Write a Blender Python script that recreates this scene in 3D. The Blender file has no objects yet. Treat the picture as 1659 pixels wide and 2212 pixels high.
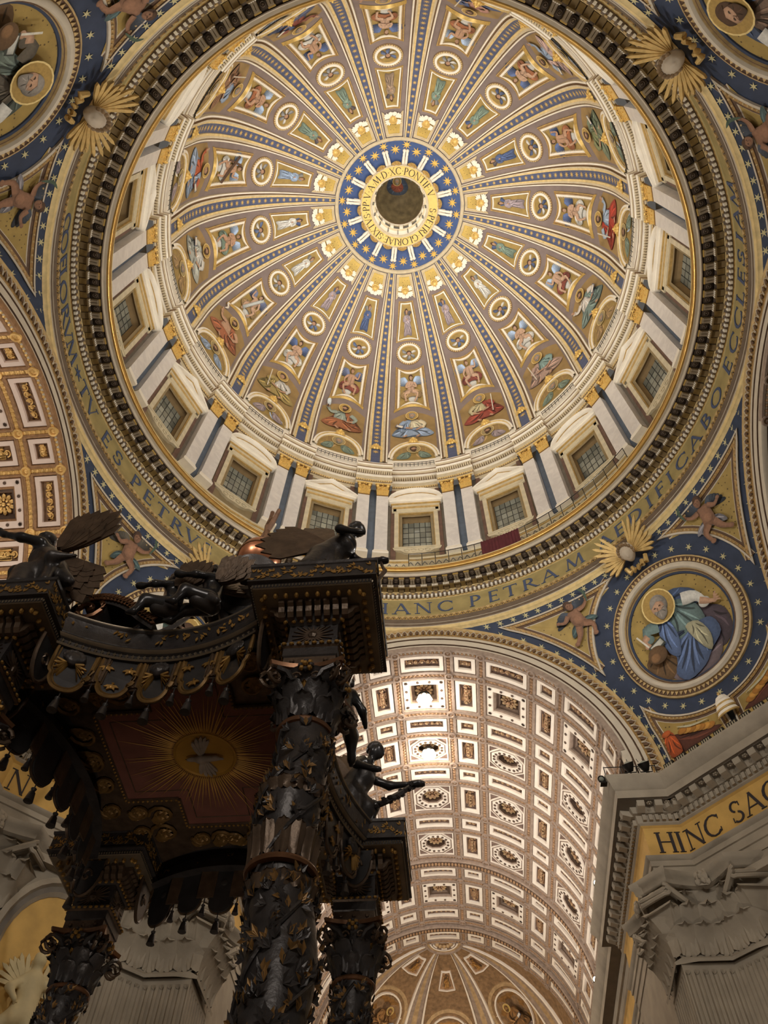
import bpy, bmesh, math, random
import numpy as np
from mathutils import Vector, Matrix
PI=math.pi; R_=math.radians
sin,cos=math.sin,math.cos
SC=bpy.context.scene
COL=SC.collection
LP_DRUM,LP_COR,LP_LAN,LP_PIER,LP_VLT,LP_SIDE,LP_APSE,LP_FLOOR,LP_NAVE=3600,2700,300,13000,1350,1700,2600,2200,8000
# ------------------------------------------------------------------ camera
cam=bpy.data.cameras.new('camera'); camo=bpy.data.objects.new('camera',cam); COL.objects.link(camo)
CX,CY=1.3242,-17.4360
yaw,pit,rol,F=-0.1136,1.0310,0.0340,1663.96
d=Vector((sin(yaw)*cos(pit),cos(yaw)*cos(pit),sin(pit))); r=Vector((cos(yaw),-sin(yaw),0)); u=r.cross(d)
r2=r*cos(rol)+u*sin(rol); u2=-r*sin(rol)+u*cos(rol)
m=Matrix((r2,u2,-d)).transposed().to_4x4(); m.translation=Vector((CX,CY,0))
camo.matrix_world=m
cam.sensor_fit='VERTICAL'; cam.sensor_height=24.0; cam.lens=24.0*F/2212.0
cam.clip_start=.1; cam.clip_end=500
SC.camera=camo
# ------------------------------------------------------------------ world, exposure, lamps
w=bpy.data.worlds.new('world'); SC.world=w; w.use_nodes=True
bg=w.node_tree.nodes['Background']; bg.inputs[0].default_value=(1,.92,.82,1); bg.inputs[1].default_value=.10
SC.view_settings.view_transform='Standard'; SC.view_settings.look='None'; SC.view_settings.gamma=1
SC.view_settings.use_curve_mapping=False; SC.view_settings.exposure=0.0
def lamp(kind,name,loc,energy,col=(1,.955,.885),aim=None,radius=.25,spot=120,blend=.6):
    l=bpy.data.lights.new(name,kind); l.energy=energy; l.color=col; l.shadow_soft_size=radius
    o=bpy.data.objects.new(name,l); COL.objects.link(o); o.location=loc
    if kind=='SPOT': l.spot_size=R_(spot); l.spot_blend=blend
    if aim is not None: o.rotation_euler=(Vector(aim)-Vector(loc)).to_track_quat('-Z','Y').to_euler()
    return o
for k in range(16):          # floodlights hidden behind the ledge of the drum
    a=R_(22.5*k)
    lamp('SPOT','drum_floodlight',(21.7*sin(a),21.7*cos(a),55.2),LP_DRUM,(1,.955,.885),(-12*sin(a),-12*cos(a),90),.3,112,.9)
for k in range(16):          # lamps on top of the drum cornice, washing the dome
    a=R_(22.5*k+11.25)
    lamp('SPOT','cornice_floodlight',(22.25*sin(a),22.25*cos(a),76.75),LP_COR,(1,.955,.885),(-8*sin(a),-8*cos(a),100),.25,92,.8)
lamp('POINT','lantern_lamp',(0,0,109),LP_LAN,(1,.95,.86),None,.6)
for sx in (-1,1):            # floodlights standing on the cornices of the four piers, washing the pendentives
    for sy in (-1,1):
        lamp('SPOT','pier_floodlight',(sx*16.9,sy*16.9,32.8),LP_PIER,(1,.955,.885),(-sx*13,-sy*13,47),.3,110,.9)
        lamp('SPOT','pier_floodlight',(sx*12.2,sy*20.6,32.8),LP_PIER*.5,(1,.955,.885),(sx*3,-sy*23,43),.3,60,.9)
for y in (27,32,37,42,47,52):   # lamps along the cornices of the far vault
    for sx in (-1,1):
        lamp('SPOT','vault_floodlight',(sx*11.7,y,32.6),LP_VLT,(1,.94,.87),(-sx*5,y,46),.25,150,.9)
for x in (-27,-33,-40):
    for sy in (-1,1):
        lamp('SPOT','side_vault_floodlight',(x,sy*11.7,32.6),LP_SIDE,(1,.92,.8),(x,-sy*5,46),.25,150,.9)
nave=bpy.data.lights.new('nave_fill','AREA'); nave.energy=LP_NAVE; nave.size=14; nave.color=(1,.93,.84); no_=bpy.data.objects.new('nave_fill',nave); COL.objects.link(no_)   # added area light lifting canopy and piers, standing for the nave lamps
no_.location=(4,-58,30); no_.rotation_euler=(Vector((0,10,28))-Vector((4,-58,30))).to_track_quat('-Z','Y').to_euler()
lamp('POINT','apse_lamp',(0,62,30),LP_APSE,(1,.8,.55),None,.8)
lamp('SPOT','pier_fill',(9,6,1.0),LP_FLOOR,(1,.9,.78),(15,20,26),.5,70,.9)  # unseen lamps added low in the crossing to brighten the pier faces
lamp('SPOT','pier_fill',(-3,-1,1.0),LP_FLOOR*.8,(1,.9,.78),(-17,20,26),.5,70,.9)
# ------------------------------------------------------------------ helpers
def lin(c):
    return tuple(((x/255)/12.92 if x/255<=.04045 else ((x/255+.055)/1.055)**2.4) for x in c)
MATS={}
def mat(name,col,rough=.6,metal=0.,var=.12,scale=1.5,bump=0.,bscale=8.,vc=False,dots=None,emis=0.,vein=None,spec=.4):
    if name in MATS: return MATS[name]
    m=bpy.data.materials.new(name); m.use_nodes=True; nt=m.node_tree; N=nt.nodes; K=nt.links
    b=N['Principled BSDF']; b.inputs['Roughness'].default_value=rough; b.inputs['Metallic'].default_value=metal
    b.inputs['Specular IOR Level'].default_value=spec
    tc=N.new('ShaderNodeTexCoord'); no=N.new('ShaderNodeTexNoise'); no.inputs['Scale'].default_value=scale; no.inputs['Detail'].default_value=4
    K.new(tc.outputs['Object'],no.inputs['Vector'])
    mr=N.new('ShaderNodeMapRange'); mr.inputs[1].default_value=.3; mr.inputs[2].default_value=.7
    mr.inputs[3].default_value=1-var; mr.inputs[4].default_value=1+var; K.new(no.outputs['Fac'],mr.inputs[0])
    mx=N.new('ShaderNodeMix'); mx.data_type='RGBA'; mx.blend_type='MULTIPLY'; mx.inputs[0].default_value=1
    if vc:
        at=N.new('ShaderNodeVertexColor'); at.layer_name='Col'; K.new(at.outputs['Color'],mx.inputs[6])
    else: mx.inputs[6].default_value=(*lin(col),1)
    K.new(mr.outputs[0],mx.inputs[7]); out=mx.outputs[2]
    if vein:
        wv=N.new('ShaderNodeTexNoise'); wv.inputs['Scale'].default_value=vein[1]; wv.inputs['Detail'].default_value=8; wv.inputs['Distortion'].default_value=2.2
        K.new(tc.outputs['Object'],wv.inputs['Vector'])
        r=N.new('ShaderNodeMapRange'); r.inputs[1].default_value=.46; r.inputs[2].default_value=.54; K.new(wv.outputs['Fac'],r.inputs[0])
        x=N.new('ShaderNodeMix'); x.data_type='RGBA'; K.new(r.outputs[0],x.inputs[0]); K.new(out,x.inputs[6])
        y=N.new('ShaderNodeMix'); y.data_type='RGBA'; y.blend_type='MULTIPLY'; y.inputs[0].default_value=1; K.new(out,y.inputs[6]); y.inputs[7].default_value=(*vein[0],1)
        K.new(y.outputs[2],x.inputs[7]); out=x.outputs[2]
    if dots:   # (scale, colour, size)
        vo=N.new('ShaderNodeTexVoronoi'); vo.inputs['Scale'].default_value=dots[0]; vo.inputs['Randomness'].default_value=dots[3] if len(dots)>3 else .35
        K.new(tc.outputs['Object'],vo.inputs['Vector'])
        r=N.new('ShaderNodeMapRange'); r.inputs[1].default_value=dots[2]; r.inputs[2].default_value=dots[2]*1.25; K.new(vo.outputs['Distance'],r.inputs[0])
        x=N.new('ShaderNodeMix'); x.data_type='RGBA'; K.new(r.outputs[0],x.inputs[0]); x.inputs[6].default_value=(*lin(dots[1]),1); K.new(out,x.inputs[7]); out=x.outputs[2]
    K.new(out,b.inputs['Base Color'])
    if emis: K.new(out,b.inputs['Emission Color']); b.inputs['Emission Strength'].default_value=emis
    if bump:
        n2=N.new('ShaderNodeTexNoise'); n2.inputs['Scale'].default_value=bscale; n2.inputs['Detail'].default_value=5; K.new(tc.outputs['Object'],n2.inputs['Vector'])
        bp=N.new('ShaderNodeBump'); bp.inputs['Strength'].default_value=bump; bp.inputs['Distance'].default_value=.15; K.new(n2.outputs['Fac'],bp.inputs['Height']); K.new(bp.outputs['Normal'],b.inputs['Normal'])
    MATS[name]=m; return m
def glassmat():
    m=bpy.data.materials.new('old_glass'); m.use_nodes=True; N=m.node_tree.nodes; K=m.node_tree.links; b=N['Principled BSDF']
    b.inputs['Base Color'].default_value=(*lin((150,152,140)),1); b.inputs['Roughness'].default_value=.18; b.inputs['Transmission Weight'].default_value=.0
    oi=N.new('ShaderNodeObjectInfo'); hs=N.new('ShaderNodeHueSaturation'); hs.inputs['Color'].default_value=(*lin((146,148,136)),1)
    mr=N.new('ShaderNodeMapRange'); mr.inputs[3].default_value=.55; mr.inputs[4].default_value=1.25; K.new(oi.outputs['Random'],mr.inputs[0]); K.new(mr.outputs[0],hs.inputs['Value']); K.new(hs.outputs[0],b.inputs['Base Color'])
    return m
M=dict(
 mauve=mat('mauve_plaster',(138,123,118),.75,var=.10,scale=.8,bump=.1),
 white=mat('white_stucco',(248,240,224),.6,var=.05),
 cream=mat('cream_stucco',(214,199,168),.65,var=.10,scale=2),
 brown=mat('brown_stucco',(140,112,82),.7,var=.15),
 tan=mat('tan_stucco',(226,200,142),.6,var=.15,scale=2),
 gold=mat('gilding',(206,174,112),.42,.35,var=.18,scale=3,bump=.15),
 goldb=mat('bright_gilding',(236,200,120),.32,.4,var=.12,scale=4),
 ochre=mat('ochre_gilding',(198,170,120),.5,.15,var=.2,scale=2.5),
 goldmos=mat('gold_mosaic',(168,142,84),.55,.2,var=.18,scale=1.2,dots=(5.,(120,92,48),.10)),
 goldtile=mat('gold_mosaic_dotted',(200,170,92),.45,.3,var=.12,scale=1.5,dots=(3.4,(96,74,42),.17)),
 blue=mat('blue_mosaic',(84,94,126),.6,var=.14,scale=1.2,dots=(9.,(70,84,126),.2)),
 oblue=mat('lapis_mosaic',(66,88,136),.6,var=.12,scale=1.5,dots=(7.,(96,120,170),.13)),
 dblue=mat('dark_blue_mosaic',(54,64,86),.65,var=.16,scale=1.5),
 marble=mat('white_marble',(228,222,216),.35,var=.05,scale=1.,vein=((.93,.925,.93),.7)),
 stripe=mat('grey_blue_marble',(92,106,124),.4,var=.16,scale=1.2),
 trav=mat('travertine',(216,203,172),.6,var=.10,scale=1.5,bump=.1),
 sand=mat('sand_plaster',(150,132,98),.75,var=.12,scale=1.2),
 purple=mat('red_marble',(112,84,72),.5,var=.25,scale=1.5),
 slate=mat('slate_frieze',(112,110,106),.6,var=.12),
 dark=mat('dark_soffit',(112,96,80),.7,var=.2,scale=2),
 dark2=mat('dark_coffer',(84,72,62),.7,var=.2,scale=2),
 mod=mat('modillion_stone',(132,112,78),.65,var=.15,scale=2),
 torus=mat('torus_gilding',(206,164,92),.3,.7,var=.12,scale=2),
 frz=mat('gold_frieze',(178,160,108),.55,.1,var=.16,scale=.9),
 let=mat('blue_lettering',(82,94,124),.6,var=.1),
 letk=mat('dark_lettering',(46,40,44),.6,var=.1),
 mos=mat('figure_mosaic',(255,255,255),.6,var=.13,scale=6,vc=True),
 flatc=mat('relief_shading',(255,255,255),.55,var=.12,scale=3,vc=True),
 lead=mat('lead_cames',(58,58,54),.6,var=.1),
 iron=mat('iron',(40,38,36),.5,.6,var=.1),
 redc=mat('crimson_cloth',(96,42,48),.85,var=.2),
 clear=None,
)
M['glass']=glassmat()
class MB:
    def __init__(s): s.v=[];s.f=[];s.m=[];s.c=None;s.mi=0
    def add(s,vs,fs,mi=None,col=None):
        n=len(s.v); s.v.extend(vs); k=s.mi if mi is None else mi
        for f in fs: s.f.append([i+n for i in f]); s.m.append(k)
        if col is not None:
            if s.c is None: s.c=[]
            s.c.extend(col)
        elif s.c is not None: s.c.extend([(1,1,1,1)]*len(vs))
    def grid(s,rows,mi=None,mis=None,closed=False):
        """rows: list of equal-length point lists; mis: material per row gap"""
        n=len(rows[0]); b=len(s.v)
        for r_ in rows: s.v.extend(r_)
        if s.c is not None: s.c.extend([(1,1,1,1)]*(n*len(rows)))
        for i in range(len(rows)-1):
            k=mis[i] if mis else (s.mi if mi is None else mi)
            for j in range(n if closed else n-1):
                j2=(j+1)%n
                s.f.append([b+i*n+j,b+i*n+j2,b+(i+1)*n+j2,b+(i+1)*n+j]); s.m.append(k)
    def box(s,x0,x1,y0,y1,z0,z1,mi=None,T=None):
        p=[(x,y,z) for z in (z0,z1) for y in (y0,y1) for x in (x0,x1)]
        if T: p=[T(*q) for q in p]
        s.add(p,[(0,2,3,1),(4,5,7,6),(0,1,5,4),(2,6,7,3),(0,4,6,2),(1,3,7,5)],mi)
    def prism(s,poly,h0,h1,mi=None,T=None,side=None):
        n=len(poly); a=[(x,y,h0) for x,y in poly]; b=[(x,y,h1) for x,y in poly]
        p=a+b
        if T: p=[T(*q) for q in p]
        s.add(p,[list(range(n))[::-1],list(range(n,2*n))]+[[i,(i+1)%n,n+(i+1)%n,n+i] for i in range(n)],mi)
    def tube(s,path,rad,n=6,mi=None,cap=True):
        path=[Vector(p) for p in path]; rows=[]
        up=Vector((.013,.02,1)).normalized()
        for i,p in enumerate(path):
            t=(path[min(i+1,len(path)-1)]-path[max(i-1,0)]).normalized()
            a=t.cross(up)
            if a.length<.05: a=t.cross(Vector((1,0,0)))
            a.normalize(); b=t.cross(a); rr=rad[i] if hasattr(rad,'__len__') else rad
            rows.append([tuple(p+a*(rr*cos(2*PI*k/n))+b*(rr*sin(2*PI*k/n))) for k in range(n)])
        b0=len(s.v); s.grid(rows,mi,closed=True)
        if cap:
            k=s.mi if mi is None else mi; m_=len(rows)
            s.f.append([b0+i for i in range(n)][::-1]); s.m.append(k); s.f.append([b0+(m_-1)*n+i for i in range(n)]); s.m.append(k)
    def lathe(s,prof,n=24,c=(0,0,0),mi=None,mis=None,a0=0,a1=2*PI):
        full=abs(a1-a0-2*PI)<1e-6; k=n if full else n+1
        rows=[[(c[0]+r_*sin(a0+(a1-a0)*j/n),c[1]+r_*cos(a0+(a1-a0)*j/n),c[2]+z) for j in range(k)] for r_,z in prof]
        s.grid(rows,mi,mis,closed=full)
    def ball(s,c,r,n=10,mi=None,T=None):
        rx,ry,rz=(r,r,r) if not hasattr(r,'__len__') else r; rows=[]
        for i in range(n//2+1):
            t=-PI/2+PI*i/(n//2)
            rows.append([(c[0]+rx*cos(t)*cos(2*PI*j/n),c[1]+ry*cos(t)*sin(2*PI*j/n),c[2]+rz*sin(t)) for j in range(n)])
        if T: rows=[[T(*q) for q in r_] for r_ in rows]
        s.grid(rows,mi,closed=True)
    def mesh(s,name,mats,smooth=None):
        me=bpy.data.meshes.new(name); me.from_pydata([tuple(p) for p in s.v],[],s.f)
        for x in mats: me.materials.append(M[x] if isinstance(x,str) else x)
        me.polygons.foreach_set('material_index',s.m)
        if s.c is not None:
            ca=me.color_attributes.new('Col','FLOAT_COLOR','POINT'); ca.data.foreach_set('color',np.array(s.c,dtype=np.float32).ravel())
        if smooth:
            me.polygons.foreach_set('use_smooth',[True]*len(me.polygons)); me.set_sharp_from_angle(angle=R_(smooth))
        me.update(); return me
    def obj(s,name,mats,parent=None,smooth=None,**kw):
        return link(name,s.mesh(name,mats if isinstance(mats,(list,tuple)) else [mats],smooth),parent,**kw)
def link(name,me,parent=None,rot=None,loc=None,label=None,cat=None,group=None,kind=None,mw=None):
    o=bpy.data.objects.new(name,me); COL.objects.link(o)
    if parent is not None: o.parent=parent
    if rot is not None: o.rotation_euler=(0,0,-R_(rot))
    if loc is not None: o.location=loc
    if mw is not None: o.matrix_basis=mw
    if label: o['label']=label
    if cat: o['category']=cat
    if group: o['group']=group
    if kind: o['kind']=kind
    return o
def empty(name,loc=(0,0,0),label=None,cat=None,group=None,kind=None,parent=None):
    o=link(name,None,parent,loc=loc,label=label,cat=cat,group=group,kind=kind); o.empty_display_size=.3; return o
def cyl(az,z,R): a=R_(az); return (R*sin(a),R*cos(a),z)
def frange(a,b,n): return [a+(b-a)*i/(n-1) for i in range(n)]
def cr(pts,n=4,closed=True):
    out=[]; L=len(pts)
    for i in range(L if closed else L-1):
        g=(lambda k:pts[k%L]) if closed else (lambda k:pts[min(max(k,0),L-1)])
        p0,p1,p2,p3=g(i-1),g(i),g(i+1),g(i+2)
        for k in range(n):
            t=k/n; t2=t*t; t3=t2*t
            out.append(tuple(.5*(2*b+(c-a)*t+(2*a-5*b+4*c-d_)*t2+(3*b-a-3*c+d_)*t3) for a,b,c,d_ in zip(p0,p1,p2,p3)))
    if not closed: out.append(tuple(pts[-1]))
    return out
# ---- smooth bodies: one closed surface drawn round a blend of tapered limbs
def body(limbs,k=.05,cell=.05,pad=.1,extra=None):
    """limbs: (p0,p1,r0,r1); returns verts,faces of one continuous surface (surface nets)"""
    A=np.array([l[0] for l in limbs],float); B=np.array([l[1] for l in limbs],float)
    ra=np.array([l[2] for l in limbs],float); rb=np.array([l[3] for l in limbs],float)
    mr=max(ra.max(),rb.max())+pad
    lo=np.minimum(A.min(0),B.min(0))-mr; hi=np.maximum(A.max(0),B.max(0))+mr
    n=np.maximum(((hi-lo)/cell).astype(int)+2,4)
    g=np.stack(np.meshgrid(*[lo[i]+cell*np.arange(n[i]) for i in range(3)],indexing='ij'),-1)
    acc=np.zeros(g.shape[:3])
    for a,b,r0,r1 in zip(A,B,ra,rb):
        ab=b-a; h=np.clip(((g-a)@ab)/max(ab@ab,1e-9),0,1)
        dd=np.linalg.norm(g-a-h[...,None]*ab,axis=-1)-(r0+(r1-r0)*h)
        acc+=np.exp(np.clip(-dd/k,-60,40))
    v=-k*np.log(acc+1e-30)
    s=v<0
    idx=-np.ones(n-1,int)
    c=np.zeros(n-1,int)
    for dx in (0,1):
        for dy in (0,1):
            for dz in (0,1): c+=s[dx:n[0]-1+dx,dy:n[1]-1+dy,dz:n[2]-1+dz]
    act=(c>0)&(c<8); ids=np.argwhere(act); idx[act]=np.arange(len(ids))
    P=np.zeros((len(ids),3)); W=np.zeros(len(ids))
    cs=[(0,0,0),(1,0,0),(0,1,0),(1,1,0),(0,0,1),(1,0,1),(0,1,1),(1,1,1)]
    for i in range(8):
        for j in range(i+1,8):
            if sum(abs(x-y) for x,y in zip(cs[i],cs[j]))!=1: continue
            p=ids+cs[i]; q=ids+cs[j]; va=v[tuple(p.T)]; vb=v[tuple(q.T)]; mk=(va<0)!=(vb<0)
            t=np.where(mk,va/np.where(va-vb==0,1,va-vb),0)
            P+=np.where(mk[:,None],p+(q-p)*t[:,None],0); W+=mk
    P=lo+cell*(P/np.maximum(W,1)[:,None])
    F=[]
    for ax in range(3):
        o1,o2=[(1,2),(2,0),(0,1)][ax]
        sl=[slice(None)]*3; sl[ax]=slice(0,n[ax]-1); sr=[slice(None)]*3; sr[ax]=slice(1,n[ax])
        ed=np.argwhere(s[tuple(sl)]!=s[tuple(sr)])
        for e in ed:
            if e[o1]<1 or e[o2]<1 or e[o1]>=n[o1]-1 or e[o2]>=n[o2]-1: continue
            def I(a_,b_):
                q=e.copy(); q[o1]-=a_; q[o2]-=b_; return int(idx[tuple(q)])
            f=[I(1,1),I(0,1),I(0,0),I(1,0)]
            if not s[tuple(e)]: f=f[::-1]
            F.append(f)
    return [tuple(p) for p in P],F
# ---- capital letters drawn with thick and thin strokes
def _ln(x0,y0,x1,y1,w):
    dx,dy=x1-x0,y1-y0; l=math.hypot(dx,dy); nx,ny=-dy/l*w/2,dx/l*w/2
    if abs(dx)>abs(dy)*1.2: return [(x0+nx,y0+ny),(x0-nx,y0-ny),(x1-nx,y1-ny),(x1+nx,y1+ny)]
    return [(x0-w/2,y0),(x0+w/2,y0),(x1+w/2,y1),(x1-w/2,y1)]
def _sf(*xs): 
    return [[(x-.13,y-.03 if y>.5 else y),(x+.13,y-.03 if y>.5 else y),(x+.13,y if y>.5 else y+.03),(x-.13,y if y>.5 else y+.03)] for x,y in xs]
def _arc(cx,cy,rx,ry,a0,a1,w=.13,t=.04,n=10):
    o=[];i=[]
    for k in range(n+1):
        a=R_(a0+(a1-a0)*k/n); ww=t+(w-t)*abs(cos(a))
        o.append((cx+rx*cos(a),cy+ry*sin(a))); i.append((cx+(rx-ww)*cos(a),cy+(ry-ww)*sin(a)))
    return [[o[k],o[k+1],i[k+1],i[k]] for k in range(n)]
_st=.13
GL={'A':([_ln(.08,0,.42,1,.05),_ln(.42,1,.8,0,_st),_ln(.2,.34,.66,.34,.045)]+_sf((.08,0),(.8,0)),.88),
'B':([_ln(.16,0,.16,1,_st)]+_arc(.3,.755,.28,.245,-90,90)+_arc(.32,.265,.33,.265,-90,90)+[_ln(.1,.98,.32,.98,.04),_ln(.1,.52,.32,.52,.04),_ln(.1,.02,.34,.02,.04)],.72),
'C':(_arc(.5,.5,.46,.5,48,312)+[_ln(.8,.7,.81,.9,.04),_ln(.8,.1,.81,.28,.04)],.9),
'D':([_ln(.16,0,.16,1,_st)]+_arc(.34,.5,.5,.5,-90,90)+[_ln(.06,.98,.36,.98,.04),_ln(.06,.02,.36,.02,.04)],.92),
'E':([_ln(.16,0,.16,1,_st),_ln(.08,.98,.55,.98,.045),_ln(.16,.52,.48,.52,.045),_ln(.08,.02,.58,.02,.045),_ln(.55,.86,.55,1,.04),_ln(.58,0,.58,.16,.04),_ln(.48,.44,.48,.6,.04)],.64),
'F':([_ln(.16,0,.16,1,_st),_ln(.08,.98,.55,.98,.045),_ln(.16,.52,.48,.52,.045),_ln(.55,.84,.55,1,.04),_ln(.48,.44,.48,.6,.04)]+_sf((.16,0)),.6),
'G':(_arc(.5,.5,.46,.5,48,320)+[_ln(.82,.05,.82,.44,_st),_ln(.8,.7,.81,.9,.04),_ln(.7,.44,.94,.44,.04)],.95),
'H':([_ln(.16,0,.16,1,_st),_ln(.72,0,.72,1,_st),_ln(.16,.52,.72,.52,.045)]+_sf((.16,0),(.16,1),(.72,0),(.72,1)),.9),
'I':([_ln(.18,0,.18,1,_st)]+_sf((.18,0),(.18,1)),.38),
'L':([_ln(.16,0,.16,1,_st),_ln(.08,.02,.58,.02,.045),_ln(.58,0,.58,.18,.04)]+_sf((.16,1)),.62),
'M':([_ln(.1,0,.2,1,.05),_ln(.2,1,.52,.02,_st),_ln(.52,.02,.84,1,.05),_ln(.84,1,.94,0,_st)]+_sf((.1,0),(.94,0)),1.08),
'N':([_ln(.14,0,.14,1,.05),_ln(.14,1,.78,0,_st),_ln(.78,0,.78,1,.05)]+_sf((.14,0),(.1,1),(.78,1)),.94),
'O':(_arc(.5,.5,.47,.5,0,360,n=20),1.0),
'P':([_ln(.16,0,.16,1,_st)]+_arc(.3,.72,.32,.28,-90,90)+[_ln(.08,.98,.32,.98,.04),_ln(.16,.46,.32,.46,.04)]+_sf((.16,0)),.68),
'R':([_ln(.16,0,.16,1,_st)]+_arc(.3,.74,.3,.26,-90,90)+[_ln(.08,.98,.32,.98,.04),_ln(.16,.5,.32,.5,.04),_ln(.36,.5,.74,0,_st)]+_sf((.16,0),(.78,0)),.8),
'S':(_arc(.32,.74,.25,.26,40,255,.1,.06)+_arc(.32,.26,.28,.26,-140,75,.1,.06)+[_ln(.53,.72,.53,.92,.04),_ln(.08,.08,.08,.3,.04)],.64),
'T':([_ln(.4,0,.4,1,_st),_ln(.05,.98,.75,.98,.045),_ln(.05,.84,.05,1,.04),_ln(.75,.84,.75,1,.04)]+_sf((.4,0)),.8),
'V':([_ln(.08,1,.44,0,_st),_ln(.44,0,.76,1,.05)]+_sf((.08,1),(.76,1)),.86),
'X':([_ln(.08,1,.74,0,_st),_ln(.74,1,.08,0,.05)]+_sf((.08,0),(.08,1),(.74,0),(.74,1)),.84),
'.':([[(.1,.45),(.24,.45),(.17,.58)]],.34),'*':([],.8)}
def star(n,r0,r1,a=0): return [((r0 if k%2==0 else r1)*sin(a+PI*k/n),(r0 if k%2==0 else r1)*cos(a+PI*k/n)) for k in range(2*n)]
GL['*']=([[(.4+p[0]*.38,.5+p[1]*.38),(.4+q[0]*.38,.5+q[1]*.38),(.4,.5)] for p,q in zip(star(6,1,.3),star(6,1,.3)[1:]+star(6,1,.3)[:1])],.8)
_gm={}
def glyph(ch,h,matn,th=.05):
    """upright letter mesh in the XZ plane facing -Y, centred on its width"""
    k=(ch,h,matn)
    if k not in _gm:
        mb=MB(); g,wd=GL[ch]
        for i,q in enumerate(g):
            e=.002*(i%5)
            mb.prism([((x-wd/2)*h,y*h) for x,y in q],0,th+e,T=lambda x,y,z:(x,-z,y))
        _gm[k]=mb.mesh('letter',[matn])
    return _gm[k]
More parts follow.
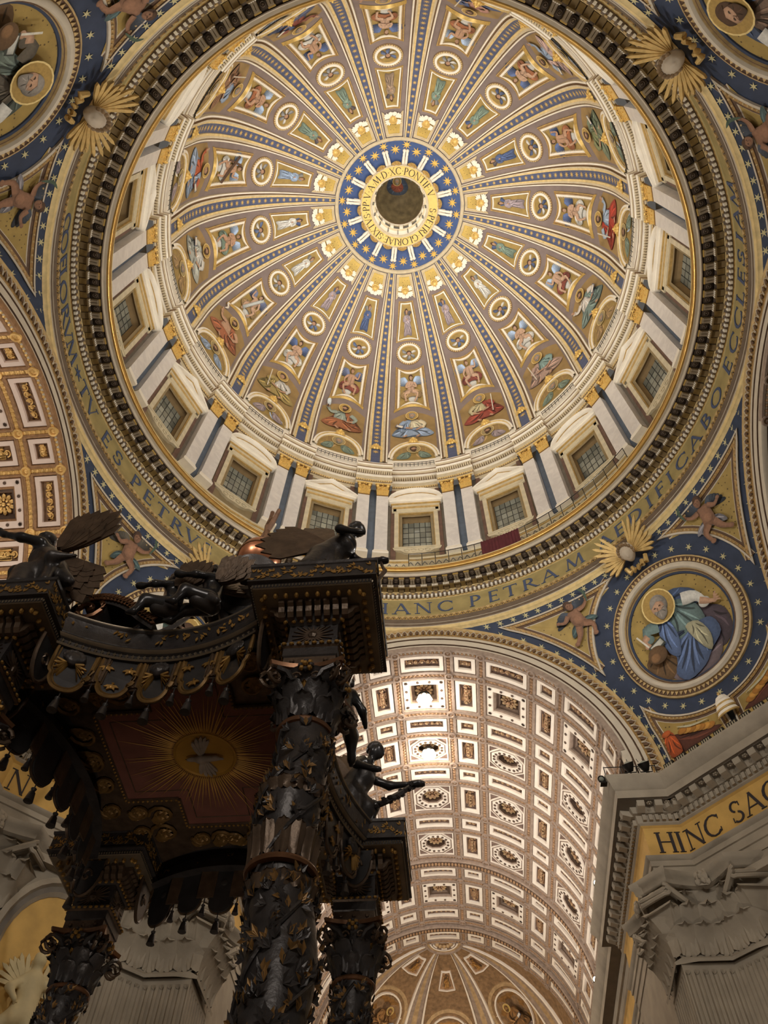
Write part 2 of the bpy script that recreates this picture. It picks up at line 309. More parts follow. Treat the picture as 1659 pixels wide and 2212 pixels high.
# ------------------------------------------------------------------ mosaic pictures (flat, coloured, each a mesh of coloured tesserae fields)
class Pic:
    def __init__(s,F,step=.012,seed=0): s.F=F;s.h=0.;s.step=step;s.mb=MB();s.mb.c=[];s.r=random.Random(seed);s.T=lambda x,y:(x,y)
    def place(s,cx,cy,sx,sy,rot=0,jit=0.):
        c,n=cos(rot),sin(rot)
        def T(x,y):
            x*=sx;y*=sy; return cx+x*c-y*n,cy+x*n+y*c
        s.T=T; s.jit=jit
    def _w(s,pts): return [s.F(*s.T(*p),s.h) for p in pts]
    def blob(s,pts,col,n=3,hi=.22,lo=.32,folds=0,apex=None,raw=False,fc=.5):
        s.h+=s.step
        if getattr(s,'jit',0): pts=[(x+s.r.uniform(-1,1)*s.jit,y+s.r.uniform(-1,1)*s.jit) for x,y in pts]
        p=pts if raw else cr(pts,n)
        cx=sum(q[0] for q in p)/len(p); cy=sum(q[1] for q in p)/len(p)
        mx=max(math.hypot(x-cx,y-cy) for x,y in p)+1e-6
        vs=[];cs=[]; base=lin(col)
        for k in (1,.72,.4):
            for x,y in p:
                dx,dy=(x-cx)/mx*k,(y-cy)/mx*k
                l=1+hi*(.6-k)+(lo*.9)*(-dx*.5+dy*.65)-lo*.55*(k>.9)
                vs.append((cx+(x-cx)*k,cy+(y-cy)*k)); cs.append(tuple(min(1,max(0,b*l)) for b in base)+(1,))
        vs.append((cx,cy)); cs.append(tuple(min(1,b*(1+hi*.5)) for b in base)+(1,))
        m=len(p); f=[]
        for g in range(2):
            for i in range(m): f.append([g*m+i,g*m+(i+1)%m,(g+1)*m+(i+1)%m,(g+1)*m+i])
        f+=[[2*m+i,2*m+(i+1)%m,3*m] for i in range(m)]
        s.mb.add(s._w(vs),f,0,cs)
        if folds:
            ax,ay=apex or (cx,cy)
            far=sorted(range(m),key=lambda i:-math.hypot(p[i][0]-ax,p[i][1]-ay))[:max(3,int(m*.62))]
            far=sorted(far,key=lambda i:math.atan2(p[i][1]-ay,p[i][0]-ax))
            for j in range(folds):
                q=p[far[int((j+.5)*len(far)/folds)]]; a=.18+.15*s.r.random(); b=.8+.14*s.r.random()
                bend=s.r.uniform(-.12,.12)
                k=.48 if j%2 else 1.0
                c2=tuple(min(255,x*(.58 if j%2==0 else 1.28)) for x in col)
                x0,y0=ax+(q[0]-ax)*a,ay+(q[1]-ay)*a; x1,y1=ax+(q[0]-ax)*b,ay+(q[1]-ay)*b
                mxx,mxy=(x0+x1)/2-(y1-y0)*bend,(y0+y1)/2+(x1-x0)*bend
                s.stroke([(x0,y0),(mxx,mxy),(x1,y1)],.05*mx*1.6,c2)
    def stroke(s,pts,w,col,taper=True,n=4):
        s.h+=s.step*.3
        p=cr(pts,n,False) if len(pts)>2 else pts
        L=len(p); a=[];b=[]
        for i,(x,y) in enumerate(p):
            x0,y0=p[max(i-1,0)];x1,y1=p[min(i+1,L-1)]; dx,dy=x1-x0,y1-y0; l=math.hypot(dx,dy)+1e-9
            ww=w*(sin(PI*(i+.35)/(L-.3)) if taper else 1)/2
            a.append((x-dy/l*ww,y+dx/l*ww)); b.append((x+dy/l*ww,y-dx/l*ww))
        c=(*lin(col),1)
        s.mb.add(s._w(a+b),[[i,i+1,L+i+1,L+i] for i in range(L-1)],0,[c]*(2*L))
    def oval(s,cx,cy,rx,ry,col,**k): s.blob([(cx+rx*cos(2*PI*i/12),cy+ry*sin(2*PI*i/12)) for i in range(12)],col,n=2,**k)
    def ring(s,cx,cy,r,w,col):
        s.stroke([(cx+r*cos(2*PI*i/20),cy+r*sin(2*PI*i/20)) for i in range(21)],w,col,False,1)
    def head(s,x,y,r,skin,hair,beard=True,look=0,halo=None,curly=True):
        if halo: s.oval(x,y+.02,r*2.0,r*2.0,halo,hi=.02,lo=.06); s.ring(x,y+.02,r*1.95,r*.16,(232,206,140))
        s.oval(x-look*r*.15,y+r*.25,r*1.05,r*1.15,hair,lo=.5)
        s.oval(x+look*r*.12,y-r*.05,r*.82,r*1.05,skin)
        s.blob([(x-r*.95,y+r*.2),(x-r*.6,y+r*1.05),(x+r*.1,y+r*1.25),(x+r*.8,y+r*.95),(x+r*.95,y+r*.2),(x+r*.55,y+r*.62),(x-r*.4,y+r*.68)],hair)
        dk=tuple(c*.42 for c in skin)
        for e in (-.34,.34): s.stroke([(x+(e+look*.14-.16)*r,y+r*.02),(x+(e+look*.14)*r,y+r*.1),(x+(e+look*.14+.16)*r,y+r*.02)],r*.13,dk)
        s.stroke([(x+look*.2*r,y),(x+(look*.34+.05)*r,y-r*.36)],r*.12,tuple(c*.66 for c in skin))
        s.stroke([(x+(look*.14-.2)*r,y-r*.55),(x+(look*.14+.2)*r,y-r*.55)],r*.1,(120,66,56))
        if beard: s.blob([(x-r*.78,y-r*.3),(x-r*.3,y-r*.42),(x+r*.3,y-r*.42),(x+r*.78,y-r*.3),(x+r*.6,y-r*1.1),(x+look*.2*r,y-r*1.55),(x-r*.6,y-r*1.1)],tuple(c*.95 for c in hair),folds=4,apex=(x,y-r*.3))
    def wing(s,x,y,l,w,ang,col,n=5,side=1):
        for k in range(n):
            a=ang+side*(k-n/2)*.17; ll=l*(1-.09*k)
            c=tuple(min(255,q*(.78+.1*k)) for q in col)
            ex,ey=x+ll*cos(a),y+ll*sin(a); nx,ny=-sin(a)*w*.32,cos(a)*w*.32
            s.blob([(x,y),(x+(ex-x)*.4+nx,y+(ey-y)*.4+ny),(x+(ex-x)*.85+nx*.9,y+(ey-y)*.85+ny*.9),(ex,ey),(x+(ex-x)*.85-nx*.6,y+(ey-y)*.85-ny*.6),(x+(ex-x)*.4-nx*.6,y+(ey-y)*.4-ny*.6)],c,n=2)
    def limb(s,pts,w,col,foot=None):
        p=cr(pts,3,False); L=len(p); a=[];b=[]
        for i,(x,y) in enumerate(p):
            x0,y0=p[max(i-1,0)];x1,y1=p[min(i+1,L-1)];dx,dy=x1-x0,y1-y0;l=math.hypot(dx,dy)+1e-9
            t=i/(L-1); ww=(w[0]+(w[1]-w[0])*t)*(1+.12*sin(t*PI*2))/2
            a.append((x-dy/l*ww,y+dx/l*ww)); b.append((x+dy/l*ww,y-dx/l*ww))
        s.h+=s.step
        base=lin(col); mid=[((x0+x1)/2,(y0+y1)/2) for (x0,y0),(x1,y1) in zip(a,b)]
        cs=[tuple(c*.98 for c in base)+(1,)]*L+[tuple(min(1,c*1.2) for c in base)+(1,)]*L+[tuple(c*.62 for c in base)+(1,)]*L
        f=[[k*L+i,k*L+i+1,(k+1)*L+i+1,(k+1)*L+i] for k in (0,1) for i in range(L-1)]
        s.mb.add(s._w(a+mid+b),f,0,cs)
        ex,ey=p[-1]; s.oval(ex,ey,w[1]*.75,w[1]*.6,foot or col)
    def done(s,name,parent=None,matn='mos',**k): return s.mb.obj(name,[matn],parent,**k)
SK=(186,148,120); SK2=(196,162,136); HB=(84,60,44); HG=(150,142,132); HW=(198,192,180)
def saint(p,robe,cloak,skin=SK,hair=HB,v=0,beard=True,nude=False,attr='book'):
    p.blob([(-1,-.75),(-.5,-.62),(.1,-.7),(.6,-.6),(1,-.75),(1.02,-1),(.4,-1.02),(-.4,-1.0),(-1.02,-1)],(132,116,112),folds=5,apex=(0,-.5))
    p.blob([(-.34,.42),(.3,.46),(.62,.12),(.92,-.35),(1.0,-.72),(.6,-.84),(.1,-.8),(-.5,-.84),(-.95,-.75),(-.86,-.4),(-.55,0)],tuple(c*.82 for c in cloak),folds=7,apex=(0,.35))
    p.blob([(-.32,.5),(0,.56),(.32,.5),(.44,.1),(.36,-.3),(-.36,-.3),(-.44,.1)],skin if nude else robe,folds=0 if nude else 7,apex=(0,.5))
    p.blob([(-.92,-.5),(-.6,-.12),(-.1,-.06),(.4,-.14),(.9,-.45),(1.0,-.72),(.45,-.86),(-.1,-.72),(-.6,-.88),(-.98,-.74)],cloak,folds=11,apex=(-.15 if v else .2,-.1))
    p.blob([(.08,.5),(.36,.46),(.56,.1),(.7,-.3),(.5,-.5),(.26,-.25),(.2,.1)],cloak,folds=6,apex=(.25,.46))
    if v==0:
        p.limb([(-.32,.4),(-.58,.14),(-.46,-.12)],(.24,.17),skin if nude else robe); p.limb([(-.46,-.12),(-.2,-.28)],(.13,.1),skin)
        p.limb([(.36,.36),(.6,.04),(.34,-.12)],(.24,.17),cloak if not nude else skin); p.limb([(.34,-.12),(.08,-.2)],(.13,.1),skin)
    else:
        p.limb([(-.32,.4),(-.62,.3),(-.78,.5)],(.23,.15),skin if nude else robe); p.limb([(-.78,.5),(-.84,.66)],(.12,.1),skin)
        p.limb([(.36,.36),(.64,.1),(.5,-.14)],(.24,.17),robe); p.limb([(.5,-.14),(.24,-.2)],(.13,.1),skin)
    for e in (-.32,.3): p.limb([(e,-.8),(e+.12,-.93)],(.13,.1),skin)
    if attr=='book':
        p.blob([(.42,-.02),(.8,.12),(.86,-.1),(.48,-.24)],(92,100,128),raw=True); p.blob([(.45,-.05),(.78,.08),(.82,-.07),(.5,-.2)],(224,216,200),raw=True)
    elif attr=='knife': p.blob([(-.88,.62),(-.74,.64),(-.72,1.0),(-.82,1.14),(-.92,.98)],(214,224,228),n=2); p.stroke([(-.83,.66),(-.83,.46)],.07,(80,60,50),False)
    elif attr=='staff': p.stroke([(.62,.7),(.52,-.6)],.05,(214,206,190),False)
    elif attr=='horn': p.stroke([(-.84,.7),(-.72,.95),(-.86,1.12),(-.7,1.25)],.12,(226,216,200))
    p.head(0.02,.72,.155,skin,hair,beard,look=-1 if v else 1,halo=(186,152,84))
def angelsit(p,wing,drape,skin=SK2,hair=HB,v=0,obj=None):
    p.blob([(-.9,-.75),(-.3,-.55),(.4,-.62),(.95,-.72),(.9,-1),(.2,-.96),(-.4,-1.02),(-.95,-.98)],(92,100,112),folds=5,apex=(0,-.4))
    p.oval(.15,-.62,.38,.26,(206,204,196))
    p.wing(-.16,.3,1.1,.42,2.5,wing,6,-1); p.wing(.2,.32,1.1,.42,.6,wing,6,1)
    p.blob([(-.5,-.05),(.45,0),(.85,-.3),(.7,-.62),(.1,-.5),(-.55,-.66),(-.85,-.4)],drape,folds=8,apex=(0,0))
    p.blob([(-.26,.46),(.02,.52),(.3,.44),(.3,.1),(.22,-.2),(-.24,-.18),(-.28,.1)],skin)
    p.stroke([(-.02,.4),(0,.1),(.02,-.12)],.06,tuple(c*.75 for c in skin))
    p.limb([(-.1,-.16),(-.5,-.32),(-.42,-.78)],(.27,.13),skin); p.limb([(.12,-.16),(.5,-.34),(.3,-.82)],(.27,.13),skin)
    if v==0: p.limb([(-.26,.38),(-.4,.1),(.02,.18)],(.17,.1),skin); p.limb([(.28,.38),(.44,.12),(.06,.24)],(.17,.1),skin)
    else: p.limb([(-.26,.38),(-.52,.3),(-.6,.62)],(.17,.1),skin); p.limb([(.28,.38),(.52,.1),(.42,-.2)],(.17,.1),skin)
    if obj=='cross':
        p.stroke([(-.95,-.5),(.9,.55)],.17,(88,66,52),False); p.stroke([(.25,.8),(.62,-.1)],.15,(96,72,56),False)
    elif obj=='column': p.blob([(-.5,-.7),(-.3,-.8),(.42,.72),(.22,.82)],(196,200,196),raw=True,hi=.3)
    p.head(.04,.7,.15,skin,hair,False,look=-1 if v else 1)
def angelstand(p,robe,wing,skin=SK,hair=HB,v=0):
    p.wing(-.1,.36,.62,.3,2.2,wing,4,-1); p.wing(.14,.36,.62,.3,.9,wing,4,1)
    p.blob([(-.3,.44),(.3,.44),(.42,.0),(.55,-.5),(.5,-.95),(0,-.88),(-.5,-.98),(-.42,-.4),(-.36,.0)],robe,folds=11,apex=(0,.4))
    p.blob([(-.34,.4),(.1,.3),(.4,-.1),(.3,-.35),(-.1,-.1),(-.4,0)],tuple(min(255,c*1.15) for c in robe),folds=5,apex=(-.3,.35))
    p.limb([(-.3,.36),(-.46,.06),(-.02,.12)],(.2,.12),robe); p.limb([(.3,.36),(.46,.06),(.0,.2)],(.2,.12),robe)
    p.oval(0,.16,.08,.08,skin)
    p.head(0,.68,.165,skin,hair,False,look=-1 if v else 1)
def seraph(p,c):
    for a,l in ((90,.82),(25,.86),(155,.86),(-35,.8),(-145,.8),(-90,.85)): p.wing(.16*cos(R_(a)),.16*sin(R_(a)),l-.1,.42,R_(a),c if a not in (25,-145) else (218,214,206),3,1)
    p.head(0,0,.26,SK,HB,False)
def bust(p,robe,cloak,hair=HG,beard=True):
    p.blob([(-1.5,-.8),(-1.1,-.25),(-.4,.06),(0,.1),(.4,.06),(1.1,-.25),(1.5,-.8)],robe,folds=10,apex=(0,.1))
    p.blob([(-1.3,-.8),(-.95,-.15),(-.4,.06),(-.2,-.3),(-.5,-.8)],cloak,folds=5,apex=(-.5,0))
    p.blob([(1.3,-.8),(1.0,-.2),(.45,.04),(.35,-.4),(.6,-.8)],cloak,folds=5,apex=(.5,0))
    p.head(0,.36,.26,SK,hair,beard,look=1,halo=(170,150,106))
def putto(p,wing,drape,skin=(178,134,108),v=0):
    p.wing(.1,.38,.95,.36,.25,wing,6,1); p.wing(-.1,.42,.8,.36,2.1,wing,6,-1)
    p.blob([(-.5,-.02),(.1,.0),(.5,-.2),(.62,-.55),(.2,-.4),(-.2,-.3),(-.75,-.3)],drape,folds=7,apex=(0,0))
    p.blob([(-.24,.5),(.05,.54),(.28,.46),(.3,.12),(.24,-.22),(-.05,-.32),(-.3,-.2),(-.26,.1)],skin)
    p.oval(.02,.02,.2,.2,tuple(min(255,c*1.08) for c in skin))
    p.limb([(-.12,-.2),(-.42,-.45),(-.3,-.86)],(.3,.16),skin); p.limb([(.14,-.24),(.32,-.6),(.62,-.86)],(.3,.16),skin)
    p.limb([(-.24,.4),(-.55,.42),(-.8,.6)],(.2,.12),skin); p.limb([(.26,.38),(.52,.2),(.78,.3)],(.2,.12),skin)
    p.head(-.02,.72,.19,skin,HB,False,look=-1)
    p.stroke([(-.8,.45),(-.9,.9),(-.75,1.15)],.12,(74,92,76))
# ------------------------------------------------------------------ dome
E_,ZS,RHO=2.2073,83.3345,24.8588
def DR(t): return RHO*(cos(t) if t>0 else 1)-E_
def D(az,t,off=0):
    a=R_(az)
    if t>0: R=-E_+(RHO-off)*cos(t); z=ZS+(RHO-off)*sin(t)
    else: R=RHO-E_-off; z=ZS+RHO*t
    return (R*sin(a),R*cos(a),z)
def DL(lx,ly,off=0):          # metres across and up the bay on the axis
    t=ly/RHO; return D(math.degrees(lx/DR(t)),t,off)
RIB=[11.25+22.5*k for k in range(16)]
dome=MB()
ts=frange(-.275,1.15,40)
dome.grid([[D(a,t,0) for a in frange(-180,180,97)] for t in ts],0)
dome=dome.obj('ceiling',['mauve'],None,60,kind='structure',label='great gilded dome ceiling with sixteen starred blue ribs, seen overhead',cat='ceiling')
# rib: across-section in degrees
sec=[(-3.6,.0,0),(-3.5,.22,1),(-3.05,.26,1),(-3.0,.12,2),(-2.6,.12,2),(-2.55,.34,1),(-2.1,.36,1),(-2.05,.22,3),(-1.38,.24,3),(-1.34,.12,4),(1.34,.12,3),(1.38,.24,3),(2.05,.22,1),(2.1,.36,1),(2.55,.34,2),(2.6,.12,2),(3.0,.12,1),(3.05,.26,1),(3.5,.22,0),(3.6,.0,0)]
rb=MB(); tr=frange(-.235,1.128,34)
cols=[[D(a,t,o) for t in tr] for a,o,_ in sec]
rb.grid(cols,mis=[(1,0,1,2,2,1,0,3,3,4,3,3,0,1,2,2,1,0,1)[i] for i in range(len(sec)-1)])
rib_me=rb.mesh('rib',['white','cream','brown','tan','blue'],40)
sb=MB()
for k in range(33):
    t=-.13+k*.0385
    if t>1.11: break
    sz=.25+.2*(1-t/1.2)
    p=[(x*sz,y*sz) for x,y in star(8,1,.34,PI/8*(k%2))]
    c=D(0,t,.155); vs=[D(math.degrees(x/DR(t)),t+y/RHO,.15) for x,y in p]
    sb.add([c]+vs,[[0,1+i,1+(i+1)%len(vs)] for i in range(len(vs))])
star_me=sb.mesh('star_row',[mat('rib_star_gold',(214,182,112),.5,.15,var=.08)])
for a in RIB:
    o=link('rib',rib_me,dome,rot=a); link('star_row',star_me,o,kind='stuff')
# gilt knobs (flower heads) at rib feet and on lunettes
def flower(mb,T,r):
    for k in range(6):
        a=PI/3*k; mb.ball((0,0,0),(.42*r,.42*r,.3*r),8,T=lambda x,y,z,a=a:T(x+.52*r*cos(a),y+.52*r*sin(a),z+.15*r))
    for k in range(5):
        a=2*PI/5*k+.4; mb.ball((0,0,0),(.3*r,.3*r,.3*r),6,T=lambda x,y,z,a=a:T(x+.3*r*cos(a),y+.3*r*sin(a),z+.4*r))
    mb.ball((0,0,0),(.25*r,.25*r,.3*r),8,T=lambda x,y,z:T(x,y,z+.62*r))
    for sx in (-1,1): mb.tube([T(sx*.5*r,-.5*r,.2*r),T(sx*1.0*r,-.95*r,.2*r),T(sx*.75*r,-1.25*r,.25*r)],[.16*r,.14*r,.05*r],6)
fm=MB(); flower(fm,lambda x,y,z:DL(x,y-.085*RHO,z+.15),.62); fl_me=fm.mesh('gilt_flower',['goldb'],50)
fm=MB(); flower(fm,lambda x,y,z:DL(x,y-.02*RHO,z+.3),.6); fl2_me=fm.mesh('gilt_flower',['goldb'],50)
def quad_outline(d,hw_b,hw_t,tb,tbm,tt,ttm,n=9):
    """panel outline inset by d metres: bottom edge then up the right, top edge, left"""
    yb,ybm,yt,ytm=tb*RHO,tbm*RHO,tt*RHO,ttm*RHO; o=[]
    wb=hw_b*DR(tb)-d; wt=hw_t*DR(tt)-d
    for i in range(n):
        s=-1+2*i/(n-1); o.append((s*wb,yb+(ybm-yb)*(1-s*s)+d))
    for i in range(1,n-1):
        k=i/(n-1); y=yb+d+(yt-d-yb-d)*k; o.append((wb+(wt-wb)*k,y))
    for i in range(n):
        s=1-2*i/(n-1); o.append((s*wt,yt+(ytm-yt)*(1-s*s)-d))
    for i in range(1,n-1):
        k=1-i/(n-1); y=yb+d+(yt-d-yb-d)*k; o.append((-wb-(wt-wb)*k,y))
    return o
def framed(args,prof,mats,fn=DL):
    mb=MB(); rows=[]
    for d,h,_ in prof: rows.append([fn(x,y,h) for x,y in quad_outline(d,*args)])
    mb.grid(rows,mis=[p[2] for p in prof[:-1]],closed=True)
    return mb
def fill(out,h,fn=DL,k=5):
    mb=MB(); cx=sum(p[0] for p in out)/len(out); cy=sum(p[1] for p in out)/len(out)
    rows=[[fn(cx+(x-cx)*f,cy+(y-cy)*f,h) for x,y in out] for f in frange(1,.02,k)]
    mb.grid(rows,0,closed=True); return mb
rad=PI/180
BIG=(5.8*rad,5.7*rad,.276,.322,.588,.566); SML=(5.8*rad,4.6*rad,.742,.756,.98,.978)
bf=framed(BIG,[(-.02,.0,0),(.0,.18,0),(.09,.2,0),(.11,.1,1),(.2,.12,2),(.24,.08,1),(.29,.1,3),(.31,.16,3),(.53,.16,3),(.56,.05,1),(.62,.05,1)],0)
# gold arch under the big panel
W=BIG[0]*DR(.27)+.12
arc=[(s*W,RHO*(.268+.05*(1-s*s))) for s in frange(-1,1,17)]
for j in range(3):
    o=[DL(x,y+(-.16,-.0,.2)[j],(.05,.34,.05)[j]) for x,y in arc]
    if j: bf.grid([pr,o],2)
    pr=o
big_me=bf.mesh('framed_panel',['gold','brown','goldb','white'],40)
# bead course inside the big frame
bd=MB(); ol=quad_outline(.6,*BIG,n=24)
for i,(x,y) in enumerate(ol):
    bd.box(-.06,.06,-.045,.045,0,.07,T=lambda a,b,c:DL(x+a,y+b,.07+c))
bead_me=bd.mesh('bead_course',['cream'])
sm_me=framed(SML,[(-.02,0,0),(.0,.15,0),(.07,.17,0),(.1,.08,1),(.15,.1,0),(.18,.06,1),(.21,.12,2),(.36,.14,2),(.38,.04,1),(.4,.04,1)],0).mesh('framed_panel',['gold','brown','white'],40)
bg_big=fill(quad_outline(.6,*BIG),.03).mesh('mosaic_ground',['goldmos']); bg_sm=fill(quad_outline(.38,*SML),.03).mesh('mosaic_ground',['goldmos'])
# medallion
mc=.673*RHO; md=MB()
def ringpts(r,h,n=32,cy=mc): return [DL(r*sin(2*PI*i/n),cy+r*cos(2*PI*i/n),h) for i in range(n)]
md.grid([ringpts(1.74,0),ringpts(1.7,.1),ringpts(1.52,.12),ringpts(1.49,.24),ringpts(1.24,.26),ringpts(1.22,.12),ringpts(1.22,.16),ringpts(1.14,.05)],mis=[0,0,1,1,1,0,2],closed=True)
med_me=md.mesh('medallion',['brown','white','gold'],40)
md=MB()
for i in range(36):
    a=2*PI*i/36; md.box(-.07,.07,-.07,.07,0,.1,T=lambda x,y,z:DL(1.61*sin(a)+x*cos(a)+y*sin(a),mc+1.61*cos(a)-x*sin(a)+y*cos(a),.1+z))
medb_me=md.mesh('bead_course',['tan'])
bg_med=fill([(1.16*sin(2*PI*i/28),mc+1.16*cos(2*PI*i/28)) for i in range(28)],.04).mesh('mosaic_ground',['goldmos'])
# panel round the golden cherub next to the oculus
CH=(6.3*rad,5.9*rad,.992,.992,1.122,1.122)
ch=MB(); ch.grid([[DL(x,y,h) for x,y in quad_outline(d_,*CH)[8:]+quad_outline(d_,*CH)[:1]] for d_,h in ((-.1,0),(-.08,.14),(.02,.15),(.04,.05),(.1,.07),(.12,.12),(.2,.12),(.22,.03))],mis=[0,0,0,1,0,0,0]); ch_me=ch.mesh('framed_panel',['cream','tan'],40)
ch_bg=fill([(x,y+(0 if y>1.04*RHO else .3)) for x,y in quad_outline(.2,*CH)],.03).mesh('mosaic_ground',['goldtile'])
def headmesh(r=.5,crown=False):
    """little face with nose, brows, cheeks and curls; looks along +z"""
    return body([((0,0,0),(0,.05*r,.1*r),r*.62,r*.6),((0,-.35*r,.25*r),(0,-.3*r,.3*r),r*.34,r*.34),((-.3*r,-.15*r,.38*r),(-.3*r,-.12*r,.4*r),r*.2,r*.2),((.3*r,-.15*r,.38*r),(.3*r,-.12*r,.4*r),r*.2,r*.2),
      ((0,.1*r,.6*r),(0,-.12*r,.68*r),r*.06,r*.11),((-.35*r,.2*r,.5*r),(.35*r,.2*r,.5*r),r*.09,r*.09),((-.14*r,-.36*r,.55*r),(.14*r,-.36*r,.55*r),r*.07,r*.07)]
      +[((.62*r*cos(a),.25*r+.5*r*sin(a),.1*r),(.66*r*cos(a),.25*r+.55*r*sin(a),.22*r),r*.2,r*.17) for a in frange(-.5,PI+.5,9)],k=.05*r,cell=.085*r,pad=.1*r)
hv,hf=headmesh(.62)
def facebits(mb,T,r,mi):
    for x in (-.24,.24): mb.ball((0,0,0),(.13*r,.075*r,.06*r),7,mi,T=lambda a,b,c:T(x*r+a,.06*r+b,.56*r+c))
    mb.ball((0,0,0),(.17*r,.04*r,.05*r),6,mi,T=lambda a,b,c:T(a,-.36*r+b,.6*r+c))
cm=MB(); cy0=1.03*RHO
cm.add([DL(x,cy0+y,z*.9+.3) for x,y,z in hv],hf,0); facebits(cm,lambda x,y,z:DL(x,cy0+y,z*.9+.3),.62,1); cher_me=cm.mesh('cherub_head',['goldb',mat('dark_gilding',(128,84,34),.5,.4)],60)
cw=MB()
def featherwing(cw,T,l,w,n=5,mi=0):
    """a wing of separate overlapping feathers; T maps local (along, across, up)"""
    for k in range(n):
        a=-.45+.9*k/(n-1); ll=l*(.72+.28*sin(PI*(k+1)/(n+1))); ww=w/n*1.15
        pts=[(0,-ww*.3),(ll*.5,-ww*.55),(ll*.88,-ww*.5),(ll,0),(ll*.88,ww*.5),(ll*.5,ww*.55),(0,ww*.3)]
        cw.prism([(x*cos(a)-y*sin(a),x*sin(a)+y*cos(a)) for x,y in pts],.02*k,.06+.02*k,mi,T=T)
for ang in (38,142,-22,202,-66,-114):
    a=R_(ang); l=1.05 if abs(ang)<60 or ang>140 else .8
    featherwing(cw,lambda x,y,z:DL((.28+x)*cos(a)-y*sin(a),cy0-.05+(.28+x)*sin(a)+y*cos(a),z+.14),l-.15,.62,4)
cherw_me=cw.mesh('wing',['white'])
# lunette at the foot of each bay
lb,lh,lw=-.205*RHO,.0,3.05
def lun(w,h,o): return [DL(w*cos(a),-.2*RHO+h*sin(a),o) for a in frange(PI,0,25)]
lm_=MB(); lm_.grid([lun(3.05,4.45,.0),lun(3.03,4.43,.34),lun(2.8,4.2,.4),lun(2.76,4.16,.22),lun(2.62,4.02,.26),lun(2.5,3.9,.2),lun(2.46,3.86,.05)],mis=[0,0,1,0,0,1])
lun_me=lm_.mesh('lunette_arch',['white','tan'],40)
lbg=MB(); lbg.grid([[DL(w*x,-.2*RHO+h*sin(math.acos(max(-1,min(1,x)))),.03) for x in frange(-1,1,17)] for w,h in ((2.48,3.88),(2.48,0.))]); lbg_me=lbg.mesh('mosaic_ground',['goldmos'])
# ground of the saint's picture: arched field
sg=MB(); rows=[]
for f in frange(0,1,8): rows.append([DL(s*7.1*rad*22.3,RHO*(-.12+f*(.385-.055*s*s*1.2)),.03) for s in frange(-1,1,13)])
sg.grid(rows); sg_me=sg.mesh('mosaic_ground',[mat('faded_gold_mosaic',(160,132,86),.6,.15,var=.22,scale=.5)])
OR,RD,BL,LB,GR,WH,RS,GY,TN,CRM,MV=(160,102,70),(132,72,62),(80,96,134),(146,164,188),(120,138,124),(206,204,196),(176,132,120),(140,138,134),(164,136,96),(214,202,172),(160,146,150)
SA={0:(CRM,LB,SK,HG,0,True,False,'book'),-1:((150,160,148),OR,SK,HB,1,True,False,'knife'),1:((190,178,140),(150,72,60),SK,HG,0,True,False,'staff'),2:((132,158,152),(178,150,136),SK,HG,0,True,False,'staff'),3:((214,206,196),(120,140,134),SK,HB,1,True,False,'book'),
4:((160,176,196),(166,60,46),SK,HB,1,True,False,'staff'),5:((128,134,96),(120,132,108),SK,HB,0,True,False,'book'),6:(LB,(196,170,166),SK,HB,1,True,False,'book'),7:(RS,BL,SK,HB,0,True,False,'staff'),8:(MV,GR,SK,HG,1,True,False,'book'),
-2:((200,196,188),(168,148,92),SK,HB,0,False,False,'staff'),-3:(SK,(168,104,74),SK,HB,1,True,True,'horn'),-4:(WH,(176,180,172),SK,HB,0,True,False,'book'),-5:((176,92,62),LB,SK,HB,1,False,False,'book'),-6:(LB,(150,112,84),SK,HG,0,True,False,'staff'),-7:(RD,BL,SK,HG,1,True,False,'book')}
AO={-3:'column',-5:'cross'}
rn=random.Random(4)
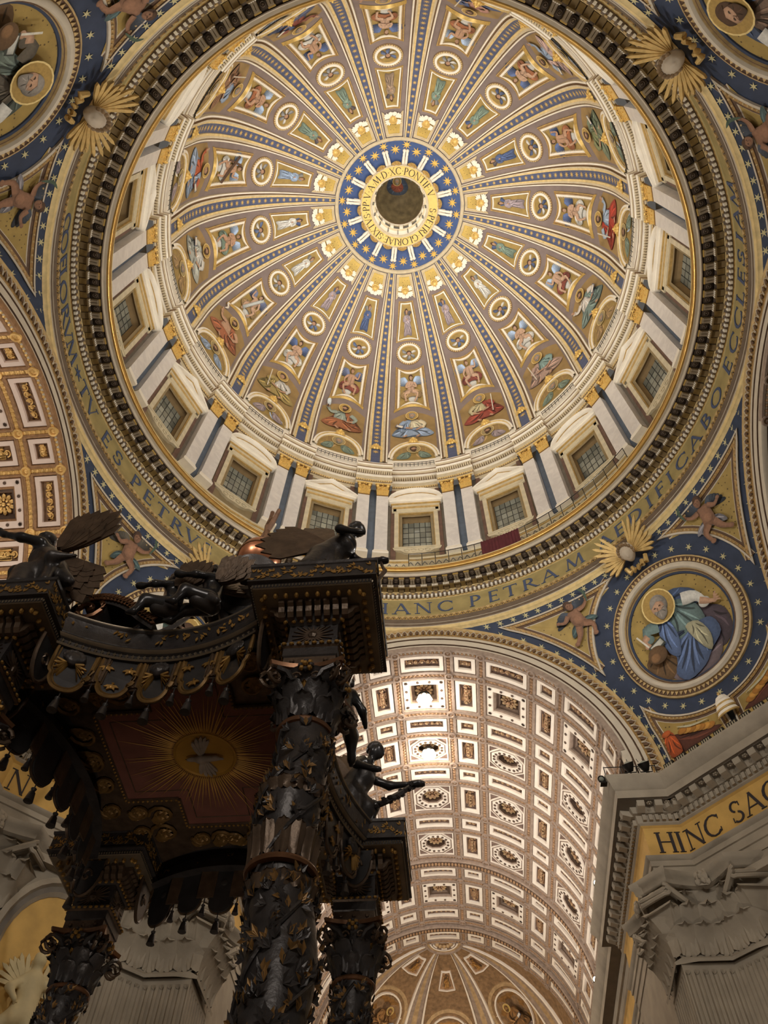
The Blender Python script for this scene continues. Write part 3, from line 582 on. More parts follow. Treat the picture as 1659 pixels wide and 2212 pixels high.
for i in range(-7,9):
    az=22.5*i; up=1
    link('gilt_flower',fl_me,dome,rot=az+11.25); link('gilt_flower',fl2_me,dome,rot=az)
    s0=empty('saint_picture',parent=dome); s0.rotation_euler=(0,0,-R_(az)); link('mosaic_ground',sg_me,s0)
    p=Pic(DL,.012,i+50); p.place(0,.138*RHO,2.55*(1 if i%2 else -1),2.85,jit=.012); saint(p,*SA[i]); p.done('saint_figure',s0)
    o=link('framed_panel',big_me,dome,rot=az); link('bead_course',bead_me,o,kind='stuff'); link('mosaic_ground',bg_big,o)
    p=Pic(DL,.01,i+80); p.place(0,.437*RHO,1.62*(-1 if i%3 else 1),2.62,jit=.012)
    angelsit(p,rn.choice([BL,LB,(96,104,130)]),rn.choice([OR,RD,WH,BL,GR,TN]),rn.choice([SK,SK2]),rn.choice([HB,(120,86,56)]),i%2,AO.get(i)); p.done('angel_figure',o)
    o=link('medallion',med_me,dome,rot=az); link('bead_course',medb_me,o,kind='stuff'); link('mosaic_ground',bg_med,o)
    p=Pic(DL,.01,i+120); p.place(0,mc,1.2,1.2); seraph(p,rn.choice([(104,120,156),(150,150,150),(86,98,130)])); p.done('seraph_figure',o)
    o=link('framed_panel',sm_me,dome,rot=az); link('mosaic_ground',bg_sm,o)
    p=Pic(DL,.01,i+160); p.place(0,.862*RHO,1.0*(-1 if i%2 else 1),2.1,jit=.012)
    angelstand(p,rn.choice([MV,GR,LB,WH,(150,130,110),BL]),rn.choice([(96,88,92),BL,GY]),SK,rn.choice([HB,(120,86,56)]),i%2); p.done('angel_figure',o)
    o=link('framed_panel',ch_me,dome,rot=az); link('mosaic_ground',ch_bg,o)
    o=link('cherub_head',cher_me,dome,rot=az); link('wing',cherw_me,o)
    o=link('lunette_arch',lun_me,dome,rot=az); link('mosaic_ground',lbg_me,o)
    p=Pic(DL,.012,i+200); p.place(0,-.12*RHO,1.55*(-1 if i%2 else 1),2.0); bust(p,rn.choice([WH,GY,TN,LB]),rn.choice([TN,GR,MV,LB]),rn.choice([HB,HG,HW])); p.done('bust_figure',o)
# ---- oculus: starred blue ring, brackets, lettered band
ob=MB(); ob.grid([[D(a,t,.05) for a in frange(-180,180,65)] for t in frange(1.135,1.285,6)],0)
ob.lathe([(8.35,105.62),(8.2,105.5),(7.98,105.62),(7.9,105.95)],64,mi=1)
ocu=ob.obj('star_ring',['oblue','cream'],dome,60)
sm=MB()
for k,(rr,r0) in enumerate(((0,.62),(1,.62))):
    pass
def starobj(az,t,r0):
    mb=MB(); pts=star(8,r0*1.12,r0*.42); vs=[D(math.degrees(x/DR(t)),t+y/RHO,.1) for x,y in pts]
    mb.add([D(0,t,.2)]+vs,[[0,1+i,1+(i+1)%16] for i in range(16)]); return mb.mesh('star',[mat('star_gilding',(236,196,104),.45,.2,var=.05)])
sA=starobj(0,1.170,.56); sB=starobj(0,1.196,.6)
for k in range(16):
    link('star',sA,ocu,rot=22.5*k+11.25); link('star',sB,ocu,rot=22.5*k)
br=MB()
for sx in (-1,1):
    pth=[(sx*.17*(1+.25*k/8),6.75-1.7*k/8,106.35+.55*(k/8)-.22*sin(PI*k/8)) for k in range(9)]
    br.tube(pth,[.17,.15,.15,.155,.16,.165,.17,.175,.17],8)
    br.ball((sx*.2,6.75,106.3),.23,8); br.tube([(sx*.2-.14,6.35,106.3),(sx*.2+.14,6.35,106.3)],.19,8)
br.box(-.36,.36,4.9,6.5,106.75,107.0); br_me=br.mesh('scroll_bracket',['white'],50)
sh=MB()
for k in range(7):
    a=R_(-60+20*k); sh.ball((.55*sin(a),5.0+.42*cos(a),106.55),(.17,.17,.2),6)
for k in range(5):
    a=R_(-60+30*k); sh.ball((.32*sin(a),5.0+.22*cos(a),106.5),(.17,.17,.2),6)
sh_me=sh.mesh('gilt_shell',['gold'],60)
for k in range(16): link('scroll_bracket',br_me,ocu,rot=22.5*k+11.25); link('gilt_shell',sh_me,ocu,rot=22.5*k)
tb=MB(); tb.lathe([(5.1,106.9),(5.08,106.45),(4.98,106.38),(4.94,106.4),(4.9,106.44),(3.82,106.44),(3.78,106.34),(3.66,106.34),(3.58,106.44),(3.55,107.0)],64,mis=[1,1,1,0,0,1,1,1,1])
band=tb.obj('lettered_band',[mat('bright_gold_band',(240,206,120),.5,.2,var=.06),'cream'],dome,40)
txt='S.PETRI.GLORIAE.SIXTVS.PP.V.A.M.D.XC.PONTIF.V'
tot=sum(GL[c][1] for c in txt); sp=(R_(341)*4.36/.86-tot)/len(txt)
pos=0
for c in txt:
    wd=GL[c][1]+sp; th=(96-pos*.86/4.36*0)  # running angle, clockwise in the picture
    ang=96+math.degrees((pos+wd/2)*.86/4.36); pos+=wd
    if c=='.': ang+=0
    # image clockwise from the top = azimuth 180 - angle (top of the picture is azimuth 180)
    a=R_(180-ang)
    rad_=Vector((-sin(a),-cos(a),0)) if False else Vector((sin(a),cos(a),0))
    tang=Vector((cos(a),-sin(a),0))
    X=Vector((0,0,1)).cross(rad_)
    Mx=Matrix((X,Vector((0,0,1)),rad_)).transposed().to_4x4(); Mx.translation=rad_*3.94+Vector((0,0,106.44))
    link('letter',glyph(c,.86,'letk',.03),band,mw=Mx)
# ---- lantern
ln=MB(); ln.lathe([(3.55,106.9),(3.55,109.3),(3.35,109.4),(3.3,109.6),(3.5,109.75),(3.5,112.4),(3.38,112.5),(3.3,112.75),(3.24,112.9),(3.36,113.0)],48,mis=[0,1,1,0,4,1,0,2,1])
TQ=lambda a:(lambda x,y,z:(x*cos(R_(a))+y*sin(R_(a)),y*cos(R_(a))-x*sin(R_(a)),z))
for k in range(16):
    a=22.5*k
    ln.box(-.24,.24,3.25,3.55,109.75,112.4,0,T=TQ(a)); ln.box(-.34,.34,3.3,3.55,112.1,112.45,1,T=TQ(a)); ln.box(-.5,-.42,3.3,3.54,107.1,109.2,3,T=TQ(a))
    ln.box(-.34,.34,3.4,3.52,110.0,111.6,3,T=TQ(a+11.25))
    ln.ball((0,0,0),(.05,.05,.05),5,1,T=lambda x,y,z:TQ(a)(x,3.3+y,112.8+z))
lan=ln.obj('ceiling',['white','cream','brown','slate','sand'],None,40,kind='structure',label='small bright lantern drum with pilasters above the dome opening',cat='ceiling')
lc=MB()
def LC(a,t): return (3.34*cos(t)*sin(a),3.34*cos(t)*cos(a),113+3.2*sin(t))
lc.grid([[LC(a,t) for a in frange(0,2*PI,41)] for t in frange(0,1.57,10)],0); lco=lc.obj('painted_cap',[mat('dim_painted_cap',(112,98,70),.7,var=.35,scale=1.2)],lan,60)
p=Pic(lambda x,y,h:((lambda q:(x*(1),y*1,113+3.2*math.sqrt(max(.02,1-(x*x+y*y)/11.16))-.03-h))(0)),.01,3)
p.place(-.2,-1.0,-1.5,-1.6); p.blob([(-1,0),(-.6,.8),(0,1.05),(.7,.8),(1,.1),(.6,-.5),(-.5,-.6)],(64,76,96),folds=8); p.blob([(-.55,0),(-.3,.5),(.2,.55),(.6,.2),(.3,-.3),(-.3,-.35)],(140,72,52),folds=5); p.head(0,.55,.2,SK,HG,True,halo=(140,116,66))
p.done('painted_figure',lco)
# ------------------------------------------------------------------ drum: cornice, paired pilasters, windows
BAYH=6.2
def drumprof():
    """(z, inward offset, material) from below up"""
    return [(72.0,-.05,0),(72.0,.06,0),(72.42,.06,1),(72.46,.1,1),(72.85,.1,4),(72.9,.16,2),(73.1,.16,1),(73.15,.03,3),(73.85,.03,1),(73.9,.1,0),(74.2,.11,0),(74.25,.06,0),(74.9,.06,4),(74.95,.2,1),(75.05,.24,0),(75.1,.4,0),(75.3,.41,4),(75.32,.36,4),(75.4,.36,0),(75.7,.42,1),(75.75,.45,0),(75.95,.49,0),(76.15,.5,4),(76.2,.44,0),(76.3,.48,0),(76.3,None,0),(79.2,None,0)]  # brown backing colours the gaps between dentils and leaves dark, as shade
dp=drumprof(); acols=[]
for k in range(16):
    c=22.5*k
    for a in (-6.2,-3.1,0,3.1,6.2): acols.append((c+a,23.15))
    for a in (6.2,8.7,11.25,13.8,16.3): acols.append((c+a,22.42))
tr=MB(); rows=[]
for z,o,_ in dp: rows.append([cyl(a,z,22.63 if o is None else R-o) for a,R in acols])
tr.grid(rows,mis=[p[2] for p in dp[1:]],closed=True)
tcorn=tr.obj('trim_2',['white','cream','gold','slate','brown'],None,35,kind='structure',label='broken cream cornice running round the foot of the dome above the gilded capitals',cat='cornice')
# dentils and leaf course of the cornice
dn=MB()
for k in range(16):
    for j in range(20):
        a=22.5*k-5.9+j*.62; dn.box(-.08,.08,-.01,.2,0,.52,T=lambda x,y,z:cyl(a+math.degrees(x/23),74.32+z,23.05-y))
        dn.prism([(-.1,0),(0,.3),(.1,0)],0,.03,1,T=lambda x,y,z:cyl(a+math.degrees(x/23),72.47+y,22.965-z))
    for j in range(16):
        a=22.5*k+6.55+j*.62; dn.box(-.08,.08,-.01,.2,0,.52,T=lambda x,y,z:cyl(a+math.degrees(x/22.3),74.32+z,22.32-y))
        dn.prism([(-.1,0),(0,.3),(.1,0)],0,.03,1,T=lambda x,y,z:cyl(a+math.degrees(x/22.3),72.47+y,22.235-z))
dn.obj('dentil_course',['cream','tan'],tcorn,kind='stuff')
# iron rail on the cornice: separate short panels per bay
rl=MB()
for k in range(-5,6):
    a=k*1.15; rl.tube([cyl(a,76.3,22.3),cyl(a,77.15,22.3)],.03,4)
for z in (76.75,77.15): rl.tube([cyl(a,z,22.3) for a in frange(-5.8,5.8,9)],.035,4)
rl_me=rl.mesh('ledge_railing',['iron'])
for k in range(16): link('ledge_railing',rl_me,tcorn,rot=22.5*k)
# wall of the drum with window openings
RW=23.2
wl=MB()
for k in range(16):
    for a0,a1,z0,z1 in ((-6.4,-3.55,54,72.3),(3.55,6.4,54,72.3),(-3.55,3.55,54,61.2),(-3.55,3.55,66.9,72.3)):
        wl.grid([[cyl(22.5*k+a,z,RW) for a in frange(a0,a1,4)] for z in (z0,z1)],0)
    wl.grid([[cyl(22.5*k+a,z,RW) for a in frange(6.4,16.1,5)] for z in (54,72.3)],1)
    for a in (-6.35,5.15): wl.grid([[cyl(22.5*k+a+x,z,RW-.12) for x in (0,.0,1.2,1.2)] for z in (54.,72.2)],2)
wl.lathe([(21.6,54.4),(23.3,54.5)],64,mi=3)
wl.lathe([(22.95,56.5),(22.95,58.3),(22.85,58.35),(22.85,58.5),(22.95,58.55),(22.95,58.9),(23.2,59.0)],64,mis=[3,4,4,3,3,3])
wdr=wl.obj('wall_round',['sand',mat('bay_stone',(120,112,100),.6,var=.15),'purple','trav','gold'],None,kind='structure',label='round drum wall of sand plaster and white marble pilasters below the dome',cat='wall')
# painted meander strip below the windows
ms=MB()
for k in range(220):
    a=360*k/220; ms.prism([(-.28,0),(-.2,0),(0,.4),(.2,0),(.28,0),(.04,.5),(-.04,.5)],0,.03,T=lambda x,y,z:cyl(a+math.degrees(x/22.9),57.6+y,22.94-z))
ms.obj('ornament_strip',['slate'],wdr,kind='stuff')
# pilaster pair
pl=MB()
for sx in (-1,1):
    a0,a1=sorted((sx*.95,sx*4.05))
    for z0,z1,g in ((59.6,69.75,0),):
        pl.grid([[cyl(a,z,22.42) for z in (z0,z1)] for a in frange(a0,a1,5)],0)
        for a in (a0,a1): pl.grid([[cyl(a,z,R) for z in (z0,z1)] for R in (22.42,23.25)],0)
    for z0,z1,o,mi in ((58.9,59.25,.2,1),(59.25,59.4,.12,2),(59.4,59.6,.08,1)):
        pl.grid([[cyl(a,z,R) for a in frange(a0-o*2,a1+o*2,5)] for R,z in ((23,z0),(22.42-o,z0),(22.42-o,z1),(22.6,z1))],mi)
pil_me=pl.mesh('pilaster_pair',['marble','white','gold'])
st=MB()   # blue-grey strip between the two pilasters, with pointed top
st.prism([(-.36,59.2),(.36,59.2),(.36,71.0),(0,72.1),(-.36,71.0)],0,.12,0,T=lambda x,y,z:cyl(math.degrees(x/23),y,23.2-z)); st_me=st.mesh('marble_strip',['stripe'])
cp=MB(); rn=random.Random(7)
for sx in (-1,1):
    c0=sx*2.5; Tc=lambda x,y,z:cyl(c0+math.degrees(x/22.4),69.75+z,22.42-y)
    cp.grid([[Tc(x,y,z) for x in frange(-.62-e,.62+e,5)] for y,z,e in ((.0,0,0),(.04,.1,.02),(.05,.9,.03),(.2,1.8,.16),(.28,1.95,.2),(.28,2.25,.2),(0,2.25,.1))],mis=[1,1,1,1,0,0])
    for row,(z0,n,h) in enumerate(((.1,4,.8),(.7,3,.9))):
        for j in range(n):
            x0=-.6+1.2*(j+.5)/n
            for q in range(3):
                xx=x0+(q-1)*.1
                cp.tube([Tc(xx,.05,z0),Tc(xx,.12,z0+h*.5),Tc(xx+(q-1)*.05,.22,z0+h*(.85 if q!=1 else .95)),Tc(xx+(q-1)*.07,.34,z0+h*(.78 if q!=1 else .88))],[.06,.1,.09,.04],5)
    for q in (-1,1):
        cp.ball((0,0,0),(.2,.16,.22),8,T=lambda x,y,z:Tc(q*.55+x,.25+y,1.72+z)); cp.ball((0,0,0),(.1,.1,.1),6,T=lambda x,y,z:Tc(q*.55+x,.42+y,1.72+z))
    cp.ball((0,0,0),(.16,.14,.16),6,T=lambda x,y,z:Tc(x,.3+y,2.05+z))
    for j in range(14): 
        x0,z0=rn.uniform(-.55,.55),rn.uniform(.3,1.9); cp.ball((0,0,0),(.08,.08,.1),5,T=lambda x,y,z:Tc(x0+x,.2+z0*.05+y,z0+z))
cap_me=cp.mesh('gilded_capital',['goldb',mat('shaded_gilding',(120,84,36),.5,.3,var=.3,scale=5)],50)  # backing behind the leaves coloured dark to stand for shaded crevices
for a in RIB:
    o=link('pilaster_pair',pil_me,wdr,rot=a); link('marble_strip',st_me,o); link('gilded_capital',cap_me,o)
# windows
def TW(x,y,z): return (x,23.2-y,z)        # x across, y towards the room, z up (flat window set on the axis)
def frame(mb,pts_o,pts_i,y0,y1,mi):       # moulded rectangular frame from two outlines
    mb.grid([[TW(x,0,z) for x,z in pts_o],[TW(x,y1,z) for x,z in pts_o],[TW(x,y1,z) for x,z in pts_i],[TW(x,y0,z) for x,z in pts_i]],mi,closed=True)
rect=lambda w,z0,z1:[(-w,z0),(w,z0),(w,z1),(-w,z1)]
wf=MB()
frame(wf,rect(2.2,60.85,68.2),rect(1.78,61.05,67.35),.1,.34,0)
frame(wf,rect(1.8,61.05,67.4),rect(1.72,61.1,67.25),.0,.24,2)
wf.grid([[TW(x,y,z) for x,z in o] for o,y in ((rect(1.74,61.1,67.3),.1),(rect(1.42,61.3,66.85),-.75))],1,closed=True)
wf.box(-2.45,-2.0,.0,.4,67.4,68.3,0,T=TW); wf.box(2.0,2.45,.0,.4,67.4,68.3,0,T=TW)
wf.box(-2.3,2.3,0,.4,67.55,68.0,0,T=TW); wf.box(-2.35,2.35,0,.46,68.0,68.28,2,T=TW); wf.box(-2.45,2.45,0,.36,68.28,68.9,0,T=TW)
# scrolled apron under the sill
wf.prism([(-2.35,61.0),(-2.2,60.6),(-1.6,60.45),(-1.2,60.1),(-.6,59.95),(0,60.0),(.6,59.95),(1.2,60.1),(1.6,60.45),(2.2,60.6),(2.35,61.0)],0,.3,0,T=lambda x,y,z:TW(x,z,y))
for x in (-1.0,-.35,.35,1.0): wf.tube([TW(x+.22*cos(t),.34,60.4+.2*sin(t)) for t in frange(0,5.6,9)],.06,5,0)
wf_me=wf.mesh('window_surround',['trav',mat('splay_plaster',(148,122,82),.7,var=.1),'gold'],30)
def ped(curved):
    mb=MB(); n=17
    if curved: top=[(2.85*s,69.35+2.15*math.sqrt(max(0,1-s*s*.985))**1.0*1.0-.27) for s in frange(-1,1,n)]
    else: top=[(2.85*s,69.35+1.95*(1-abs(s))) for s in frange(-1,1,n)]
    def off(k): return [(x*(1-k*.12),69.35+(z-69.35)*(1-k*.42)) for x,z in top]
    o0,o1,o2=off(0),off(.45),off(1.0)
    mb.grid([[TW(x,.0,z+.06) for x,z in o0],[TW(x,.95,z+.06) for x,z in o0],[TW(x,.9,z-.1) for x,z in o0],[TW(x,.6,z) for x,z in o1],[TW(x,.5,z-.02) for x,z in o1],[TW(x,.25,z) for x,z in o2],[TW(x,.16,z) for x,z in o2]],mis=[0,0,0,1,0,1])
    mb.grid([[TW(x,.14,z) for x,z in o2],[TW(x,.14,69.3) for x,z in o2]],2)
    mb.box(-2.85,2.85,0,.95,69.15,69.4,0,T=TW); mb.box(-2.7,2.7,0,.72,68.98,69.15,0,T=TW); mb.box(-2.55,2.55,0,.5,68.85,69.0,1,T=TW)
    if curved: mb.tube([TW(x*.72,.2,69.5+.5*(1-x*x/4)) for x in frange(-1.9,1.9,9)],.09,5,1)
    else: mb.tube([TW(x,.2,69.55+.6*(1-abs(x)/1.3)) for x in frange(-1.3,1.3,9)],.09,5,1)
    return mb.mesh('pediment',['white','gold','cream'],35)
ped_c,ped_t=ped(True),ped(False)
gl=MB(); gw,gz0,gz1=1.42,61.25,66.9; nx,nz=5,6
for i in range(nx+1): x=-gw+2*gw*i/nx; gl.box(x-.03,x+.03,-.78,-.70,gz0,gz1,T=TW)
for i in range(nz+1): z=gz0+(gz1-gz0)*i/nz; gl.box(-gw,gw,-.78,-.71,z-.03,z+.03,T=TW)
gl_me=gl.mesh('glazing_bars',['lead'])
pn=MB(); pn.box(-gw/nx+.02,gw/nx-.02,-.015,.015,-(gz1-gz0)/nz/2+.02,(gz1-gz0)/nz/2-.02); pn_me=pn.mesh('pane',['glass'])
dk=MB(); dk.box(-2,2,-2.0,-1.7,60.5,67.5,T=TW); dk_me=dk.mesh('night_backing',[mat('night_outside',(70,72,72),.9)])  # dark sheet behind the panes, coloured to stand for the unlit outside
rn=random.Random(9)
for i in range(-7,9):
    az=22.5*i
    wo=empty('window_%d'%(i+8),kind='structure',label='%s pediment drum window with leaded panes, bay %s'%('curved' if i%2==0 else 'triangular',('straight above the far vault','')[i!=0] or '%d %s of the far vault axis'%(abs(i),'right' if i>0 else 'left')),cat='window'); wo.rotation_euler=(0,0,-R_(az))
    link('window_surround',wf_me,wo); link('pediment',ped_c if i%2==0 else ped_t,wo); link('glazing_bars',gl_me,wo); link('night_backing',dk_me,wo)
    for a in range(nx):
        for b in range(nz):
            o=link('pane',pn_me,wo,loc=TW(-gw+2*gw*(a+.5)/nx,-.745,gz0+(gz1-gz0)*(b+.5)/nz)); o.rotation_euler=(rn.uniform(-.03,.03),0,rn.uniform(-.04,.04))
# ------------------------------------------------------------------ great ring: gold torus, modillions, lettered frieze, mouldings
NM=144
rg=MB()
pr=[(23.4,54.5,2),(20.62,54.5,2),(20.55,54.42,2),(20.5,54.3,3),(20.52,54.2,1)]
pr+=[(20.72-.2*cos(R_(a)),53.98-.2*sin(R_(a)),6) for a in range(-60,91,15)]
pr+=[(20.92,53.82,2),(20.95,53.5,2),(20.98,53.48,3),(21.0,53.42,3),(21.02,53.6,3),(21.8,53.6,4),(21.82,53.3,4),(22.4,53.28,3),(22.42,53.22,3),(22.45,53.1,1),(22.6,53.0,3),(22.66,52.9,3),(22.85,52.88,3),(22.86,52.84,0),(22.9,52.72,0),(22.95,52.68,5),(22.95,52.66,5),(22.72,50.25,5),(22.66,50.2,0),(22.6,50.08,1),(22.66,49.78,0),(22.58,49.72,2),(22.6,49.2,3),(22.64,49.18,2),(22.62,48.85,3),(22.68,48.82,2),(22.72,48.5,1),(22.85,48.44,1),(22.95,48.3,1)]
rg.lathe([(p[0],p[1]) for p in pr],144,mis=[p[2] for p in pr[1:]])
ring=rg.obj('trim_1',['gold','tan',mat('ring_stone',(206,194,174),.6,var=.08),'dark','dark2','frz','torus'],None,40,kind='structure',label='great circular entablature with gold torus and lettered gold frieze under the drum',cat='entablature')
# modillions, soffit panels with rosettes
mo=MB()
T=lambda x,y,z:cyl(math.degrees(x/21.8),z,y)
prof=[(21.08,53.58),(21.08,53.42),(21.25,53.3),(21.6,53.3),(21.82,53.18),(22.42,53.12),(22.42,53.58)]
for sx in (-1,1): pass
mo.prism([(y,z) for y,z in prof],-.2,.2,0,T=lambda y,z,x:T(x,y,z))
mo.box(-.24,.24,21.06,21.16,53.38,53.5,1,T=T)
for x in (-.1,.1): mo.box(x-.075,x+.075,21.2,21.72,53.24,53.3,2,T=T)
mo.box(-.3,.3,21.74,21.84,52.98,53.34,0,T=T)
for j in range(4): mo.box(-.24+j*.13,-.16+j*.13,21.7,21.76,53.0,53.3,3,T=T)
mo_me=mo.mesh('modillion',['mod','goldb',mat('modillion_flute',(150,136,116),.6),'white'])
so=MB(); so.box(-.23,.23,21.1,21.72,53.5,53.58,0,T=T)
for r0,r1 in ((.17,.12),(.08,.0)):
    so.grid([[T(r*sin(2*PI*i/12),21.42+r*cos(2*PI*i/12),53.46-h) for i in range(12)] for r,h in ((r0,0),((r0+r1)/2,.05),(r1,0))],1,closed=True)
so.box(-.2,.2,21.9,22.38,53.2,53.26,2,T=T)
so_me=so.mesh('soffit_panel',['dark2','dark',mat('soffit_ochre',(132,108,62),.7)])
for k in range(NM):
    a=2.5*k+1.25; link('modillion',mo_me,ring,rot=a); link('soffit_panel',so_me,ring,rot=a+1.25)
dn=MB()
for k in range(384):
    a=360*k/384; dn.box(-.09,.09,-.02,.16,-.2,.16,0,T=lambda x,y,z:cyl(a+math.degrees(x/22.6),52.9+z,22.72-y))
for k in range(288):
    a=360*k/288; dn.ball((0,0,0),(.16,.1,.13),6,1,T=lambda x,y,z:cyl(a+math.degrees(x/22.4),53.08+z,22.5-y))
dn.obj('dentil_course',['white','ochre'],ring,kind='stuff')
lf=MB()
for k in range(300):
    a=1.2*k; lf.prism([(-.2,.0),(0,-.3),(.2,0),(.1,.06),(-.1,.06)],0,.09,0,T=lambda x,y,z:cyl(a+math.degrees(x/22.6),50.06+y,22.62-z)); lf.ball((0,0,0),(.07,.07,.09),5,1,T=lambda x,y,z:cyl(a+.6+math.degrees(x/22.6),49.9+z,22.58-y))
lf.obj('leaf_course',['ochre','dark'],ring,kind='stuff')
LETS=[(-115.4,'C'),(-112.4,'O'),(-109.0,'E'),(-106.8,'L'),(-104.0,'O'),(-100.2,'R'),(-97.2,'V'),(-93.6,'M'),(-89.6,'*'),(-86.3,'T'),(-82.6,'V'),(-76.4,'E'),(-72.2,'S'),(-66.3,'P'),(-62.6,'E'),(-58.7,'T'),(-54.6,'R'),(-50.8,'V'),(-47,'S'),(-41,'E'),(-37.6,'T'),(-30.5,'S'),(-27,'V'),(-23.2,'P'),(-19.6,'E'),(-16,'R'),(-8.3,'H'),(-3.8,'A'),(.9,'N'),(5.5,'C'),(11.9,'P'),(15.8,'E'),(19.5,'T'),(23.7,'R'),(28.1,'A'),(34,'M'),(41.2,'A'),(45,'E'),(49.1,'D'),(52.9,'I'),(56,'F'),(59,'I'),(62.7,'C'),(67.2,'A'),(71.5,'B'),(76,'O'),(82,'E'),(86.1,'C'),(90.4,'C'),(94,'L'),(97.4,'E'),(100.6,'S'),(103.8,'I'),(107,'A'),(111,'M')]
for a,c in LETS:
    g=glyph(c,1.62,'let',.05); P0=Vector(cyl(a,50.62,22.78)); rd=Vector((sin(R_(a)),cos(R_(a)),0)); tg=Vector((cos(R_(a)),-sin(R_(a)),0))
    up=Vector((0,0,1))+rd*.098; up.normalize(); nn=up.cross(tg)   # frieze leans slightly
    Mx=Matrix((tg,tg.cross(up)*-1 if (tg.cross(up)*-1).dot(rd)>0 else tg.cross(up),up)).transposed().to_4x4(); Mx.translation=P0-rd*.04
    link('letter',g,ring,mw=Mx)
# ------------------------------------------------------------------ pendentives
M['starg']=mat('star_gold',(206,196,150),.5,.2,var=.1)
M['leafg']=mat('gilt_leaf_band',(168,134,84),.5,.35,var=.25,scale=4)
M['umber']=mat('umber_moulding',(104,80,62),.7,var=.2,scale=3)
M['arch']=mat('archivolt_stone',(206,194,174),.65,var=.07,scale=1.5)
M['pgold']=mat('pendentive_gold',(172,146,84),.5,.2,var=.16,scale=1.,dots=(3.2,(104,84,52),.16,.8))
ZV,RV,RO_,YO=33.18,12.9,15.19,22.9
def pendS(s,z,off=0.):
    xa=math.sqrt(max(RO_**2-max(z-ZV,0)**2,0)); xa=min(xa,YO-1e-3)
    dm=26.9*math.sqrt(max(0,1-((z-32)/31.4)**2))
    hc=(YO-xa)/math.sqrt(2); nd=(YO+xa)/math.sqrt(2); sag=max(dm-nd,1e-3)
    R=(hc*hc+sag*sag)/(2*sag)
    q=max(-1,min(1,s/R)); n=nd+sag-R+R*math.sqrt(1-q*q)-off
    return (n/math.sqrt(2)+s/math.sqrt(2),n/math.sqrt(2)-s/math.sqrt(2),z-off*.35)
def pend_hc(z):
    xa=math.sqrt(max(RO_**2-max(z-ZV,0)**2,0)); return (YO-min(xa,YO-1e-3))/math.sqrt(2)
pz=frange(31.6,48.37,30)
pm=MB(); pm.grid([[pendS(pend_hc(z)*f,z) for f in frange(-1,1,33)] for z in pz]); pm_me=pm.mesh('ceiling',['dblue'],60)
MC=41.72
def ringS(r,h,n=56): return [pendS(r*sin(2*PI*i/n),MC+r*cos(2*PI*i/n),h) for i in range(n)]
fr=MB()
fr.grid([ringS(r,h) for r,h in ((4.98,0),(4.95,.16),(4.84,.2),(4.8,.14),(4.5,.16),(4.46,.3),(4.3,.42),(4.12,.42),(4.02,.3),(3.98,.2),(3.9,.22),(3.86,.12),(3.72,.1),(3.7,.03))],mis=[0,0,1,1,0,2,2,2,0,1,0,3,3],closed=True)
fr_me=fr.mesh('medallion_frame',['ochre','umber','arch','dblue'],40)
bc=MB()
for i in range(90):
    a=2*PI*i/90
    bc.prism([(-.13,-.12),(.0,.14),(.13,-.12)],0,.05,0,T=lambda x,y,z:pendS((4.65+y)*sin(a)+x*cos(a),MC+(4.65+y)*cos(a)-x*sin(a),.17+z))
bc_me=bc.mesh('leaf_course',['ochre'])
mg=MB(); mg.grid([ringS(r,.03,40) for r in (3.78,2.6,1.4,.02)],closed=True); mg_me=mg.mesh('mosaic_ground',['pgold'])
def tri_up(sg):
    pts=[]
    for i in range(13):      # top edge, from the cherub to the outer tip
        f=i/12; pts.append((2.1+9.3*f,47.72+.1*f))
    for i in range(1,15):    # down beside the arch
        z=47.82-(47.82-41.75)*i/14; pts.append((pend_hc(z)*.875,z))
    a0=math.atan2(pts[-1][0],pts[-1][1]-MC); r0=math.hypot(pts[-1][0],pts[-1][1]-MC)
    a1=math.atan2(2.1,6.0)
    for i in range(1,14):
        f=i/14; a=a0+(a1-a0)*f; r=r0+(6.35-r0)*f; pts.append((r*sin(a),MC+r*cos(a)))
    return [(sg*x,z) for x,z in pts]
def tri_dn(sg):
    pts=[]
    a0=math.atan2(5.3,38.6-MC); 
    for i in range(12):
        f=i/11; a=a0+(PI*.985-a0)*f; pts.append((6.05*sin(a),MC+6.05*cos(a)))
    pts=[(x,z) for x,z in pts]
    pts+=[(.12,33.0),(2.2,32.9),(4.4,32.9)]
    for i in range(0,8):
        z=33.2+(38.2-33.2)*i/7; pts.append((min(pend_hc(z)*.9,5.2),z))
    return [(sg*x,z) for x,z in pts]
def inset(p,k): 
    cx=sum(q[0] for q in p)/len(p); cy=sum(q[1] for q in p)/len(p)
    # parallel inset by distance along the corner bisector
    n=len(p); ar=sum(p[i][0]*p[(i+1)%n][1]-p[(i+1)%n][0]*p[i][1] for i in range(n)); sg=1 if ar>0 else -1; o=[]
    for i in range(n):
        a,b,c=p[i-1],p[i],p[(i+1)%n]
        d1=(b[0]-a[0],b[1]-a[1]); d2=(c[0]-b[0],c[1]-b[1]); l1=math.hypot(*d1)+1e-9;l2=math.hypot(*d2)+1e-9
        nx=-d1[1]/l1-d2[1]/l2; ny=d1[0]/l1+d2[0]/l2; l=math.hypot(nx,ny)+1e-9; k2=min(k*2/l,k*2.2)
        o.append((b[0]+sg*nx/l*k2,b[1]+sg*ny/l*k2))
    return o
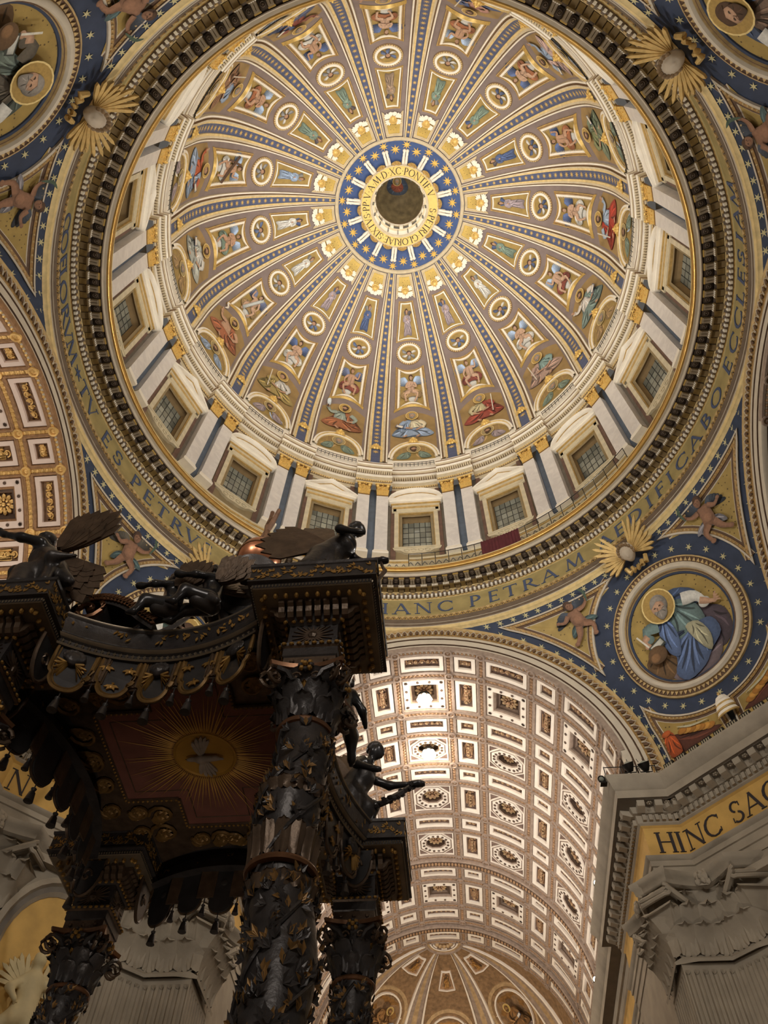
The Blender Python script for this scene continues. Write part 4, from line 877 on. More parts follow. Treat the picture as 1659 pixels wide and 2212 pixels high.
def tripanel(pts):
    mb=MB(); ks=[(0,.02),(.0,.14),(.12,.16),(.14,.1),(.34,.12),(.36,.07),(.5,.06),(.55,.03)]
    mb.grid([[pendS(x,z,h) for x,z in inset(pts,k)] for k,h in ks],mis=[0,0,1,2,1,1,0],closed=True)
    inn=inset(pts,.55); g=MB(); cx=sum(q[0] for q in inn)/len(inn); cy=sum(q[1] for q in inn)/len(inn)
    g.grid([[pendS(cx+(x-cx)*f,cy+(y-cy)*f,.03) for x,y in inn] for f in frange(1,.02,6)],closed=True)
    b=MB(); q=inset(pts,.24)
    for i in range(len(q)):
        a,c=q[i],q[(i+1)%len(q)]; L=math.hypot(c[0]-a[0],c[1]-a[1]); m_=max(1,int(L/.26))
        for j in range(m_):
            x,y=a[0]+(c[0]-a[0])*j/m_,a[1]+(c[1]-a[1])*j/m_; b.ball((0,0,0),(.08,.08,.06),5,T=lambda u,v,w:pendS(x+u,y+v,.13+w))
    return mb.mesh('spandrel_panel',['arch','umber','leafg'],30),g.mesh('mosaic_ground',['pgold']),b.mesh('bead_course',['ochre'])
TU={s:tripanel(tri_up(s)) for s in (-1,1)}; TD={s:tripanel(tri_dn(s)) for s in (-1,1)}
stp=MB(); sts=[]
for i in range(26):
    a=2*PI*i/26; sts.append((5.48*sin(a),MC+5.5*cos(a)))
for sg in (-1,1):
    for i in range(11): sts.append((sg*(2.6+.95*i),48.1))
    for i in range(16):
        z=47.3-.85*i; sts.append((sg*pend_hc(z)*.945,z))
for x,z in sts:
    if not 33.3<z<48.3: continue
    ps=star(6,.27,.09); stp.add([pendS(x,z,.07)]+[pendS(x+p,z+q,.04) for p,q in ps],[[0,1+i,1+(i+1)%12] for i in range(12)])
stp_me=stp.mesh('star_field',['starg'])
# winged cherub between medallion and ring
hv,hf=headmesh(.95); FT=lambda x,y,z:pendS(x*.86,47.9+(y*.8-z*.6)*.86,(y*.6+z*.8)*.86+.9)
cb=MB(); cb.add([FT(x,y,z) for x,y,z in hv],hf,0); facebits(cb,FT,.95,1)
for a in frange(-.35,PI+.35,11):
    for rr,zz in ((.62,.3),(.55,.0)): cb.ball((0,0,0),(.17,.17,.15),6,2,T=lambda x,y,z:FT(rr*cos(a)+x,.16+rr*sin(a)+y,zz+z))
cb_me=cb.mesh('cherub_head',[mat('cherub_stucco',(190,174,152),.6,var=.06),mat('cherub_eye',(70,56,48),.6),mat('cherub_hair',(130,104,72),.6,var=.2)],60)
cwb=MB()
for sg in (-1,1):
    for (an,l,dz) in ((40,2.75,0),(-6,2.3,.1)):
        a=R_(an); featherwing(cwb,lambda x,y,z:pendS(sg*((.45+x)*cos(a)-y*sin(a)),47.95+(.45+x)*sin(a)+y*cos(a),z*2+.45+dz+.12*x),l-.5,.85,5)
cwb_me=cwb.mesh('wing',['gold'])
cl=MB()
for k in range(5): cl.tube([pendS(-.9+.45*k,47.0-.25*abs(k-2)*-.6,.5),pendS(-.7+.35*k,46.75,.6),pendS(-.5+.3*k,46.9,.55)],[.16,.2,.1],6)
cl_me=cl.mesh('gilt_collar',['gold'],50)
def evangelist(p,robe,cloak,v):
    p.blob([(-.95,-.2),(-.6,-.05),(-.3,-.35),(-.35,-.75),(-.65,-.72),(-.9,-.5)],(112,86,58),folds=6,apex=(-.6,-.2))
    p.blob([(.35,.25),(.7,.05),(.9,-.2),(.8,-.6),(.45,-.75),(.3,-.3)],(84,72,80),folds=6,apex=(.6,0))
    p.blob([(-.6,-.72),(-.2,-.62),(.3,-.72),(.55,-.62),(.3,-.93),(-.3,-.93)],(120,106,110),folds=4)
    p.blob([(-.3,.5),(-.05,.72),(.3,.72),(.62,.45),(.55,.2),(.2,.3),(-.15,.1)],tuple(c*.9 for c in cloak),folds=8,apex=(0,.6))
    p.blob([(-.36,.32),(-.1,.5),(.25,.5),(.5,.2),(.45,-.2),(.0,-.25),(-.35,-.1)],robe,folds=10,apex=(.05,.5))
    p.blob([(-.4,-.05),(-.1,-.18),(.3,-.1),(.6,-.18),(.62,-.5),(.3,-.7),(.05,-.88),(-.35,-.94),(-.5,-.7),(-.35,-.45)],cloak,folds=13,apex=(.2,-.1))
    p.blob([(-.3,.4),(-.12,.3),(-.1,-.1),(-.25,-.45),(-.42,-.3),(-.42,.1)],tuple(min(255,c*1.12) for c in cloak),folds=6,apex=(-.2,.4))
    p.blob([(.1,-.05),(.36,-.1),(.44,-.45),(.3,-.72),(.16,-.45)],(170,166,138),folds=5,apex=(.25,-.05))
    p.limb([(.32,.42),(.58,.3),(.66,.1)],(.24,.16),(206,204,196)); p.limb([(.6,.18),(.74,.06),(.84,.0)],(.13,.07),SK)
    for k in range(4): p.stroke([(.82,.0),(.9,-.02+.04*k),(.95,-.06+.06*k)],.035,SK)
    p.limb([(-.34,.25),(-.6,.3),(-.62,.12)],(.22,.14),robe); p.limb([(-.62,.2),(-.72,.14),(-.7,.02)],(.13,.09),SK)
    p.stroke([(-.7,.0),(-.82,.3)],.035,(226,220,204),False)
    p.blob([(-.72,-.02),(-.4,.06),(-.36,-.1),(-.68,-.2)],(70,76,70),raw=True); p.blob([(-.68,-.03),(-.42,.03),(-.39,-.07),(-.66,-.15)],(196,196,186),raw=True)
    p.oval(-.62,-.22,.2,.17,(104,78,52)); p.oval(-.68,-.26,.1,.09,(140,104,70))
    p.head(-.12,.54,.17,SK,HG if v%2==0 else HB,True,look=-1 if v%2==0 else 1,halo=(176,144,80))
EV=[((112,134,132),(88,106,142)),((140,96,76),(88,110,102)),((96,88,76),(90,100,92)),((122,100,84),(82,98,126))]
PL=['lower right pendentive of blue mosaic with a gold medallion of a seated blue robed man','lower left blue mosaic pendentive half hidden behind the bronze canopy','upper left blue mosaic pendentive with a dim round medallion','upper right blue mosaic pendentive with a round medallion cut by the frame']
rn=random.Random(21)
for q in range(4):
    ro=-90*q
    o=link('ceiling',pm_me,None,kind='structure',label=PL[q],cat='pendentive',rot=ro)
    f=link('medallion_frame',fr_me,o); link('leaf_course',bc_me,f,kind='stuff'); link('mosaic_ground',mg_me,f)
    p=Pic(pendS,.012,q+300); p.h=.03; p.place(0,MC-.15,3.6*(1 if q%2==0 else -1),3.75); evangelist(p,*EV[q],q); p.done('evangelist_figure',f)
    for sg in (-1,1):
        for tt in (TU,TD):
            t=link('spandrel_panel',tt[sg][0],o); link('mosaic_ground',tt[sg][1],t); link('bead_course',tt[sg][2],t,kind='stuff')
            p=Pic(pendS,.012,q*7+sg+340); p.h=.04
            if tt is TU: p.place(sg*6.0,46.1,1.75*sg,1.65,-.1*sg); putto(p,(60,66,76) if q!=1 else (84,78,68),(78,98,98) if sg<0 else (138,134,138),(142,104,80)); p.done('putto_figure',t)
            else:
                p.place(sg*3.0,35.2,1.75*sg,1.35)
                p.blob([(-1.1,-.8),(1.0,-.8),(.85,.2),(.3,.1),(-.3,-.35),(-1.0,-.55)],(92,52,40),folds=5,apex=(.8,0))
                for k in range(7): p.oval(-.85+.17*k,-.42+.09*k,.2,.16,(206,150,70) if k%2 else (176,120,52))
                p.blob([(.45,-.8),(.95,-.8),(.95,.25),(.62,.4),(.5,.1)],(176,82,40),folds=6,apex=(.75,.4)); p.oval(.78,.42,.2,.16,(190,96,46))
                p.stroke([(-.9,-.1),(-.2,.1),(.3,.45)],.1,(196,190,160)); p.done('regalia_figure',t)
    link('star_field',stp_me,o,kind='stuff')
    ch_=link('cherub_head',cb_me,o); link('wing',cwb_me,ch_); link('gilt_collar',cl_me,ch_)
# papal looking triple crown in relief at the foot of the medallion
    tc_=MB()
    TT=lambda x,y,z:pendS(x*.85,34.3+y*.9,.45+z)
    for j,(w,y0) in enumerate(((.82,0),(.76,.42),(.62,.84))):
        tc_.grid([[TT(w*k_*sin(a),y0+dy,.5*w*k_*cos(a)) for a in frange(-1.57,1.57,9)] for k_,dy in ((1,0),(1.08,.04),(1.08,.14),(1,.18))],1)
        tc_.grid([[TT(w*k_*sin(a),y0+dy,.5*w*k_*cos(a)) for a in frange(-1.57,1.57,9)] for k_,dy in ((1,.18),(.9,.44))],0)
    tc_.grid([[TT(.55*k_*sin(a),1.26+dy,.3*k_*cos(a)) for a in frange(-1.57,1.57,9)] for k_,dy in ((1,0),(.7,.3),(.1,.45))],0); tc_.ball((0,0,0),.14,6,1,T=lambda x,y,z:TT(x,1.8+y,z))
    tc_.obj('triple_crown',['white','gold'],o,50)
# ------------------------------------------------------------------ arches
av=MB()
def AV(R,y,n=49):
    return [(R*sin(t),y,ZV+R*cos(t)) for t in frange(-PI/2,PI/2,n)]
pa=[(12.85,23.0,0),(12.85,22.75,0),(12.9,22.66,0),(13.35,22.66,0),(13.37,22.72,1),(13.43,22.72,1),(13.45,22.6,1),(13.95,22.6,0),(13.97,22.66,1),(14.03,22.66,1),(14.05,22.55,1),(14.3,22.55,0),(14.34,22.5,2),(14.9,22.42,2),(14.95,22.36,3),(15.15,22.36,3),(15.19,22.95,3)]
rows=[]
for R,y,_ in pa:
    r_=AV(R,y); rows.append([(-R,y,31.5)]+r_+[(R,y,31.5)])
av.grid(rows,mis=[p[2] for p in pa[1:]]); av_me=av.mesh('archivolt',['arch','umber','leafg','ochre'],35)
al=MB()
for i in range(92):
    t=-PI/2+PI*(i+.5)/92
    TL=lambda x,y,z:((14.36+y)*sin(t)+x*cos(t),22.42-z,ZV+(14.36+y)*cos(t)-x*sin(t))
    al.tube([TL(-.22,.0,.02),TL(-.2,.3,.03),TL(-.0,.52,.03),TL(.2,.3,.03),TL(.22,0,.02)],.035,4,0); al.prism([(-.07,.05),(.07,.05),(.1,.25),(0,.4),(-.1,.25)],0,.06,1,T=TL)
al_me=al.mesh('leaf_course',['arch','umber'])
# ------------------------------------------------------------------ coffered vaults
M['vground']=mat('vault_ground',(126,104,92),.75,var=.22,scale=3,bump=.3)
M['vrib']=mat('vault_rib',(158,138,122),.65,var=.2,scale=3,bump=.2)
M['vrel']=mat('vault_relief',(168,132,98),.55,.1,var=.3,scale=4,bump=.3,bscale=6)
M['vgold']=mat('vault_gilding',(186,156,116),.5,.2,var=.2,scale=3)
M['vwhite']=mat('vault_white',(244,232,216),.6,var=.04)
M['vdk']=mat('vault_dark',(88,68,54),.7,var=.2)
M['vgold2']=mat('side_vault_gilding',(224,182,112),.45,.3,var=.2,scale=3)
M['vground2']=mat('side_vault_ground',(132,100,74),.65,.1,var=.2,scale=3)
def VT(a,b,h): t=a/RV; return ((RV-h)*sin(t),b,(RV-h)*cos(t))
def ringr(mb,prof,shape,mats_closed=True):
    mb.grid([[VT(x,y,h) for x,y in shape(d)] for d,h,_ in prof],mis=[p[2] for p in prof[:-1]],closed=True)
def rectsh(w,h,n=4):
    def f(d):
        a,b=w-d,h-d; o=[]
        for i in range(n): o.append((-a+2*a*i/n,-b))
        for i in range(n): o.append((a,-b+2*b*i/n))
        for i in range(n): o.append((a-2*a*i/n,b))
        for i in range(n): o.append((-a,b-2*b*i/n))
        return o
    return f
def octsh(w,h):
    def f(d):
        a,b=w-d,h-d; c=.42
        return [(-a*c,-b),(a*c,-b),(a,-b*c),(a,b*c),(a*c,b),(-a*c,b),(-a,b*c),(-a,-b*c)]
    return f
def circsh(r,n=16): return lambda d:[((r-d)*sin(2*PI*i/n),(r-d)*cos(2*PI*i/n)) for i in range(n)]
def scroll(mb,x0,y0,r,mi,sg=1,h=.1):
    mb.tube([VT(x0+r*(1-k/14)*cos(sg*k*.62),y0+r*(1-k/14)*sin(sg*k*.62),h) for k in range(13)],.05+.03*r,5,mi)
def rosette(mb,r,mi,mi2,h=.05):
    for lay,(rr,n,hh) in enumerate(((1,10,.0),(.62,8,.08))):
        for k in range(n):
            a=2*PI*k/n; mb.ball((0,0,0),(r*rr*.3,r*rr*.2,.1),6,mi if lay==0 else mi2,T=lambda x,y,z:VT((r*rr*.62+x)*cos(a)-y*sin(a),(r*rr*.62+x)*sin(a)+y*cos(a),h+hh+z))
    mb.ball((0,0,0),(r*.2,r*.2,.14),6,mi2,T=lambda x,y,z:VT(x,y,h+.16+z))
    
def coffer(kind,w,h,seed):
    mb=MB(); rn=random.Random(seed)
    if kind=='rect': mb.grid([[VT(x,y,-.22) for x in frange(-w+.4,w-.4,5)] for y in (-h+.4,h-.4)],1)
    if kind=='rect':
        ringr(mb,[(-.26,-.02,0),(-.22,.12,0),(-.1,.12,0),(-.06,-.02,1),(-.02,-.06,2),(.0,.06,2),(.3,.06,2),(.32,-.14,1),(.4,-.14,1),(.42,-.22,1)],rectsh(w,h))
        n=max(1,int(max(w,h)*2/.62)); L=(max(w,h)-.5)
        for i in range(n):
            t=-L+2*L*(i+.5)/n if n>1 else 0; x0,y0=(t,0) if w>h else (0,t); m_=min(w,h)-.5
            scroll(mb,x0,y0,max(.14,m_*.8),3,1 if i%2 else -1,-.14); mb.ball((0,0,0),(.12,.12,.1),6,4,T=lambda x,y,z:VT(x0+x,y0+y,-.14+z))
        if min(w,h)>.6:
            for k in range(7): mb.ball((0,0,0),(.12,.09,.08),5,3,T=lambda x,y,z:VT(rn.uniform(-w+.5,w-.5)*0+(-w+.5+(2*w-1)*k/6)+x,rn.choice((-1,1))*(h-.5)*.6+y,-.16+z))
    elif kind=='square':
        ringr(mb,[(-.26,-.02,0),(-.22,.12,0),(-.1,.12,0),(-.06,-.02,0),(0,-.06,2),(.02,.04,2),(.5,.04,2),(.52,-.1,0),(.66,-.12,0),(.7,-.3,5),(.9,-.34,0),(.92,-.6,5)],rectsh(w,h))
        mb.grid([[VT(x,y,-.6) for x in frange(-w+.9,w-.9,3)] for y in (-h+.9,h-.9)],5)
        rosette(mb,min(w,h)-.75,4,3,-.5)
        for i in range(4):
            for sx,sy in ((1,0),(-1,0),(0,1),(0,-1)):
                k=-1+2*i/3 if i<4 else 0; x0,y0=(sx*(w-.26),k*(h-.26)) if sx else (k*(w-.26),sy*(h-.26))
                ps=star(8,.15,.08) if i in (0,3) else [(.11*sin(2*PI*j/10),.11*cos(2*PI*j/10)) for j in range(10)]
                mb.prism(ps,.03,.09,5,T=lambda x,y,z:VT(x0+x,y0+y,z))
    else:
        ringr(mb,[(-.26,-.02,0),(-.22,.12,0),(-.1,.12,0),(-.06,-.02,0),(0,-.06,2),(.02,.04,2),(.12,.04,2),(.13,-.1,1)],rectsh(w,h))
        for sx in (-1,1):
            for sy in (-1,1): mb.prism([(sx*(w-.1),sy*(h*.36)),(sx*(w-.1),sy*(h-.1)),(sx*(w*.36),sy*(h-.1))][::sx*sy],-.2,-.06,1,T=VT)
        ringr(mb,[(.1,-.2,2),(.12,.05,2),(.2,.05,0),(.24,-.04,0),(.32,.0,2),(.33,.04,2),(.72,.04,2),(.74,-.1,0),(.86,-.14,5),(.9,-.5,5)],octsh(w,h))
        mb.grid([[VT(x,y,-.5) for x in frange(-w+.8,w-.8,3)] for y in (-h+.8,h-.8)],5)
        rosette(mb,min(w,h)-.8,4,3,-.42)
        for k in range(16):
            a=2*PI*(k+.5)/16; x0,y0=(w-.55)*cos(a)*1.02,(h-.55)*sin(a)*1.02
            ps=star(6,.14,.07) if k%2 else [(.12*sin(2*PI*j/10),.12*cos(2*PI*j/10)) for j in range(10)]
            mb.prism(ps,.03,.09,5,T=lambda x,y,z:VT(x0+x,y0+y,z))
    return mb
PH=[(-1.413,-1.212),(-1.212,-.888),(-.888,-.687),(-.687,-.363),(-.363,-.162),(-.162,.162),(.162,.363),(.363,.687),(.687,.888),(.888,1.212),(1.212,1.413)]
RW_=[(23.28,24.85,'n'),(25.83,28.97,'square'),(30.12,31.59,'n'),(32.38,35.14,'oct'),(36.09,37.38,'n'),(38.36,41.61,'oct'),(42.66,43.96,'n'),(44.83,48.03,'oct'),(50.08,51.25,'n'),(52.45,55.46,'square'),(56.73,58.01,'n'),(60.72,61.92,'n')]
YN=[22.97,25.35,29.55,31.98,35.6,37.87,42.1,44.4,48.35,49.6,51.85,56.1,58.8,60.3,62.4]
M['vrib2']=mat('side_vault_rib',(156,118,82),.6,.15,var=.25,scale=4,bump=.3); M['vwhite2']=mat('side_vault_white',(228,206,192),.6,var=.05)
VM=['vrib','vground','vwhite','vrel','vgold','vdk']; VM2=['vrib2','vground2','vwhite2','vgold2','vgold2','vdk']
_cf={}
def vault(name,rows,cols,ylim,label,rot,mats,ribs,tag):
    mb=MB(); ys=frange(22.9,ylim,24)
    mb.grid([[((RV+.8)*sin(t),y,ZV+(RV+.8)*cos(t)) for t in frange(-PI/2,PI/2,41)] for y in ys],0)
    v=mb.obj(name,[mats[1]],None,60,kind='structure',label=label,cat='vault'); v.rotation_euler=(0,0,R_(rot))
    # rib lattice standing proud of the coffers, with bead courses and bosses at the crossings
    rb=MB()
    VV=lambda t,y,h:((RV-h)*sin(t),y,ZV+(RV-h)*cos(t))
    edges=sorted({x for p in [PH[c] for c in cols] for x in p}); yy=[y for y in YN if y<=ylim+.1]
    for e in edges:
        for o,h,mi in ((-.024,.0,0),): rb.grid([[VV(e+a,y,h) for y in frange(yy[0],yy[-1],30)] for a,h in ((-.027,-.28),(-.024,.1),(-.012,.1),(-.010,.04),(.010,.04),(.012,.1),(.024,.1),(.027,-.28))],mis=[0,0,0,1,0,0,0])
    for y in yy: rb.grid([[VV(t,y+b,h) for t in frange(edges[0],edges[-1],40)] for b,h in ((-.36,-.28),(-.32,.1),(-.16,.1),(-.13,.04),(.13,.04),(.16,.1),(.32,.1),(.36,-.28))],mis=[0,0,0,1,0,0,0])
    for e in edges:
        for y in yy: rb.grid([[VV(e+r*sin(2*PI*i/12)/RV,y+r*cos(2*PI*i/12),h) for i in range(12)] for r,h in ((.36,.05),(.34,.2),(.24,.22),(.2,.12),(.12,.12),(.0,.2))],mis=[2,2,2,1,2],closed=True)
    rbo=rb.obj('rib_lattice',[mats[0],mats[3],'vrib' if tag=='f' else 'vgold2'],v,40)
    bd=MB()
    for e in edges:
        y=yy[0]
        while y<yy[-1]:
            bd.ball((0,0,0),(.16,.12,.1),5,0,T=lambda a,b,c:VV(e+a/RV,y+b,.06+c)); y+=.33
    for y in yy:
        t=edges[0]
        while t<edges[-1]:
            bd.ball((0,0,0),(.12,.16,.1),5,0,T=lambda a,b,c:VV(t+a/RV,y+b,.06+c)); t+=.33/RV
    bd.obj('leaf_course',[mats[3]],rbo,kind='stuff')
    for ri in rows:
        y0,y1,kd=RW_[ri]
        for c in cols:
            p0,p1=PH[c]; wide=(p1-p0)>.25; hw=1.68 if wide else .83; hh=(y1-y0)/2
            k='rect' if kd=='n' or not wide else kd
            key=(k,round(hw,2),round(hh,2),tag)
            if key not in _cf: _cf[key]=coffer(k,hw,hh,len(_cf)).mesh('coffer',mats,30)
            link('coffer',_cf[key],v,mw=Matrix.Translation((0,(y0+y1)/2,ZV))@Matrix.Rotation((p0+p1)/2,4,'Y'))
    for y0,y1 in ribs:
        ar=MB(); ar.grid([[VV(t,y,h) for t in frange(-1.5,1.5,50)] for y,h in ((y0,-.1),(y0,.35),(y0+.12,.42),(y1-.12,.42),(y1,.35),(y1,-.1))],mis=[1,1,0,1,1])
        for i in range(120):
            t=-1.5+3*i/119; ar.ball((0,0,0),(.15,.26,.12),6,2,T=lambda a,b,c:VV(t+a/RV,(y0+y1)/2+b,.42+c))
        ar.obj('arch_rib',['vdk',mats[0],mats[3]],v,40)
    a_=link('archivolt',av_me,v); link('leaf_course',al_me,a_,kind='stuff')
    return v
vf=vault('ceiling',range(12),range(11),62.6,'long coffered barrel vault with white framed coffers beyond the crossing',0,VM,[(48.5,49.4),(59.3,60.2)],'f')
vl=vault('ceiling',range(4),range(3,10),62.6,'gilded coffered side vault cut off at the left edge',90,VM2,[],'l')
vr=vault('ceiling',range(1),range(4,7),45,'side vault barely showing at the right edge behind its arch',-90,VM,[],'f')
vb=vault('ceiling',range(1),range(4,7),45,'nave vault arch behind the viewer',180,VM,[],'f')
# ---- apse conch
YA=62.4
def CQ(az,th,h=0): r=12.9-h; return (r*sin(th)*sin(az),YA+r*sin(th)*cos(az),ZV+r*cos(th))
cq=MB(); cq.grid([[CQ(a,t) for a in frange(-PI/2,PI/2,33)] for t in frange(0,PI/2,17)],0)
cqo=cq.obj('ceiling',[mat('conch_ground',(142,112,80),.6,.15,var=.3,scale=2.5,bump=.4,bscale=4)],None,60,kind='structure',label='ribbed half dome of the apse with oval reliefs at the bottom edge',cat='half dome')
rb=MB()
for a0 in (-1.22,-.42,.42,1.22):
    for o,h,mi in ((0,0,0),):
        rb.grid([[CQ(a0+b,t,h) for t in frange(.16,PI/2,22)] for b,h in ((-.115,0),(-.11,.2),(-.085,.22),(-.08,.08),(-.03,.1),(.03,.1),(.08,.08),(.085,.22),(.11,.2),(.115,0))],mis=[0,0,1,1,2,1,1,0,0])
rb.obj('conch_rib',['vwhite','vrib','vgold'],cqo,40)
def CQL(a0,t0): return lambda x,y,h:CQ(a0+x/(12.9*max(.2,sin(t0-y/12.9))),t0-y/12.9,h)
def shape_ring(T,sh,prof,name,mats,parent):
    mb=MB(); mb.grid([[T(x,y,h) for x,y in sh(d)] for d,h,_ in prof],mis=[p[2] for p in prof[:-1]],closed=True); return mb.obj(name,mats,parent,40)
rn=random.Random(5)
for a0,t0,r in ((0,.92,2.35),(-.84,.82,2.2),(.84,.82,2.2)):
    T=CQL(a0,t0); o=shape_ring(T,lambda d:[((r-d)*sin(2*PI*i/28),(r-d)*cos(2*PI*i/28)*(1.12)) for i in range(28)],[(-.65,.0,0),(-.62,.14,0),(-.3,.14,0),(-.26,.0,1),(0,.0,1),(.02,.2,1),(.16,.2,1),(.18,.0,2),(r*.6,.0,2),(r-.01,.0,2)],'oval_relief',['vgold','vwhite',mat('relief_gold',(150,110,62),.5,.4,var=.3,scale=3)],cqo)
    p=Pic(lambda x,y,h:T(x,y,h+.02),.03,3); p.place(0,-.1,1.5,1.5); saint(p,(150,110,66),(132,96,58),(168,126,78),(120,86,52),0); p.done('relief_figure',o,matn='flatc')  # relief built of flat shapes; its light and shade are vertex colours
for a0,t0 in ((0,.42),(-.84,.33),(.84,.33)):
    T=CQL(a0,t0); W=(.75,1.25) if a0==0 else (.85,1.5)
    sh=lambda d:[(-W[1]*.72+d,-1.2+d),(0,-1.3+d),(W[1]*.72-d,-1.2+d),(W[0]*.62-d,1.0-d),(0,.95-d),(-W[0]*.62+d,1.0-d)]
    o=shape_ring(T,sh,[(-.04,0,0),(0,.18,0),(.1,.18,0),(.12,.02,1),(.4,.02,1)],'kite_panel',['vwhite','vrel'],cqo)
    p=Pic(lambda x,y,h:T(x,y,h+.02),.03,3); p.place(0,-.1,.5,.8); angelstand(p,(176,130,70),(150,108,60),(180,134,80),(120,86,52)); p.done('relief_figure',o,matn='flatc')  # shading of this relief is likewise painted into the vertex colours
T=lambda x,y,h:CQ(math.atan2(x,y+1e-6),math.hypot(x,y)/12.9,h)
mb=MB(); mb.grid([[T(r*sin(a),r*cos(a),h) for a in frange(-1.5,1.5,20)] for r,h in ((2.1,0),(2.05,.2),(1.85,.22),(1.8,.1),(1.55,.12),(1.5,.2),(1.35,.2),(1.3,.02))],mis=[0,0,0,1,2,2,0])
for a in (-1.0,-.5,0,.5,1.0): mb.ball((0,0,0),(.25,.25,.2),8,1,T=lambda x,y,z:T(.85*sin(a)+x,.85*cos(a)+y,.1+z))
for a in (-.95,0,.95): mb.box(-.3,.3,-.08,.08,0,.2,2,T=lambda x,y,z:T(1.15*sin(a)+x*cos(a)+y*sin(a),1.15*cos(a)-x*sin(a)+y*cos(a),z))
mb.obj('crown_boss',['vrib','vgold','vwhite'],cqo,40)
# lamps hung in two coffers of the crown
for y in (27.4,33.76):
    t=empty('vault_lamp',(0,y,ZV+RV-.55),'%s glaring white lamp in a coffer of the far vault crown'%('nearer' if y<30 else 'farther'),'lamp')
    mb=MB(); mb.lathe([(.0,.42),(.52,.4),(.6,.1),(.4,.0)],14); mb.obj('lamp_housing',['iron'],t)
    mb=MB()
    for k in range(8):  # ring of extra bulbs, widening the lamp to stand for its bloom
        a=2*PI*k/8; mb.ball((.44*sin(a),.44*cos(a),-.06),.2,8)
    mb.ball((0,0,-.1),.3,10); mb.obj('bulb_glare',[mat('lit_bulb',(255,236,206),.5,emis=45.)],t)
    lamp('POINT','lamp_glow',(0,y,ZV+RV-1.0),LP_VLT*.6,(1,.93,.84),None,.3)
# ------------------------------------------------------------------ piers, entablatures, pilasters
M['pier']=mat('pier_stone',(160,148,130),.7,var=.14,scale=.8,bump=.12,bscale=3)
M['pier2']=mat('pier_stone_dark',(112,104,94),.7,var=.16,scale=1.2)
M['frz2']=mat('pier_frieze',(206,166,92),.55,.15,var=.14,scale=1.)
def sweep(mb,path,prof,mis,sg=1):
    """sweep an outline (outward offset, z) along a plan path; outward = left of travel * sg"""
    rows=[]; n=len(path); nm=[]
    for i in range(n):
        def nrm(a,b):
            dx,dy=b[0]-a[0],b[1]-a[1]; l=math.hypot(dx,dy); return (-dy/l*sg,dx/l*sg)
        if i==0: m_=nrm(path[0],path[1]); k=1
        elif i==n-1: m_=nrm(path[-2],path[-1]); k=1
        else:
            a,b=nrm(path[i-1],path[i]),nrm(path[i],path[i+1]); m_=(a[0]+b[0],a[1]+b[1]); l=math.hypot(*m_); m_=(m_[0]/l,m_[1]/l); k=1/(m_[0]*a[0]+m_[1]*a[1])
        nm.append((m_[0]*k,m_[1]*k))
    for o,z in prof: rows.append([(path[i][0]+nm[i][0]*o,path[i][1]+nm[i][1]*o,z) for i in range(n)])
    mb.grid(rows,mis=mis)
PATH=[(46,12.6),(22.7,12.6),(22.7,14.8),(14.8,22.7),(12.6,22.7),(12.6,35.7),(13.25,35.7),(13.25,62.5)]
EP=[(-.1,25.8,0),(.06,25.8,0),(.06,26.3,0),(.14,26.34,0),(.14,26.8,0),(.22,26.84,0),(.22,27.15,0),(.34,27.25,0),(.4,27.4,0),(0,27.45,1),(0,29.4,2),(.12,29.5,2),(.22,29.6,0),(.25,30.1,0),(.4,30.15,0),(.5,30.4,0),(.52,30.5,0),(1.25,30.6,3),(1.28,31.1,0),(1.4,31.2,0),(1.52,31.5,0),(1.72,31.8,0),(1.74,31.95,0),(-.5,32.0,0)]
md_=MB(); md_.prism([(0,30.6),(0,30.15),(.5,30.1),(.95,30.25),(1.02,30.4),(1.05,30.6)],-.22,.22,0,T=lambda a,z,b:(b,-a,z)); md_.ball((0,-.15,30.15),(.18,.12,.12),6); md_.box(-.3,.3,-.6,0,30.55,30.62); mdm=md_.mesh('modillion',['pier'])
sp_=MB(); sp_.box(-.25,.25,-1.1,-.55,30.56,30.62,0)
for i in range(6):
    a=PI/3*i; sp_.ball((.12*cos(a),-.82+.12*sin(a),30.52),(.08,.08,.06),5,1)
sp_.ball((0,-.82,30.48),.08,5,1); spm=sp_.mesh('soffit_panel',['pier2','pier'])
def acanthus(mb,T,x0,z0,w,h,out,mi=0,n=7,lobes=True):
    """one curling leaf: T(x,y,z) with y towards the viewer"""
    rows=[]
    for i in range(n):
        f=i/(n-1); c=out*(f**2.2)*(1.15 if f<.9 else 1.0); z=z0+h*(f if f<.86 else .86+.5*(.86-f)); ww=w*(.55+.75*sin(PI*min(1,f*1.05)*.8))*(1-.75*max(0,f-.72)/.28)
        r=[]
        for j in range(7):
            s=-1+j/3; r.append(T(x0+s*ww/2*(1.0+.16*(i%2)*abs(s)),.1*h*.3+c+.06*(1-abs(s))*h*.5-.05*abs(s)+(.07 if j%2 else 0)*h*.4,z+(-.05*h*abs(s))))
        rows.append(r)
    mb.grid(rows,mi)
